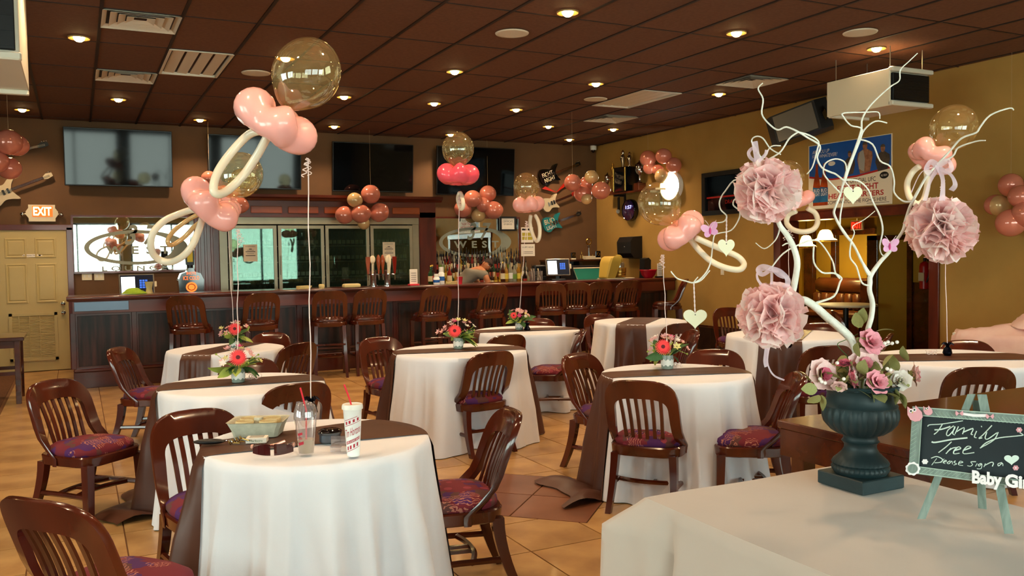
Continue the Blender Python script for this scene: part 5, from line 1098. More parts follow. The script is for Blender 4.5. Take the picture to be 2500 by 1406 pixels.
# green-lit ice case
a, b = PY(1400, 655, 12.62), PY(1470, 690, 12.62); t = thing('ice_case', ((a.x + b.x) / 2, 12.62, 1.0), 0, 'pale-framed case with green glowing glass behind the bar', 'case'); X = abs(b.x - a.x) / 2 + .02
M().b2((-X, 0, 0), (X, .4, .35)).build('body', 'cooler_dark', t, None); M().add([(-X, -.02, .3), (X, -.02, .3), (X, -.02, 0), (-X + .12, -.02, 0)], [(0, 1, 2, 3)]).build('lit_glass', 'green_glow', t, None); M().tube([(X, -.03, .31), (-X, -.03, .31), (-X + .13, -.03, 0)], .012, 6).build('edge_trim', 'cream', t)
# yellow scoop bin, keg cup and tray
p = on_bar(1483, 12.1); t = thing('scoop_bin', (p[0], p[1], BZ + .016), rd(10), 'mustard plastic ice bin leaning on the bar tray', 'bin')
m = M(); R = []
for z, sx, sy, ox in ((0, .1, .1, 0), (.02, .11, .11, 0), (.25, .13, .14, .07), (.33, .12, .14, .1), (.36, .08, .12, .11)): R.append([(ox + sx * x, sy * y, z) for x, y in ((-.8, -1), (.8, -1), (1, -.8), (1, .8), (.8, 1), (-.8, 1), (-1, .8), (-1, -.8))])
m.rings(R, True, True).build('bin', 'scoop_yellow', t, 35); M().tube(spline([(.1, -.1, .36), (.2, -.1, .36), (.24, -.09, .3), (.22, -.09, .25)]), .02, 8).build('handle', 'scoop_yellow', t)
p = on_bar(1512, 12.15); t = thing('steel_tin', (p[0], p[1], BZ + .016), 0, 'copper-coloured ribbed tin with grey lid on the bar', 'tin'); M().lathe([(.09, 0), (.11, .02), (.115, .08), (.11, .085), (.118, .09), (.12, .16), (.11, .17)], 20).build('tin', 'brass', t, 50); M().lathe([(.085, .17), (.09, .24), (.07, .26), (.02, .262)], 18).build('lid', 'steel', t, 50)
p = on_bar(1503, 12.12); tag(M().b2((p[0] - .26, p[1] - .16, BZ + .002), (p[0] + .28, p[1] + .16, BZ + .014), .004).build('serving_tray', 'cream', None, None), 'flat pale tray under the ice bin and copper tin', 'tray')
p = on_bar(1583, 11.95); t = thing('mixing_bowl', p, 0, 'round red plastic bowl on the right end of the bar', 'bowl'); M().lathe([(.07, 0), (.075, .008), (.12, .06), (.145, .13), (.155, .135), (.15, .142), (.138, .13), (.11, .06), (.06, .02)], 28, cap=False).build('bowl', 'bowl_red', t, 50); M().lathe([(.001, .018), (.062, .019)], 20).build('bowl_floor', 'bowl_red', t, 50)
p = on_bar(1576, 12.12); t = thing('napkin_dispenser', p, 0, 'black upright napkin dispenser behind the red bowl', 'dispenser'); M().prism([(-.07, 0), (.07, 0), (.075, .3), (.03, .34), (-.055, .32)], lambda x, z, w_: (x, -.06 + w_, z), .14).build('case', 'metal_black', t, None); M().b2((-.05, -.064, .08), (.05, -.06, .2)).build('slot_plate', 'black_plastic', t, None)
# ============================================================= bartender bending over the bar well
def skin_body(name, pts, edges, rad, mat, parent):
    me = bpy.data.meshes.new(name); me.from_pydata([tuple(p) for p in pts], edges, []); o = bpy.data.objects.new(name, me); C.objects.link(o)
    md = o.modifiers.new('skin', 'SKIN'); md.use_smooth_shade = True; o.modifiers.new('sub', 'SUBSURF').levels = 2
    o.modifiers['sub'].render_levels = 2
    sv = me.skin_vertices[0].data if me.skin_vertices else None
    if sv is None:
        bpy.context.view_layer.update()
    for i, r in enumerate(rad): me.skin_vertices[0].data[i].radius = (r, r) if not hasattr(r, '__len__') else r
    me.skin_vertices[0].data[0].use_root = True
    me.materials.append(MATS[mat]); o.parent = parent; return o
px_ = PY(1160, 660, 13.05); bxx = px_.x - .12
t = thing('person', (bxx, 13.05, 0), 0, 'person in a grey t-shirt bending forward behind the bar, head turned down', 'person')
# local frame: leaning towards +x ; pelvis low at left, head to the right
body = [(-.16, .12, .95), (-.08, .09, 1.10), (.04, .06, 1.22), (.16, .04, 1.30), (.22, .03, 1.325),            # 0-4 spine
        (.20, -.15, 1.27), (.22, -.25, 1.16), (.24, -.27, 1.02), (.25, -.27, .92),                              # 5-8 near arm
        (.16, .20, 1.28), (.24, .27, 1.14), (.33, .2, 1.02), (.36, .14, .95),                                    # 9-12 far arm
        (-.14, .02, .88), (-.06, .0, .5), (-.12, .04, .1), (-.03, -.04, .05),                                    # 13-16 leg
        (-.14, .24, .88), (-.10, .26, .5), (-.14, .3, .1), (-.05, .22, .05)]
ed = [(0, 1), (1, 2), (2, 3), (3, 4), (3, 5), (5, 6), (6, 7), (7, 8), (3, 9), (9, 10), (10, 11), (11, 12), (0, 13), (13, 14), (14, 15), (15, 16), (0, 17), (17, 18), (18, 19), (19, 20)]
rr_ = [(.15, .12), (.15, .11), (.165, .12), (.15, .11), .065, .065, .048, .04, .03, .065, .048, .04, .03, .085, .06, .045, .04, .085, .06, .045, .04]
skin_body('body', body, ed, rr_, 'skin', t)
tb = [(p[0], p[1], p[2] + .002) for p in body[:4]] + [(.2, -.16, 1.268), (.215, -.23, 1.18), (.16, .21, 1.278), (.22, .26, 1.18)]
skin_body('t_shirt', tb, [(0, 1), (1, 2), (2, 3), (3, 4), (4, 5), (3, 6), (6, 7)], [(.165, .135), (.165, .125), (.18, .135), (.16, .115), .082, .07, .082, .07], 'shirt_grey', t)
skin_body('trousers', [(-.16, .12, .95), (-.14, .02, .87), (-.06, 0, .5), (-.12, .04, .12), (-.14, .24, .87), (-.1, .26, .5), (-.14, .3, .12)], [(0, 1), (1, 2), (2, 3), (0, 4), (4, 5), (5, 6)], [(.16, .14), .1, .075, .06, .1, .075, .06], 'jeans', t)
# head: ellipsoid with chin, nose, ears, brows; faces down to the right
hd_ = thing('head', (.33, .0, 1.385)); hd_.parent = t; hd_.rotation_euler = (rd(25), rd(40), rd(20))
m = M(); R = []
for i in range(15):
    a_ = PI * i / 14; z = -math.cos(a_) * .115; ring = []
    for k in range(24):
        b_ = 2 * PI * k / 24; r = math.sin(a_) if 0 < i < 14 else .03; jaw = 1 - .28 * max(0, -z / .115); x = .075 * r * math.cos(b_) * jaw; y = .09 * r * math.sin(b_) * (1 - .1 * max(0, -z / .115))
        if math.sin(b_) < -.9 and -.035 < z < .01: y -= .016 * (1 - abs(z + .015) / .03)
        if math.sin(b_) < -.6 and .0 < z < .03: y += .006
        ring.append((x, y, z))
    R.append(ring)
m.rings(R, True, True); m.ell((-.077, 0, -.005), (.012, .022, .032), 10, 6); m.ell((.077, 0, -.005), (.012, .022, .032), 10, 6); m.cyl((0, .02, -.07), (-.05, .04, -.17), .05, .055, 12); m.build('face', 'skin', hd_, 60)
for s in (-1, 1): M().ell((s * .03, -.08, .012), (.013, .008, .008), 10, 6).build('eye', 'label_white', hd_); M().tube([(s * .045, -.082, .03), (s * .03, -.088, .035), (s * .015, -.086, .032)], .004, 5).build('eyebrow', 'hair', hd_)
M().tube([(-.024, -.082, -.055), (0, -.088, -.058), (.024, -.082, -.055)], .005, 5).build('mouth', 'rose_deep' if 0 else 'lens_brown', hd_)
m = M(); R = []
for i in range(7):
    a_ = PI * (.5 + i / 12); z = -math.cos(a_) * .125 + .01; R.append([(.084 * math.sin(a_) * math.cos(b_), .1 * math.sin(a_) * math.sin(b_) + .012, z + (.03 if math.sin(b_) < -.3 and i < 2 else -.03 * (math.sin(b_) > .2) * (i == 0))) for b_ in [2 * PI * k / 24 for k in range(24)]])
m.rings(R, False, True).build('hair', 'hair', hd_, 60)
for (hx, hy, hz), nm in (((.25, -.27, .90), 'hand'), ((.37, .13, .93), 'hand')):
    hm = M(); hm.ell((hx, hy, hz - .03), (.022, .042, .05), 12, 8)
    for k in range(4): hm.tube([(hx, hy - .03 + .02 * k, hz - .06), (hx + .012, hy - .032 + .021 * k, hz - .10 - .008 * (k in (1, 2))), (hx + .03, hy - .032 + .021 * k, hz - .125 - .008 * (k in (1, 2)))], [.009, .008, .006], 7)
    hm.tube([(hx, hy + .035, hz - .02), (hx + .02, hy + .055, hz - .05), (hx + .032, hy + .05, hz - .075)], [.011, .009, .007], 7); hm.build(nm, 'skin', t, 60)
# ============================================================= balloons
def dirpx(du, dv, k=0.0): return (rt * du - up * dv + fw * k).normalized()
def flower_balloon(c, hw, ax, lobes=5, seed=0, fat=.46):
    q = Vector((0, 0, 1)).rotation_difference(ax); R = []; r = random.Random(seed); ph = r.uniform(0, 6); n1, n2 = 70, 20
    for i in range(n1):
        th = 2 * PI * i / n1; l = .5 + .5 * math.cos(lobes * th + ph); l = l ** .7; Rm = hw * (.46 + .10 * l); rr = hw * (fat * (.74 + .22 * l)); ring = []
        for k in range(n2):
            a = 2 * PI * k / n2; rad = Rm + rr * math.cos(a); rad = max(rad, hw * .02); z = rr * .95 * math.sin(a) + hw * .06 * math.cos(lobes * th + ph)
            ring.append(Vector(c) + q @ Vector((rad * math.cos(th), rad * math.sin(th), z)))
        R.append(ring)
    return M().rings(R, closed=True)
def curls(m, p, s, n=3, seed=1):
    r = random.Random(seed)
    for k in range(n):
        a0 = r.uniform(0, 6); d_ = Vector((r.uniform(-.4, .4), r.uniform(-.4, .4), -1)); L_ = s * r.uniform(.6, 1.2)
        m.tube([Vector(p) + d_ * L_ * i / 22 + Vector((math.cos(a0 + i * .9), math.sin(a0 + i * .9), 0)) * s * .13 for i in range(23)], .0022, 4)
def pacifier(lb, xy, z0, clear, pink, pmat, loops, lt, lmat='cream_balloon', top=None, seed=0, weight=False, k=.2, fat=.46, d=None, lobes=5):
    d = d or depth((xy[0], xy[1], 2.0)); s = d / F; cp = PD(clear[0], clear[1], d); pp = PD(pink[0], pink[1], d)
    tp = PD(*top, d); xy = (tp.x, tp.y) if xy is None else xy
    t = thing('pacifier_balloon', (xy[0], xy[1], z0), 0, lb, 'balloon')
    ax = dirpx(clear[0] - pink[0], clear[1] - pink[1], -k)
    wb(M().ell(cp, (clear[2] * s, clear[2] * s, clear[3] * s), 36, 24, ax, .5), 'clear_balloon', 'clear_balloon', t, 80)
    wb(flower_balloon(pp, pink[2] * s, ax, lobes, seed, fat), 'flower_balloon', pmat, t, 80)
    for i, (pts, w_) in enumerate(zip(loops, lt)):
        P = [PD(u, v, d + .06 * math.sin(j * 1.1 + i) + (.03 if i else 0)) for j, (u, v) in enumerate(pts)]; sp_ = spline(P, 6); rr = [w_ * s * (.8 if j in (0, len(sp_) - 1) else 1) for j in range(len(sp_))]
        wb(M().tube(sp_, rr, 14), 'balloon_loop', lmat if i == 0 else 'champagne_balloon' if 0 else lmat, t, 80)
    e = Vector((xy[0], xy[1], z0)); m = M(); n = 14; m.tube([tp.lerp(e, j / n) + Vector((.004 * math.sin(j * 1.3) * math.sin(PI * j / n), 0, 0)) for j in range(n + 1)], .0028, 6); wb(m, 'string', 'ribbon', t)
    m = M(); curls(m, tp, .09, 3, seed); wb(m, 'curled_ribbon', 'ribbon', t)
    if weight:
        m = M(); r = random.Random(seed)
        m.lathe([(.022, -.02 + 0), (.034, 0), (.026, .035), (.012, .05), (.03, .075), (.008, .06)], 12, (xy[0], xy[1], z0 - .03))
        for j in range(9): a = j * .7; m.tube([(xy[0], xy[1], z0 + .02), (xy[0] + .03 * math.cos(a), xy[1] + .03 * math.sin(a), z0 + .045), (xy[0] + .045 * math.cos(a), xy[1] + .045 * math.sin(a), z0 + .03)], [.008, .006, .002], 4)
        wb(m, 'foil_weight', 'foil_dark', t, 30)
    return t
jar = {'T2': (582, 936), 'T3': (1119, 854), 'T4': (1268, 808), 'T6': (1629, 903), 'T9': (572, 853)}
JP = {k: PZ(u, v - 3, TT + .009) for k, (u, v) in jar.items()}
w1 = PZ(760, 1016, TT + .009)
pacifier('largest pacifier-shaped balloon: huge clear balloon, pink flower and long cream loop', (w1.x, w1.y), TT + .06, (748, 180, 81, 90), (668, 300, 112), 'pink_balloon', [[(655, 318), (612, 326), (569, 367), (533, 418), (521, 460), (533, 474), (558, 463), (594, 428), (626, 382), (655, 330)]], [10.5], top=(752, 386), seed=3, weight=True)
pacifier('pacifier-shaped balloon with wide open cream loop hanging before the left mirror', (JP['T2'].x, JP['T2'].y), TT + .16, (585, 428, 54, 58), (514, 502, 84), 'pink_balloon', [[(490, 520), (472, 512), (436, 523), (400, 540), (374, 568), (368, 598), (376, 623), (396, 637), (419, 639), (447, 625), (470, 598), (485, 563), (495, 530)]], [8.5], top=(580, 560), seed=5, k=.1)
pacifier('pacifier-shaped balloon mostly hidden behind another, only a small yellow loop showing', (JP['T9'].x, JP['T9'].y), TT + .16, (592, 446, 34, 36), (545, 492, 50), 'pink_balloon', [[(510, 515), (477, 527), (451, 542), (425, 563), (410, 585), (413, 597), (425, 596), (451, 578), (477, 551), (520, 520)]], [5.5], top=(556, 540), seed=7, lmat='champagne_balloon', k=.1)
pacifier('bright coral pink pacifier-shaped balloon over the centre table', (JP['T3'].x, JP['T3'].y), TT + .16, (1118, 364, 39, 42), (1117, 428, 51), 'hot_pink_balloon', [[(1122, 470), (1118, 484), (1121, 500), (1126, 510), (1131, 502), (1129, 484), (1124, 470)]], [5], top=(1121, 520 - 40), seed=9, k=-.25, fat=.52)
pacifier('small pacifier-shaped balloon with narrow upright cream loop in front of the teal guitar', (JP['T4'].x, JP['T4'].y), TT + .16, (1285, 455, 31, 34), (1289, 501, 40), 'pink_balloon', [[(1296, 525), (1294, 545), (1300, 570), (1309, 588), (1316, 582), (1318, 562), (1314, 540), (1306, 525)]], [4.6], top=(1285, 540), seed=11, k=-.25, fat=.5)
pacifier('pacifier-shaped balloon with slanted cream ring over the gerbera table', (JP['T6'].x, JP['T6'].y), TT + .16, (1610, 497, 52, 54), (1664, 566, 62), 'pink_balloon', [[(1690, 578), (1686, 584), (1708, 612), (1737, 638), (1773, 654), (1805, 658), (1816, 645), (1802, 627), (1770, 612), (1735, 597), (1697, 580)]], [7.5], top=(1618, 622), seed=13, fat=.52, k=.3)
p7 = PZ(1925, 845, TT + .01)
pacifier('pacifier-shaped balloon partly hidden behind the upper left pompom', (p7.x, p7.y), TT + .05, (1926, 430, 36, 40), (1954, 490, 38), 'pink_balloon', [[(1945, 515), (1925, 525), (1921, 545), (1935, 560), (1960, 566), (1985, 560), (1996, 542), (1990, 520), (1970, 508)]], [6.5], top=(1926, 560), seed=15, weight=True)
w8 = PZ(2313, 868, TT + .01)
pacifier('pacifier-shaped balloon at upper right above the right pompom, white ring below', (w8.x, w8.y), TT + .06, (2328, 312, 54, 58), (2274, 384, 62), 'pink_balloon', [[(2246, 405), (2228, 420), (2215, 448), (2220, 480), (2236, 497), (2252, 492), (2262, 465), (2264, 440), (2262, 415)]], [7.5], top=(2303, 440), seed=17, weight=True, k=.1)
def cluster(lb, balls, wallax=None, wallval=0, d=None):
    root = None; n = len(balls)
    for i, (u, v, r, mt) in enumerate(balls):
        if wallax == 'y': dd = depth(PY(u, v, WY)); rr = r * dd / F; c = PY(u, v, WY - wallval - rr - .03 - .12 * (i % 2) * (rr > .1))
        elif wallax == 'x': rr = r * depth(PX(u, v, WX)) / F; c = PX(u, v, WX - rr - .03 - .12 * (i % 2))
        else: c = PD(u, v, d + .12 * (i % 3 - 1))
        rr = r * depth(c) / F
        if root is None: root = thing('balloon_cluster', c, 0, lb, 'balloons'); mid = c
        wb(M().ell(c, (rr, rr, rr * 1.04), 24, 16, (random.Random(i).uniform(-1, 1), .3, random.Random(i + 9).uniform(-1, 1)), .25), 'balloon', mt, root, 80)
    wb(M().cyl((mid.x, mid.y, mid.z + .1), (mid.x, mid.y, CEIL), .0015, n=4), 'hanging_thread', 'thread', root)
RB, CB = 'rose_balloon', 'champagne_balloon'
cluster('balloon cluster at the far left edge beside the black guitar', [(21, 347, 31, RB), (42, 355, 26, RB), (23, 411, 27, RB), (-8, 395, 27, RB), (-5, 360, 20, CB)], d=9.2)
cluster('rose balloon cluster peeping out behind the left pacifier balloons', [(511, 436, 19, RB), (585, 501, 21, RB), (572, 472, 17, CB), (545, 470, 18, RB)], 'y', .42)
cluster('balloon cluster of five pink and one champagne above the third cooler door', [(905, 474, 23, RB), (866, 488, 18, CB), (841, 525, 22, RB), (881, 522, 23, RB), (926, 519, 23, RB), (888, 545, 15, CB)], 'y', .42)
cluster('rose balloon cluster above the back-bar mirror, right of the coral balloon', [(1191, 473, 20.5, RB), (1154, 485, 21, RB), (1130, 510, 21, RB), (1205, 513, 22, RB), (1168, 525, 17.5, CB), (1180, 500, 18, RB)], 'y')
cluster('peach balloon cluster with a yellow one on top near the back right corner', [(1398, 446, 21, RB), (1444, 432, 16.5, CB), (1423, 472, 22, RB), (1467, 465, 22, RB), (1432, 486, 13, CB), (1430, 449, 17, RB)], d=12.5)
cluster('deep rose balloon cluster beside the glowing oval sign', [(1582, 387, 20, RB), (1620, 381, 19, RB), (1645, 403, 19, RB), (1606, 415, 13.5, RB), (1586, 409, 16, RB), (1615, 430, 17, CB)], 'x')
cluster('rose balloon cluster cut off at the right edge of view', [(2468, 452, 29, RB), (2492, 480, 28, RB), (2441, 502, 26, CB), (2468, 544, 34, RB), (2430, 500, 25, RB), (2503, 522, 31, RB)], 'x')

# ============================================================= flower centrepieces
def bloom_mesh(r, n, cup, layers=2):
    m = M()
    for l in range(layers):
        for k in range(n):
            a = 2 * PI * (k + .5 * l) / n; R = r * (1 - .3 * l); w_ = 2.4 * R / n
            def P(s, c): rad = R * s; z = cup * R * s * s + .15 * R * l; return (rad * math.cos(a) - c * w_ * math.sin(a), rad * math.sin(a) + c * w_ * math.cos(a), z)
            m.add([P(.08, 0), P(.5, -.45), P(.9, -.4), P(1, 0), P(.9, .4), P(.5, .45)], [(0, 1, 2, 3, 4, 5)])
    return m
gerb = M()
for l in range(3):
    for k in range(26):
        a = 2 * PI * (k + l * .33) / 26; R = 1 - .17 * l; w_ = .11
        gerb.add([(R * s * math.cos(a) - c * w_ * math.sin(a), R * s * math.sin(a) + c * w_ * math.cos(a), .1 * l + .12 * s * s - .1 * s) for s, c in ((.2, -.2), (.6, -.5), (.93, -.4), (1, 0), (.93, .4), (.6, .5), (.2, .2))], [tuple(range(7))])
gerb_me = gerb.me('gerbera', 'gerbera'); eye_me = M().lathe([(.27, .05), (.24, .2), (.12, .22), (.02, .17)], 16).me('gerbera_eye', 'gerbera_eye', 60)
BL = {mt: bloom_mesh(1, 6, .5, 2).me('blossom', mt) for mt in ('petal_pink', 'petal_mag', 'petal_yellow', 'petal_mauve', 'rose_white')}
def leaf_m(n=5, curl=.3):
    G = []
    for i in range(n + 1):
        s = i / n; w_ = .34 * math.sin(PI * min(s * .92 + .06, 1)) ** .8; G.append([(s, -w_, .12 * w_ - curl * s * s), (s, 0, -curl * s * s - .03), (s, w_, .12 * w_ - curl * s * s)])
    return M().grid(G)
LFM = {mt: leaf_m().me('leaf', mt, 60) for mt in ('leaf_green', 'leaf_lime', 'leaf_sage')}
def aim(v, spin=0): return (Vector((0, 0, 1)).rotation_difference(Vector(v).normalized()).to_matrix() @ Matrix.Rotation(spin, 3, 'Z')).to_euler()
def aimx(v, spin=0): return (Vector((1, 0, 0)).rotation_difference(Vector(v).normalized()).to_matrix() @ Matrix.Rotation(spin, 3, 'X')).to_euler()
tocam = lambda p: (Vector((0, 0, CZ)) - Vector(p)).normalized()
def arrangement(key, lb, g_uv, gr, seed, spread=.15, main=True):
    p = JP[key]; d = depth(p); t = thing('flower_jar', p, 0, lb, 'flowers', 'flower centrepieces in lace jars'); r = random.Random(seed)
    M().lathe([(.036, 0), (.041, .004), (.042, .08), (.039, .095), (.035, .095), (.037, .08), (.036, .01)], 24, cap=False).build('jar', 'jar_glass', t, 50)
    M().lathe([(.034, .004), (.036, .07)], 20).build('moss_filling', 'leaf_sage', t, 50)
    m = M(); n = 72
    R = [[((.0432 + .0006 * math.cos(k * 3)) * math.cos(2 * PI * k / n), (.0432) * math.sin(2 * PI * k / n), .045 + s * .02 + .005 * math.cos(9 * 2 * PI * k / n) * (1 if s > 0 else -1)) for k in range(n)] for s in (-1, 1)]
    m.rings(R); m.build('lace_band', 'lace', t, 60)
    cm = tocam(p); g = PD(g_uv[0], g_uv[1], d - .115) - p
    if main:
        G = inst(gerb_me, 'gerbera', t, g, aim(cm + Vector((0, 0, .25))), (gr, gr, gr)); inst(eye_me, 'gerbera_eye', G)
    mats = ['petal_pink', 'petal_mauve', 'petal_pink', 'petal_yellow', 'rose_white', 'petal_mauve']
    for k in range(26):
        a = r.uniform(0, 2 * PI); el = r.uniform(.1, 1.45); q = Vector((math.cos(a) * math.cos(el), math.sin(a) * math.cos(el), math.sin(el) * .75)) * spread * r.uniform(.65, 1.05) + Vector((0, 0, .12))
        gd = (q - g); gd -= cm * gd.dot(cm)
        if main and gd.length < gr * 1.25 and q.dot(cm) > -.03: q -= cm * .14
        mt = mats[k % 6] if k != 7 else 'petal_mag'; s = r.uniform(.017, .03)
        inst(BL[mt], 'blossom', t, q, aim(q - Vector((0, 0, .05)) + cm * .08, r.uniform(0, 6)), (s, s, s))
    for k in range(16):
        a = r.uniform(0, 2 * PI); el = r.uniform(-.35, .9); q = Vector((math.cos(a) * .03, math.sin(a) * .03, .095)); L_ = r.uniform(.09, .15); inst(LFM['leaf_green' if k % 3 else 'leaf_lime'], 'leaf', t, q, aimx((math.cos(a) * math.cos(el), math.sin(a) * math.cos(el), math.sin(el)), r.uniform(-.6, .6)), (L_, L_ * .75, L_))
    m = M()
    for k in range(9):
        a = r.uniform(0, 2 * PI); q = (spread * .9 * math.cos(a), spread * .9 * math.sin(a), .1 + r.uniform(0, .1)); m.tube([(0, 0, .08), (q[0] * .5, q[1] * .5, .13), q], .0022, 4); m.ell(q, .007, 6, 4)
    m.build('sprigs', 'leaf_lime', t)
arrangement('T6', 'lace-banded jar with the largest red gerbera on the right middle table', (1619, 847), .056, 1)
arrangement('T2', 'lace-banded jar with red gerbera on the second left table', (581, 873), .056, 2)
arrangement('T9', 'lace-banded jar with red gerbera on the smallest back-left table', (573, 803), .058, 3)
arrangement('T3', 'lace-banded jar with red gerbera and trailing blooms on the centre table', (1110, 808), .06, 4, .17)
arrangement('T4', 'lace-banded jar of pink and yellow blooms on the table before the bar middle', (1254, 770), .038, 5, .13)
# dark balloon weight on the table before the bar middle
p = PZ(1287, 806, TT + .01); t = thing('balloon_weight', p, 0, 'small dark foil balloon weight beside the farthest lace jar', 'weight'); M().lathe([(.03, 0), (.036, .01), (.015, .05), (.035, .08), (.01, .07)], 12).build('foil_body', 'foil_dark', t, 30); m = M(); curls(m, (0, 0, .1), .08, 3, 4); m.build('curled_ribbon', 'foil_dark', t)
for u, v, lb, s in ((618, 925, 'curled cream ribbon lying beside the second left table jar', 3), (1650, 897, 'curled ribbon lying right of the gerbera table jar', 6), (2275, 866, 'curled ribbon lying left of the far right balloon weight', 8)):
    p = PZ(u, v, TT + .012); r = random.Random(s); m = M()
    for k in range(3):
        a0 = r.uniform(0, 6); m.tube([(p.x + .1 * (i / 24 - .5) * math.cos(k) + .016 * math.cos(a0 + i * .8), p.y + .1 * (i / 24 - .5) * math.sin(k) + .0, p.z + .018 + .014 * math.sin(a0 + i * .8)) for i in range(25)], .002, 4)
    tag(m.build('curled_ribbon', 'ribbon', None), lb, 'ribbon')

# ============================================================= things on the near table
TZ = TT + .012
def on1(u, v): return PZ(u, v, TZ)
# pulp drink carrier
p = on1(632, 1060); rz = rd(-24); t = thing('drink_carrier', p, rz, 'grey moulded pulp drink carrier tray on the near table', 'tray')
m = M(); R = []
for x, y, z in ((.115, .085, 0), (.125, .095, .04), (.145, .11, .085), (.15, .115, .088), (.14, .105, .084), (.115, .088, .05)): R.append([(sx * x * a, sy * y * b, z) for sx, sy, a, b in ((-1, -1, .85, 1), (1, -1, .85, 1), (1, -1, 1, .8), (1, 1, 1, .8), (1, 1, .85, 1), (-1, 1, .85, 1), (-1, 1, 1, .8), (-1, -1, 1, .8))])
m.rings(R, True, True); m.build('shell', 'pulp', t, 30)
for sx, sy in ((-.062, -.045), (.062, -.045), (-.062, .045), (.062, .045)): M().lathe([(.046, .06), (.048, .086), (.044, .09), (.036, .07), (.03, .056)], 16, (sx, sy, 0), cap=False).build('cup_well', 'pulp_inner', t, 50)
M().lathe([(.03, .05), (.024, .1), (.014, .104), (.003, .1)], 14).build('centre_post', 'pulp', t, 50); t.scale = (.84, .84, .78)
# cigarette pack
p = on1(628, 1079); t = thing('cigarette_pack', p, rd(-20), 'small white cigarette pack in front of the pulp carrier', 'pack'); M().box((0, 0, .012), (.088, .056, .023), 0, .001).build('box', 'paper_white', t, None); M().box((0, .0, .0245), (.06, .04, .001)).build('lid_print', 'poster_grey', t, None)
m = M(); addtext(m, 'Marlboro', lambda x, z: (x, -.0292, z), w=.055, h=.009, x=-.028, y=.007); m.build('lettering', 'leaf_green', t, None)
# sunglasses
p = on1(668, 1112); t = thing('sunglasses', p, rd(-20), 'brown wraparound sunglasses with gold-pink hinges on the near table', 'sunglasses')
for s in (-1, 1):
    G = [[((s * (.006 + .058 * i / 8)), -.028 + .020 * (i / 8) ** 2, .006 + (.036 * j / 4) * (1 - .5 * (i / 8) ** 2.5) + .006 * (i / 8) ** 2) for i in range(9)] for j in range(5)]; lm_ = M().grid(G); lm_.v += [(x, y + .003, z) for x, y, z in lm_.v]; k0 = 45; lm_.f += [tuple(reversed([i + k0 for i in f_])) for f_ in lm_.f[:32]]; lm_.build('lens', 'lens_brown', t, 60)
    M().tube(spline([(s * .064, -.01, .035), (s * .066, .02, .032), (s * .05, .075, .022), (s * .03, .085, .014)]), [.004] * 12 + [.003], 7).build('temple', 'lens_brown', t, 60)
    M().ell((s * .066, -.006, .034), (.005, .014, .007), 10, 6).build('hinge', 'gold_pink', t); 
M().tube([(-.008, -.029, .036), (0, -.03, .038), (.008, -.029, .036)], .003, 6).build('bridge', 'lens_brown', t)
M().tube(spline([(-.02, .01, .03), (.0, .035, .028), (.03, .05, .036)]), .0045, 7).build('temple_trim', 'gold_pink', t)
t.scale = (1.25, 1.25, 1.25)
# clear iced coffee cup
def cup(u, v, h, r0, r1, lb, clear):
    p = on1(u, v); t = thing('drink_cup', p, 0, lb, 'cup')
    if clear:
        M().lathe([(r0 * .9, .001), (r0, .004), (r1, h * .68), (r1 * 1.02, h * .69), (r1 * 1.06, h * .7)], 28, cap=False).build('cup', 'clear_plastic', t, 60)
        M().lathe([(r1 * 1.09, h * .69), (r1 * 1.09, h * .72), (r1 * 1.02, h * .84), (r1 * .86, h * .96), (r1 * .6, h)], 28, cap=False).build('dome_lid', 'clear_plastic', t, 60)
        M().lathe([(r0 * .88, .006), (r0 + (r1 - r0) * .4 - .0015, h * .29)], 24).build('coffee', 'coffee', t, 60)
    else:
        M().lathe([(r0 * .9, .001), (r0, .003), (r0, .01), (r1, h * .9), (r1 * 1.05, h * .905)], 32, cap=False).build('cup', 'cup_white', t, 60); M().lathe([(r1 * 1.13, h * .89), (r1 * 1.13, h * .93), (r1 * 1.07, h * .975), (r1 * .98, h * .98), (r1 * .93, h * .965), (.01, h * .965)], 32).build('lid', 'white_plastic', t, 50)
    return t, p
t, p = cup(748, 1108, .21, .030, .044, 'clear plastic cup with leftover iced coffee and domed lid', True); t['category'] = 'cup'
M().tube([(.0, 0, .02), (.004, 0, .18), (-.018, .0, .272)], .0035, 8).build('straw', 'red_plastic', t)
def wrap(t, p, r0, r1, h, zr=0):   # wraps (x along arc, z) on the cone wall, facing the camera
    cdir = math.atan2(-p.y, -p.x)
    return lambda x, z: ((r0 + (r1 - r0) * z / (h * .9) + .0006) * math.cos(cdir + x / r1), (r0 + (r1 - r0) * z / (h * .9) + .0006) * math.sin(cdir + x / r1), z)
w_ = wrap(t, p, .030, .044, .17); m = M()
def patch(m, f_, x0, z0, x1, z1, sl=0, n=8): m.grid([[f_(x0 + (x1 - x0) * i / n, z + sl * (x0 + (x1 - x0) * i / n)) for i in range(n + 1)] for z in (z0, z1)]); return m
patch(m, w_, -.042, .05, -.012, .062, .25); patch(m, w_, -.042, .09, -.016, .1, .25); m.build('red_band_print', 'cup_red', t, 60); m = M(); addtext(m, 'Cafe', w_, w=.022, h=.014, x=-.04, y=.066); m.build('lettering', 'cup_red', t, None)
t, p = cup(863, 1113, .215, .0255, .0375, 'tall white paper cup with red script lettering, red stripes and coral straw', False)
M().tube([(.0, 0, .19), (-.012, .0, .235), (-.03, .005, .29)], .0035, 8).build('straw', 'red_plastic', t)
w_ = wrap(t, p, .0255, .0375, .215); m = M(); sl = .32
for x in (-.034, -.018, 0, .018):
    patch(m, w_, x, .141, x + .009, .153, sl, 3)
    patch(m, w_, x, .038, x + .009, .053, sl, 3)
patch(m, w_, -.04, .062, .036, .074, sl, 14); patch(m, w_, -.04, .135, .036, .137, sl, 14); patch(m, w_, -.04, .032, .036, .034, sl, 14); patch(m, w_, -.04, .158, .02, .16, sl, 14); m.build('red_print', 'cup_red', t, 60)
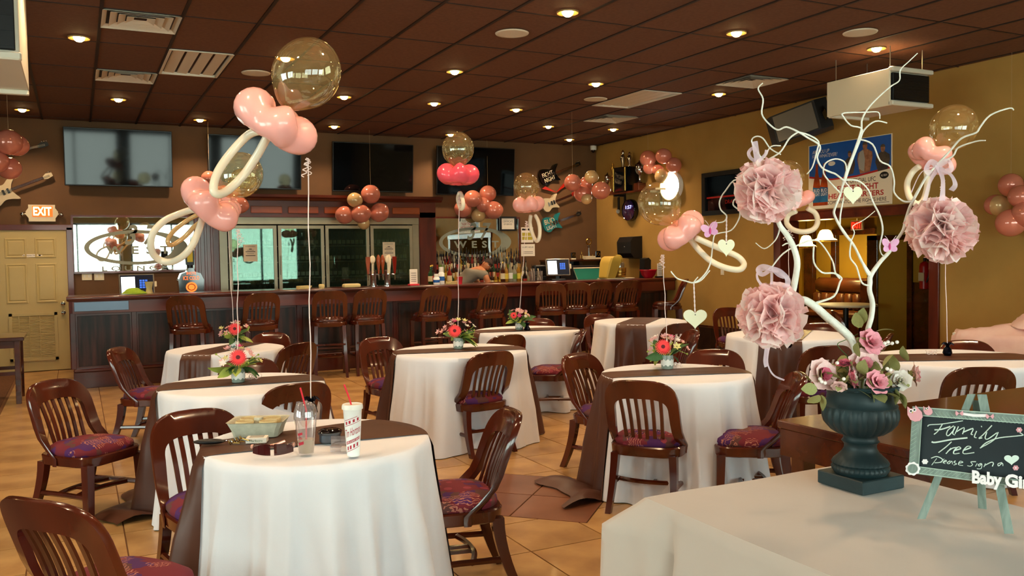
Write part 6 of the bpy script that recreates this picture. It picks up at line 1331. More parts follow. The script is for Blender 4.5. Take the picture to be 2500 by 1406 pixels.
w2 = lambda x, z: tuple(a + b for a, b in zip(w_(x, z), (0, 0, 0))); wx_ = wrap(t, p, .0260, .0380, .215)
m = M(); addtext(m, 'Tim Hortons', lambda x, z: wx_(x, z + sl * x), w=.078, h=.032, x=-.040, y=.09, shear=.25); m.build('script_lettering', 'cup_red', t, None)
m = M(); addtext(m, 'CAFE & BAKE SHOP', lambda x, z: wx_(x, z + sl * x), w=.072, h=.008, x=-.038, y=.064); m.build('band_lettering', 'cup_white', t, None)
# tin, clear box, keys
p = on1(806, 1078); t = thing('round_tin', p, 0, 'dark round tin with glossy lid behind the white paper cup', 'tin'); M().lathe([(.04, 0), (.046, .004), (.046, .034), (.05, .036), (.052, .044), (.046, .05), (.02, .052)], 28).build('tin', 'tin', t, 50); M().lathe([(.051, .042), (.053, .047), (.04, .055), (.01, .056)], 28).build('lid', 'black_gloss', t, 50)
p = on1(835, 1100); t = thing('clear_box', p, rd(-26), 'small open clear plastic box behind the white paper cup', 'box')
M().box((0, 0, .012), (.09, .05, .024), 0, .002).build('tray', 'clear_plastic', t, None); M().box((0, .03, .03), (.1, .004, .05)).build('open_lid', 'clear_plastic', t, None); M().box((.02, -.01, .01), (.04, .025, .016)).build('paper_slip', 'paper_white', t, None)
p = on1(560, 1083); t = thing('key_bunch', p, rd(-22), 'bunch of keys and a black pouch at the left rim of the near table', 'keys'); r = random.Random(3)
m = M(); m.ell((-.085, 0, .012), (.07, .022, .012), 16, 8); m.build('pouch', 'metal_black', t)
for k in range(7): a = r.uniform(-.6, .6); x = .0 + .008 * k; m = M(); m.cyl((x, 0, .004 + .003 * k), (x + .003, 0, .006 + .003 * k), .011, n=12); m.tube([(x, 0, .006 + .003 * k), (x + .05 * math.cos(a), .05 * math.sin(a), .005 + .002 * k)], .003, 4); m.build('key', 'chrome' if k % 2 else 'brass', t, 40)
M().tube([(-.01 + .014 * math.cos(i * PI / 6), .014 * math.sin(i * PI / 6), .012) for i in range(12)], .0015, 5, True).build('ring', 'chrome', t)

# ============================================================= urn, branch tree, silk roses
uc = (PZ(2015, 1185, .765) + PZ(2230, 1200, .765)) / 2; uc = Vector((uc.x, uc.y + .035, .768)); ud = depth(uc); uz = lambda v: PD(2112, v, ud).z - uc.z; sc_ = ud / F
t = thing('urn', uc, 0, 'dark green-black garden urn planter on square plinth holding the branch tree', 'urn')
ph_ = .045; M().box((0, 0, ph_ / 2), (.196, .196, ph_), 0, .003).build('plinth', 'urn', t, None)
prof = [(1168, 60), (1160, 66), (1153, 67), (1148, 62), (1143, 66), (1136, 63), (1128, 54), (1117, 43), (1108, 38), (1100, 37), (1094, 40), (1090, 44), (1086, 40), (1078, 39), (1074, 42), (1070, 56), (1060, 70), (1045, 83), (1030, 87.5), (1015, 87), (1006, 84), (1002, 86), (998, 83), (990, 79), (975, 77), (965, 79), (960, 86), (956, 92), (951, 94), (949, 90), (955, 80), (985, 70)]
z0_ = ph_; zz = [uz(v) for v, _ in prof]; k_ = 0; n = 144; R = []
for (v, hw), z in zip(prof, zz):
    zq = max(z - zz[0] + ph_, ph_); rib = .028 if 1008 < v < 1072 else (.02 if v in (1153, 1143) else 0); ring = []
    for i in range(n):
        a = 2 * PI * i / n; m_ = 1 + rib * (abs(math.cos(12 * a)) * 2 - 1.2) if 1008 < v < 1072 else 1 + rib * math.cos(36 * a); ring.append((hw * sc_ * m_ * math.cos(a), hw * sc_ * m_ * math.sin(a), zq))
    R.append(ring)
M().rings(R, True, False).build('urn_body', 'urn', t, 50); UT = max(zz) - zz[0] + ph_
md = M().ell((0, 0, 0), (.009, .009, .004), 10, 6).me('rim_stud', 'urn', 60)
for i in range(20): a = 2 * PI * i / 20; inst(md, 'rim_stud', t, (86.5 * sc_ * math.cos(a), 86.5 * sc_ * math.sin(a), UT - .013))
M().lathe([(.001, UT - .045), (72 * sc_, UT - .045)], 24).build('moss', 'leaf_sage', t, 60)
def dfield(u, v): return ud + .10 * math.sin((u - 2100) / 85) * min(1, max(0, (880 - v) / 260)) - .05 * min(1, max(0, (700 - v) / 400))
def TP(u, v, dd=0): return PD(u, v, dfield(u, v) + dd)
t = thing('branch_tree', (uc.x, uc.y, uc.z + UT - .045), 0, 'white-painted curly willow branch tree standing in the dark urn', 'tree')
BR = [('limb', [(2112, 985, 9), (2100, 900, 9), (2092, 862, 10), (2078, 828, 10.5), (2050, 800, 10.5), (2020, 775, 10), (1992, 750, 9.5), (1968, 734, 9), (1950, 730, 8), (1935, 722, 7.5), (1938, 700, 8), (1944, 668, 7.5), (1946, 635, 7.5), (1936, 600, 7), (1920, 572, 6.5), (1905, 552, 6), (1896, 530, 5)]),
 ('limb', [(2112, 985, 7), (2118, 860, 6), (2118, 810, 6.5), (2127, 775, 6.5), (2130, 740, 6.5), (2123, 710, 6), (2124, 690, 6), (2126, 672, 6), (2150, 638, 5), (2172, 614, 4.6), (2190, 585, 4), (2205, 562, 4), (2212, 535, 4), (2224, 500, 4), (2245, 460, 3.6), (2262, 431, 3.4), (2285, 405, 3), (2318, 370, 2.8), (2347, 338, 2.5), (2383, 324, 2.4), (2393, 310, 2.3), (2418, 281, 2.2), (2464, 264, 2), (2475, 269, 1.5)]),
 ('twig', [(2290, 402, 2.6), (2326, 381, 2.4), (2340, 360, 2.2), (2383, 345, 2), (2406, 343, 1.4)]),
 ('twig', [(2126, 672, 4), (2105, 640, 3.6), (2084, 598, 3.5), (2059, 566, 3.4), (2038, 527, 3.3), (2038, 509, 3.2), (2052, 473, 3.2), (2059, 445, 3), (2070, 409, 3), (2084, 374, 2.8), (2102, 320, 2.6), (2105, 290, 2.3), (2123, 260, 2.2), (2150, 232, 2), (2176, 210, 2), (2196, 196, 1.8), (2198, 171, 1.8), (2219, 150, 1.5), (2240, 130, 1.2)]),
 ('twig', [(2062, 445, 2.6), (2076, 402, 2.6), (2097, 349, 2.4), (2110, 317, 2.2), (2137, 296, 2), (2165, 300, 1.8)]),
 ('twig', [(2055, 460, 2.6), (2068, 425, 2.5), (2090, 365, 2.2), (2105, 317, 2.2), (2077, 306, 2), (2059, 285, 2), (2060, 276, 2), (2112, 274, 1.8), (2144, 274, 1.6), (2148, 290, 1.3)]),
 ('twig', [(2098, 340, 2.2), (2130, 352, 2.2), (2148, 392, 2.2), (2173, 406, 2.2), (2183, 441, 2.2), (2183, 470, 2.3), (2205, 491, 2.5), (2228, 491, 2.8)]),
 ('twig', [(2059, 440, 2.4), (2040, 425, 2.4), (2027, 420, 2.4), (2006, 409, 2.4), (1995, 384, 2.4), (2002, 356, 2.4), (1970, 335, 2.5), (1949, 322, 2.6), (1920, 310, 2.3), (1899, 317, 2.2), (1878, 303, 2.1), (1860, 278, 2.1), (1863, 242, 2), (1851, 217, 1.8), (1862, 203, 1.4)]),
 ('twig', [(1949, 322, 2.2), (1927, 338, 2.2), (1906, 370, 2.1), (1878, 388, 2), (1863, 395, 1.8)]),
 ('twig', [(1949, 322, 2.2), (1975, 330, 2.2), (1998, 345, 2.1), (1995, 366, 2), (1984, 406, 1.8), (1970, 425, 1.4)]),
 ('twig', [(1906, 356, 1.8), (1882, 358, 1.8), (1866, 385, 1.8)]),
 ('twig', [(1866, 395, 2), (1852, 375, 2), (1835, 345, 2), (1846, 333, 2), (1863, 338, 1.9), (1881, 363, 1.8), (1906, 377, 1.6)]),
 ('twig', [(2050, 470, 2.2), (2022, 440, 2), (2010, 420, 2), (2016, 398, 1.9), (2040, 388, 1.9), (2062, 396, 1.9), (2066, 420, 1.9), (2058, 450, 2)]),
 ('twig', [(2056, 440, 2.4), (2094, 441, 2.4), (2119, 463, 2.4), (2130, 491, 2.5), (2148, 527, 2.6), (2155, 562, 2.4), (2148, 600, 2), (2152, 620, 1.6), (2162, 625, 1.3)]),
 ('twig', [(2050, 550, 2.8), (2075, 586, 2.8), (2097, 622, 3), (2115, 662, 3.4), (2126, 676, 4)]), ('twig', [(2050, 550, 2.6), (2052, 520, 2.4), (2060, 480, 2.2)]),
 ('twig', [(2079, 582, 2.2), (2075, 626, 2.2), (2091, 651, 2.3), (2104, 690, 2.4), (2123, 697, 2.6)]), ('twig', [(2079, 586, 1.6), (2086, 568, 1.5), (2082, 552, 1.3), (2110, 536, 1.2), (2136, 515, 1.1)]),
 ('twig', [(1996, 738, 3.2), (2036, 723, 2.8), (2050, 690, 2.6), (2054, 678, 2.5), (2036, 667, 2.4), (2007, 665, 2.3), (1987, 640, 2.2), (1987, 600, 2)]), ('twig', [(1975, 745, 3.2), (1996, 738, 3)]),
 ('twig', [(2050, 680, 2.3), (2039, 665, 2.2), (2032, 636, 2.1), (2007, 597, 2), (1989, 586, 2), (1960, 593, 2.1), (1913, 618, 2.1), (1883, 654, 1.8)]),
 ('twig', [(1936, 598, 2.4), (1922, 594, 2), (1910, 600, 1.6)]), ('twig', [(1905, 552, 2.4), (1899, 575, 1.8), (1888, 592, 1.5), (1866, 607, 1.4), (1845, 593, 1.1)]),
 ('twig', [(1870, 480, 2.2), (1803, 438, 2.1), (1771, 466, 2), (1757, 491, 2), (1760, 512, 2), (1774, 527, 1.9), (1767, 541, 1.8), (1746, 544, 1.5)]),
 ('twig', [(1850, 500, 2.2), (1800, 485, 2.1), (1790, 500, 2), (1806, 516, 2), (1803, 537, 1.9), (1785, 562, 1.8), (1757, 569, 1.8), (1744, 575, 1.8), (1740, 600, 1.8), (1733, 647, 2), (1715, 676, 2.1), (1694, 690, 2.3), (1674, 686, 2), (1654, 680, 1.9), (1642, 668, 1.8), (1638, 662, 1.3)]),
 ('twig', [(1733, 660, 1.6), (1712, 684, 1.6), (1694, 690, 1.6), (1704, 676, 1.4)]),
 ('twig', [(2112, 880, 2), (2150, 850, 1.5), (2178, 838, 1.2)]), ('twig', [(2080, 880, 1.4), (2050, 850, 1.2), (2046, 838, 1.1), (2066, 829, 1), (2095, 815, .8)])]
for nm, pts in BR:
    P = [TP(u, v) for u, v, r in pts]; P4 = spline(P, 4); rr = []
    for i in range(len(pts) - 1): rr += [(pts[i][2] + (pts[i + 1][2] - pts[i][2]) * j / 4) * sc_ * (.92 if pts[i][2] < 4 else 1) for j in range(4)]
    rr.append(pts[-1][2] * sc_); dark = pts[0][0] in (2080,)
    wb(M().tube(P4, rr, 10 if nm == 'limb' else 7), nm, 'leaf_green' if dark else 'branch', t, 70)
# tissue pompoms
def petal(seed, L_=1.0):
    r = random.Random(seed); G = []; a1, a2, a3 = r.uniform(0, 6), r.uniform(0, 6), r.uniform(.5, 1.1)
    for i in range(6):
        s = i / 5; w_ = .12 + .52 * s ** .8; row = []
        for j in range(7):
            c = j / 3 - 1; e = 1 - .16 * abs(c) ** 2.2 - .05 * math.sin(c * 6 + a1)
            row.append((s * L_ * e - .12 * s * s * a3, c * w_ * (1 - .1 * s), (.13 * s * math.sin(c * 2.6 + a1) + .055 * s * math.sin(c * 6 + a2) + .30 * a3 * max(0, s - .45) ** 1.3)))
        G.append(row)
    return M().grid(G)
PM = [[petal(s).me('petal', mt, 80) for s in range(6)] for mt in ('pom_tissue', 'pom_tissue_light')]
def pompom(u, v, rpx, lb, seed, dd=0.0, n=96):
    c = TP(u, v, dd); rr = rpx * depth(c) / F; t = thing('tissue_pompom', c, 0, lb, 'pompom', 'pink tissue pompoms on the branch tree'); r = random.Random(seed)
    M().ell((0, 0, 0), rr * .45, 14, 10).build('core', 'pom_tissue', t, 80)
    for k in range(n):
        z = 1 - 2 * (k + .5) / n; a = k * 2.39996 + r.uniform(-.2, .2); q = Vector((math.sqrt(1 - z * z) * math.cos(a), math.sqrt(1 - z * z) * math.sin(a), z + r.uniform(-.08, .08))).normalized(); s = rr * r.uniform(.9, 1.1)
        inst(PM[r.random() < .35][r.randrange(6)], 'petal', t, (0, 0, 0), aimx(q, r.uniform(0, 2 * PI)), (s, s * 1.0, s * 1.1))
    return t, c, rr
pompom(1871, 464, 82, 'upper left pink tissue pompom on the branch tree', 1, -.06)
pompom(1884, 770, 82, 'lower left pink tissue pompom just above the dark wooden table', 2, -.09)
pompom(2299, 560, 84, 'right pink tissue pompom hanging from the branch tree', 3, -.05)
def ribbon_strip(m, pts, w_, dd=-.1, twist=.5):
    P = spline([TP(u, v, dd) for u, v in pts], 5); G = [[], [], []]
    for i, p in enumerate(P):
        tt_ = (P[min(i + 1, len(P) - 1)] - P[max(i - 1, 0)]).normalized(); sd = tt_.cross(fw).normalized() * math.cos(twist * math.sin(i * .3)) + fw * math.sin(twist * math.sin(i * .3))
        for k in (-1, 0, 1): G[k + 1].append(p + sd * w_ * k * sc_)
    m.grid(G)
def bow(lb, strips): 
    m = M()
    for pts, w_ in strips: ribbon_strip(m, pts, w_)
    tag(m.build('organza_ribbon', 'organza', None, 80), lb, 'ribbon')
bow('sheer pink ribbon standing above the upper left pompom', [([(1850, 395), (1846, 370), (1842, 345)], 7), ([(1846, 395), (1832, 385), (1828, 372), (1838, 362), (1848, 372)], 4), ([(1850, 395), (1868, 378), (1872, 366)], 4)])
bow('sheer cream bow with big loops on the lower left pompom', [([(1884, 700), (1884, 680), (1884, 656)], 3), ([(1884, 656), (1862, 650), (1851, 658), (1862, 670), (1884, 656)], 6), ([(1884, 656), (1852, 662), (1850, 682), (1868, 702), (1884, 700)], 3), ([(1884, 656), (1905, 662), (1922, 680), (1922, 696), (1912, 704)], 6), ([(1884, 656), (1904, 668), (1914, 676), (1900, 672), (1888, 660)], 4)])
bow('long sheer pink ribbon bow above the right pompom', [([(2290, 405), (2302, 440), (2300, 490)], 8), ([(2290, 405), (2272, 395), (2262, 415), (2280, 425), (2290, 405)], 7), ([(2290, 405), (2315, 392), (2322, 412), (2300, 420), (2290, 405)], 7), ([(2292, 410), (2320, 425), (2332, 450), (2322, 465)], 6), ([(2290, 410), (2270, 445), (2258, 490)], 6), ([(2290, 405), (2250, 420), (2225, 470)], 1.5)])
bow('thin sheer ribbon tail trailing below the lower left pompom', [([(1878, 845), (1874, 885), (1888, 915), (1915, 928)], 2.2), ([(1873, 850), (1868, 880), (1872, 895)], 6)])
# hearts
def heart(u, v, w_, h_, lb, hang, mt='heart_card', dd=-.04, tilt=0):
    c = TP(u, v, dd); s = depth(c) / F; pts = []
    for k in range(40):
        a = 2 * PI * k / 40; x = math.sin(a) ** 3; y = (13 * math.cos(a) - 5 * math.cos(2 * a) - 2 * math.cos(3 * a) - math.cos(4 * a)) / 14.5; pts.append((x * w_ / 2 * s, (y + .18) * h_ / 2 * s * 1.02))
    t = thing('hanging_heart', c, 0, lb, 'heart'); ud_ = up; wb(M().prism(pts, lambda x, y, q: c + rt * x + up * y + fw * (q - .0015), .003), 'heart', mt, t, None)
    m = M(); a = TP(*hang, dd * .5); b = c + up * (h_ * .28 * s)
    for k in (-1, 1): m.tube([b.lerp(a, i / 16) + rt * (.0016 * k * math.cos(i * 1.4)) for i in range(17)], .0014, 5)
    wb(m, 'cord', 'ribbon', t); wb(M().ell(c + up * (h_ * .25 * s) - fw * .003, .002, 8, 5), 'eyelet', 'ink', t)
heart(1697, 780, 58, 47, 'large cream card heart on a cord, lowest of the hanging hearts', (1694, 692))
heart(1773, 606, 41, 42, 'olive card heart hanging by the cream ring of a balloon', (1774, 530), 'heart_card')
heart(2082, 478, 46, 44, 'pale green card heart hanging in front of the poster', (2060, 440), 'heart_card')
def butterfly(u, v, s_, lb, dd=-.08, rot=0):
    c = TP(u, v, dd); s = depth(c) / F * s_; t = thing('butterfly_ornament', c, 0, lb, 'butterfly')
    def w(px_, py, ang, l, wd):
        R = []
        m = M(); n = 14; o_ = [((l * (.5 + .5 * math.cos(2 * PI * k / n))), wd * math.sin(2 * PI * k / n)) for k in range(n)]
        ca, sa = math.cos(ang + rot), math.sin(ang + rot); m.prism(o_, lambda x, y, q: c + (rt * (x * ca - y * sa) + up * (x * sa + y * ca)) * s - fw * (.002 + .25 * x * s) + fw * q, .0008); return m
    for a, l, wd in ((.7, 26, 9), (2.4, 26, 9), (-.5, 19, 8), (-2.6, 19, 8)): wb(w(0, 0, a, l, wd), 'wing', 'butterfly', t, 40)
    wb(M().ell(c - fw * .004, (.004, .004, .012), 8, 6), 'body', 'rose_deep' if 0 else 'petal_mag', t)
    m = M()
    for k in (-1, 1): m.tube(spline([c, c + (rt * k * 6 + up * 16) * s - fw * .01, c + (rt * k * 14 + up * 26) * s - fw * .01]), .0007, 4)
    wb(m, 'antenna', 'ribbon', t)
butterfly(1733, 564, 1.0, 'pink gauze butterfly on the twig in front of a slanted ring balloon', rot=.3); butterfly(2171, 602, 1.0, 'pink gauze butterfly on the right branch fork')
# silk roses
def rpet(seed):
    r = random.Random(seed); G = []
    for i in range(6):
        s = i / 5; w_ = .62 * math.sin(PI * min(.15 + s * .62, 1)); row = []
        for j in range(7):
            c = j / 3 - 1; row.append((.32 * s + .25 * s * s - .15 * abs(c) * s + .1 * max(0, s - .75) * 4 * .5, c * w_, 1.0 * s - .12 * c * c * s + .05 * math.sin(c * 5 + seed) * s))
        G.append(row)
    return M().grid(G)
RPM = {mt: [rpet(s).me('petal', mt, 80) for s in range(3)] for mt in ('rose_pink', 'rose_light', 'rose_deep', 'rose_white')}
def rose(u, v, rpx, outer, inner, lb, ax=(0, 0, 1), dd=0.0, seed=0, nleaf=3):
    c = PD(u, v, ud + dd); rr = rpx * depth(c) / F; t = thing('silk_rose', c, 0, lb, 'rose', 'silk roses in the urn'); r = random.Random(seed)
    hd = thing('bloom', (0, 0, 0)); hd.parent = t; hd.rotation_euler = aim(ax)
    for l, (n, s, op, mt) in enumerate(((3, .62, -.25, inner), (5, .82, -.02, inner), (6, .98, .22, outer), (7, 1.1, .5, outer))):
        for k in range(n):
            a = 2 * PI * k / n + l * .7 + r.uniform(-.15, .15); q = Matrix.Rotation(a, 3, 'Z') @ Matrix.Rotation(op, 3, 'Y'); s_ = rr * s
            inst(RPM[mt][r.randrange(3)], 'petal', hd, (0, 0, -rr * .45), q.to_euler(), (s_ * (.9 + op), s_, s_ * (1.02 - .3 * max(op, 0))))
    M().lathe([(rr * .1, -rr * .75), (rr * .4, -rr * .5), (rr * .5, -rr * .2)], 10).build('calyx', 'leaf_sage', hd, 60)
    for k in range(nleaf):
        a = r.uniform(0, 2 * PI); d_ = Vector((math.cos(a), math.sin(a), r.uniform(-.5, .2))); L_ = rr * r.uniform(1.1, 1.5); inst(LFM['leaf_sage'], 'leaf', t, Vector(ax).normalized() * -rr * .4, aimx(d_, r.uniform(-1, 1)), (L_, L_ * 1.15, L_))
    e = Vector((uc.x, uc.y, uc.z + UT - .05)); wb(M().tube([c - Vector(ax).normalized() * rr * .6, c.lerp(e, .5) + Vector((0, 0, .01)), e], .003, 6), 'stem', 'leaf_sage', t)
cv = -fw
rose(2129, 833, 28, 'rose_pink', 'rose_pink', 'topmost pink silk rose, above the others in the urn', cv + up * .5 + rt * .3, -.03, 1, 5)
rose(2113, 888, 33, 'rose_light', 'rose_pink', 'largest pale pink silk rose in the middle of the urn', cv + up * .5, -.05, 2, 4)
rose(2012, 914, 34, 'rose_light', 'rose_deep', 'wide silk rose with deep pink heart at the left of the urn', cv + up * .4 + rt * .3, -.06, 3, 5)
rose(2062, 886, 19, 'rose_deep', 'rose_deep', 'narrow deep pink silk rosebud left of the middle', up + rt * -.2 + cv * .2, -.04, 4, 2)
rose(2083, 924, 25, 'rose_pink', 'rose_white', 'pink and white silk rosebud turned sideways above the rim', rt + up * .3 + cv * .5, -.10, 5, 4)
rose(2144, 932, 26, 'rose_pink', 'rose_pink', 'bright pink silk rose at front centre of the urn rim', cv + up * .5 + rt * .2, -.13, 6, 4)
rose(2200, 928, 21, 'rose_white', 'rose_white', 'white silk rose near the right of the urn rim', cv + up * .3 - rt * .6, -.10, 7, 5)
rose(2236, 914, 25, 'rose_light', 'rose_pink', 'pale pink silk rose leaning out at the far right of the urn', rt + up * .1 + cv * .4, -.04, 8, 4)
rose(2049, 944, 16, 'rose_light', 'rose_light', 'small drooping pale pink silk rosebud at the left of the rim', up * -.6 - rt * .3 + cv * .6, -.12, 9, 3)
t = thing('silk_foliage', (uc.x, uc.y, uc.z + UT - .045), 0, 'sage green silk leaves and white berries filling the urn', 'foliage'); r = random.Random(5)
for k in range(54):
    a = r.uniform(0, 2 * PI); q = Vector((math.cos(a), math.sin(a), 0)) * r.uniform(.02, .10); el = r.uniform(-.25, 1.2); q.z = .02 + .07 * r.random(); L_ = r.uniform(.035, .06); inst(LFM['leaf_sage'], 'leaf', t, q, aimx((math.cos(a) * math.cos(el), math.sin(a) * math.cos(el), math.sin(el)), r.uniform(-1, 1)), (L_, L_ * 1.2, L_))
for u, v, du, dv in ((2000, 965, -1, -.9), (1995, 950, -1, .1), (2004, 965, .3, -1), (2100, 800, -.6, 1), (2105, 790, -.2, 1), (2140, 808, 1, .4), (2095, 870, -.3, .5), (2190, 905, -.6, 1), (2185, 950, .2, -1), (2195, 960, .6, -.9), (2215, 880, -.7, .9), (2090, 950, .8, -.2), (2120, 945, .3, -.5), (2155, 895, .2, .8), (2165, 960, 1, -.2)):
    q = PD(u, v, ud - .12) - Vector((uc.x, uc.y, uc.z + UT - .045)); inst(LFM['leaf_sage'], 'leaf', t, q, aimx(rt * du + up * dv + cv * .3, r.uniform(-.4, .4)), (.05, .062, .05))
m = M()
for u, v in ((2160, 838), (2168, 835), (2178, 838), (2190, 835), (2002, 925), (2006, 932), (2014, 935), (2044, 886), (2166, 900), (2174, 903), (2060, 925)): m.ell(PD(u, v, ud - .14), .006, 8, 6)
wb(m, 'berries', 'rose_white', t)
# ============================================================= chalkboard easel
fL, fR = PZ(2240, 1268, .772), PZ(2472, 1303, .772); ex = (fR - fL).normalized(); ey = (Vector((0, 0, 1)) * math.cos(rd(13)) + Vector((-ex.y, ex.x, 0)) * (1 if Vector((-ex.y, ex.x, 0)).dot(fw) > 0 else -1) * math.sin(rd(13))).normalized(); en = ex.cross(ey)
if en.dot(fw) > 0: en = -en      # towards the camera
def BP(x, y, o=0.0): return plane_hit(2190 + x / 3.606, 930 + y / 3.606, fL + en * o, en)
t = thing('chalkboard_easel', (fL.x, fL.y, .772), 0, 'small chalkboard easel reading Family Tree in a grey-green painted frame', 'sign')
def bpoly(pts, o, th, name, mt, par=None, sm=None):
    n = len(pts); a = [BP(x, y, o) for x, y in pts]; b = [p - en * th for p in a]; m = M(); m.add(a + b, [tuple(range(n)), tuple(range(2 * n - 1, n - 1, -1))] + [(k, n + k, n + (k + 1) % n, (k + 1) % n) for k in range(n)]); return wb(m, name, mt, par or t, sm)
TL, TR, BRr, BLl = (135, 222), (1250, 310), (1225, 950), (100, 810); iTL, iTR, iBR, iBL = (218, 305), (1160, 375), (1140, 880), (190, 755)
bpoly([iTL, iTR, iBR, iBL], .004, .006, 'slate', 'chalk_board')
for q in ((TL, TR, iTR, iTL), (TR, BRr, iBR, iTR), (BRr, BLl, iBL, iBR), (BLl, TL, iTL, iBL)): bpoly(q, .012, .014, 'frame_rail', 'chalk_frame')
m = M()
def stroke(pts, w_, o, m): 
    P = spline([BP(x, y, o) for x, y in pts], 4); m.tube(P, w_ * sc_ / 3.606, 5, flat=.6)
rr_ = random.Random(2)
for k in range(26): x = 330 + k * 35; y0 = 245 + (x - 135) * .079; stroke([(x, y0 + 8), (x + 45, y0 + 62)], 2.2, .0125, m)
for k in range(12): y = 340 + k * 38; stroke([(185 - k * 3, y), (135 - k * 3, y + 34)], 2.2, .0125, m)
for k in range(24): x = 215 + k * 38; y0 = 762 + (x - 190) * .125; stroke([(x, y0 + 40), (x + 42, y0 + 8)], 2.2, .0125, m)
for q in ((iTL, iTR), (iBL, iBR), (iTL, iBL), ((TL[0] + 5, TL[1] + 8), TR), ((BLl[0] + 80, BLl[1] + 0), BRr)): stroke([q[0], ((q[0][0] + q[1][0]) / 2, (q[0][1] + q[1][1]) / 2), q[1]], 4, .0125, m)
wb(m, 'frame_strokes', 'frame_stroke', t)
ST = [[(270, 400), (290, 385), (400, 378), (580, 350)], [(400, 378), (360, 440), (325, 470)], [(330, 430), (390, 425), (470, 400)], [(500, 395), (450, 430), (435, 470), (455, 480), (500, 430), (510, 400), (490, 460), (510, 475)], [(540, 400), (510, 465)], [(522, 447), (590, 410), (576, 468)], [(580, 452), (668, 418), (652, 466), (668, 472)], [(700, 440), (680, 490), (700, 500)], [(740, 402), (748, 400)], [(835, 390), (760, 470), (720, 505), (750, 500)], [(790, 450), (775, 500), (800, 510), (880, 455)], [(890, 450), (850, 520), (730, 590)], [(740, 582), (790, 540), (900, 500), (1090, 480), (1105, 470), (1080, 455)],
 [(305, 535), (340, 540), (480, 515), (620, 500)], [(480, 535), (430, 580), (365, 630)], [(475, 590), (430, 640)], [(445, 620), (490, 590), (530, 585)], [(500, 612), (560, 595), (540, 580), (505, 610), (500, 640), (550, 635)], [(580, 612), (650, 585), (620, 575), (585, 610), (590, 640), (680, 630)]]
S2 = [[(350, 680), (305, 740)], [(300, 680), (350, 665), (400, 690), (380, 715), (330, 720)], [(415, 685), (385, 720)], [(408, 716), (435, 705), (425, 698), (405, 718), (425, 727)], [(468, 702), (440, 720), (458, 728), (482, 705), (488, 733)], [(515, 703), (500, 715), (525, 730), (498, 740)], [(540, 724), (580, 715), (555, 706), (540, 735), (580, 744)], [(695, 710), (650, 712), (665, 735), (645, 750), (618, 745)], [(706, 725), (690, 752)], [(742, 725), (715, 737), (725, 750), (746, 728), (740, 770), (703, 772)], [(778, 725), (764, 757)], [(768, 745), (830, 715), (848, 725), (838, 752)], [(925, 718), (890, 728), (893, 748), (928, 724), (932, 748)]]
m = M(); [stroke(s, 6.5, .0055, m) for s in ST]; wb(m, 'chalk_title', 'chalk', t); m = M(); [stroke(s, 4.5, .0055, m) for s in S2]; wb(m, 'chalk_line', 'chalk', t)
def disc(cx, cy, rx, ry, o, th, nm, mt, n=20, sc=0, par=None): return bpoly([(cx + rx * (1 + sc * math.cos(9 * 2 * PI * k / n)) * math.cos(2 * PI * k / n), cy + ry * (1 + sc * math.cos(9 * 2 * PI * k / n)) * math.sin(2 * PI * k / n)) for k in range(n)], o, th, nm, mt, par)
hp = []
for k in range(32): a = 2 * PI * k / 32; hp.append((1008 + 66 * math.sin(a) ** 3, 690 - (13 * math.cos(a) - 5 * math.cos(2 * a) - 2 * math.cos(3 * a) - math.cos(4 * a)) * 3.1))
bpoly(hp, .007, .003, 'chalk_heart', 'chalk')
for cx, cy in ((245, 710), (1075, 430), (1045, 765)):
    for k in range(6): a = k * PI / 3; disc(cx + 17 * math.cos(a), cy + 15 * math.sin(a), 11, 9, .008, .004, 'flower_petal', 'owl_pink' if cx > 300 else 'card_white', 10)
    disc(cx, cy, 7, 7, .0085, .004, 'flower_eye', 'card_white', 10)
disc(137, 772, 62, 58, .018, .006, 'scallop_medallion', 'card_white', 72, .06); disc(137, 772, 44, 41, .020, .002, 'medallion_face', 'chalk_frame')
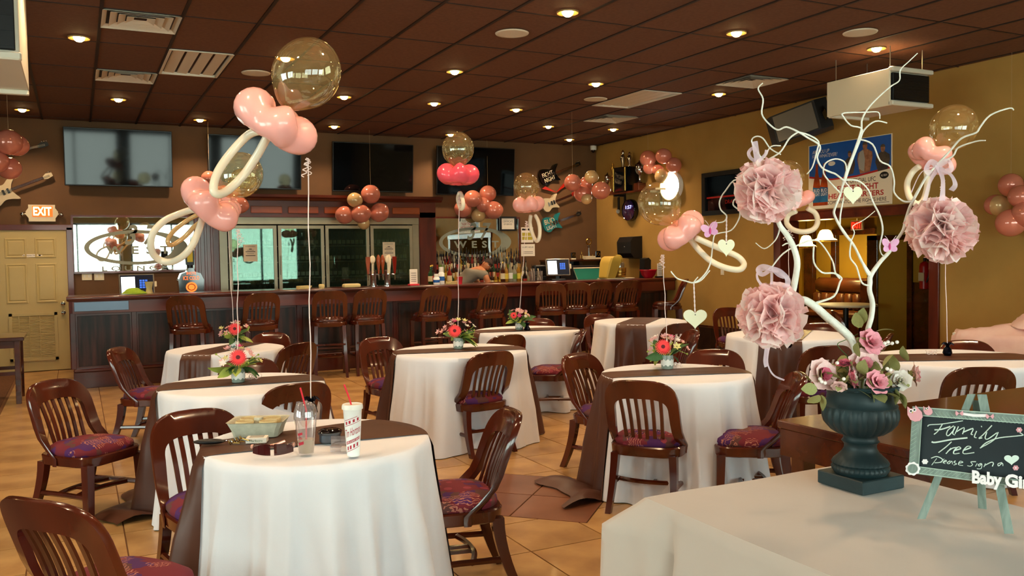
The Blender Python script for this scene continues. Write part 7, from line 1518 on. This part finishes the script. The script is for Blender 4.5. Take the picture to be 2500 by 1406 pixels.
for cx, cy, s in ((158, 292, 1.0), (272, 263, .6)):
    b = [(cx - 68 * s, cy - 68 * s), (cx - 40 * s, cy - 48 * s), (cx, cy - 52 * s), (cx + 5 * s, cy - 78 * s), (cx + 28 * s, cy - 52 * s), (cx + 58 * s, cy - 20 * s), (cx + 66 * s, cy + 25 * s), (cx + 40 * s, cy + 58 * s), (cx, cy + 66 * s), (cx - 40 * s, cy + 50 * s), (cx - 66 * s, cy + 5 * s)]
    o_ = bpoly(b, .02, .006, 'owl_cutout', 'owl_pink')
    for dx, dy in ((-36, -28), (-5, -38)): disc(cx + dx * s, cy + dy * s, 17 * s, 16 * s, .0215, .002, 'owl_eye', 'card_white', par=o_); disc(cx + dx * s, cy + dy * s, 8 * s, 8 * s, .0225, .001, 'owl_pupil', 'ink', par=o_)
    bpoly([(cx - 27 * s, cy - 20 * s), (cx - 18 * s, cy - 22 * s), (cx - 22 * s, cy - 6 * s)], .0225, .002, 'owl_beak', 'label_yellow', o_)
bpoly([(575, 278), (680, 292), (790, 292), (785, 318), (680, 316), (580, 300)], .016, .003, 'banner', 'card_white')
for cx, cy in ((548, 285), (818, 312)):
    for s in (-1, 1): bpoly([(cx, cy), (cx + s * 30, cy - 24), (cx + s * 36, cy), (cx + s * 26, cy + 22)], .018, .003, 'bow_loop', 'owl_pink')
m = M(); ca, sa = math.cos(.12), math.sin(.12)
def bt(o): return lambda x, y: BP(650 + x, 925 + .11 * x - y * (1 if x < 300 else 1), o)
for o_ in (.02, .026): addtext(m, 'Baby', bt(o_), w=265, h=150, x=10, y=-8, bold=.045); addtext(m, 'Girl', bt(o_), w=250, h=120, x=300, y=25, bold=.045)
wb(m, 'cutout_lettering', 'card_white', t)
def leg_(p0, p1, w_, back=.006):
    a = [BP(p0[0] + s * w_, p0[1], -.004) for s in (-1, 1)]; b = [BP(p1[0] + s * w_, p1[1], -.004) for s in (-1, 1)]; m = M(); vs = [a[0], a[1], b[1], b[0]]; m.add([p for p in vs] + [p - en * .014 for p in vs], [(0, 1, 2, 3), (7, 6, 5, 4), (0, 4, 5, 1), (1, 5, 6, 2), (2, 6, 7, 3), (3, 7, 4, 0)]); wb(m, 'leg', 'chalk_frame', t, None)
leg_((210, 1215), (655, 115), 34); leg_((985, 1345), (745, 118), 40)
bk = PZ(2190 + 750 / 3.606, 930 + 1125 / 3.606, .772); tp_ = BP(700, 170, -.02); m = M(); sd = ex * .011; m.add([bk - sd, bk + sd, tp_ + sd, tp_ - sd] + [p - en * .012 for p in (bk - sd, bk + sd, tp_ + sd, tp_ - sd)], [(0, 1, 2, 3), (7, 6, 5, 4), (0, 4, 5, 1), (1, 5, 6, 2), (2, 6, 7, 3), (3, 7, 4, 0)]); wb(m, 'leg', 'chalk_frame', t, None)
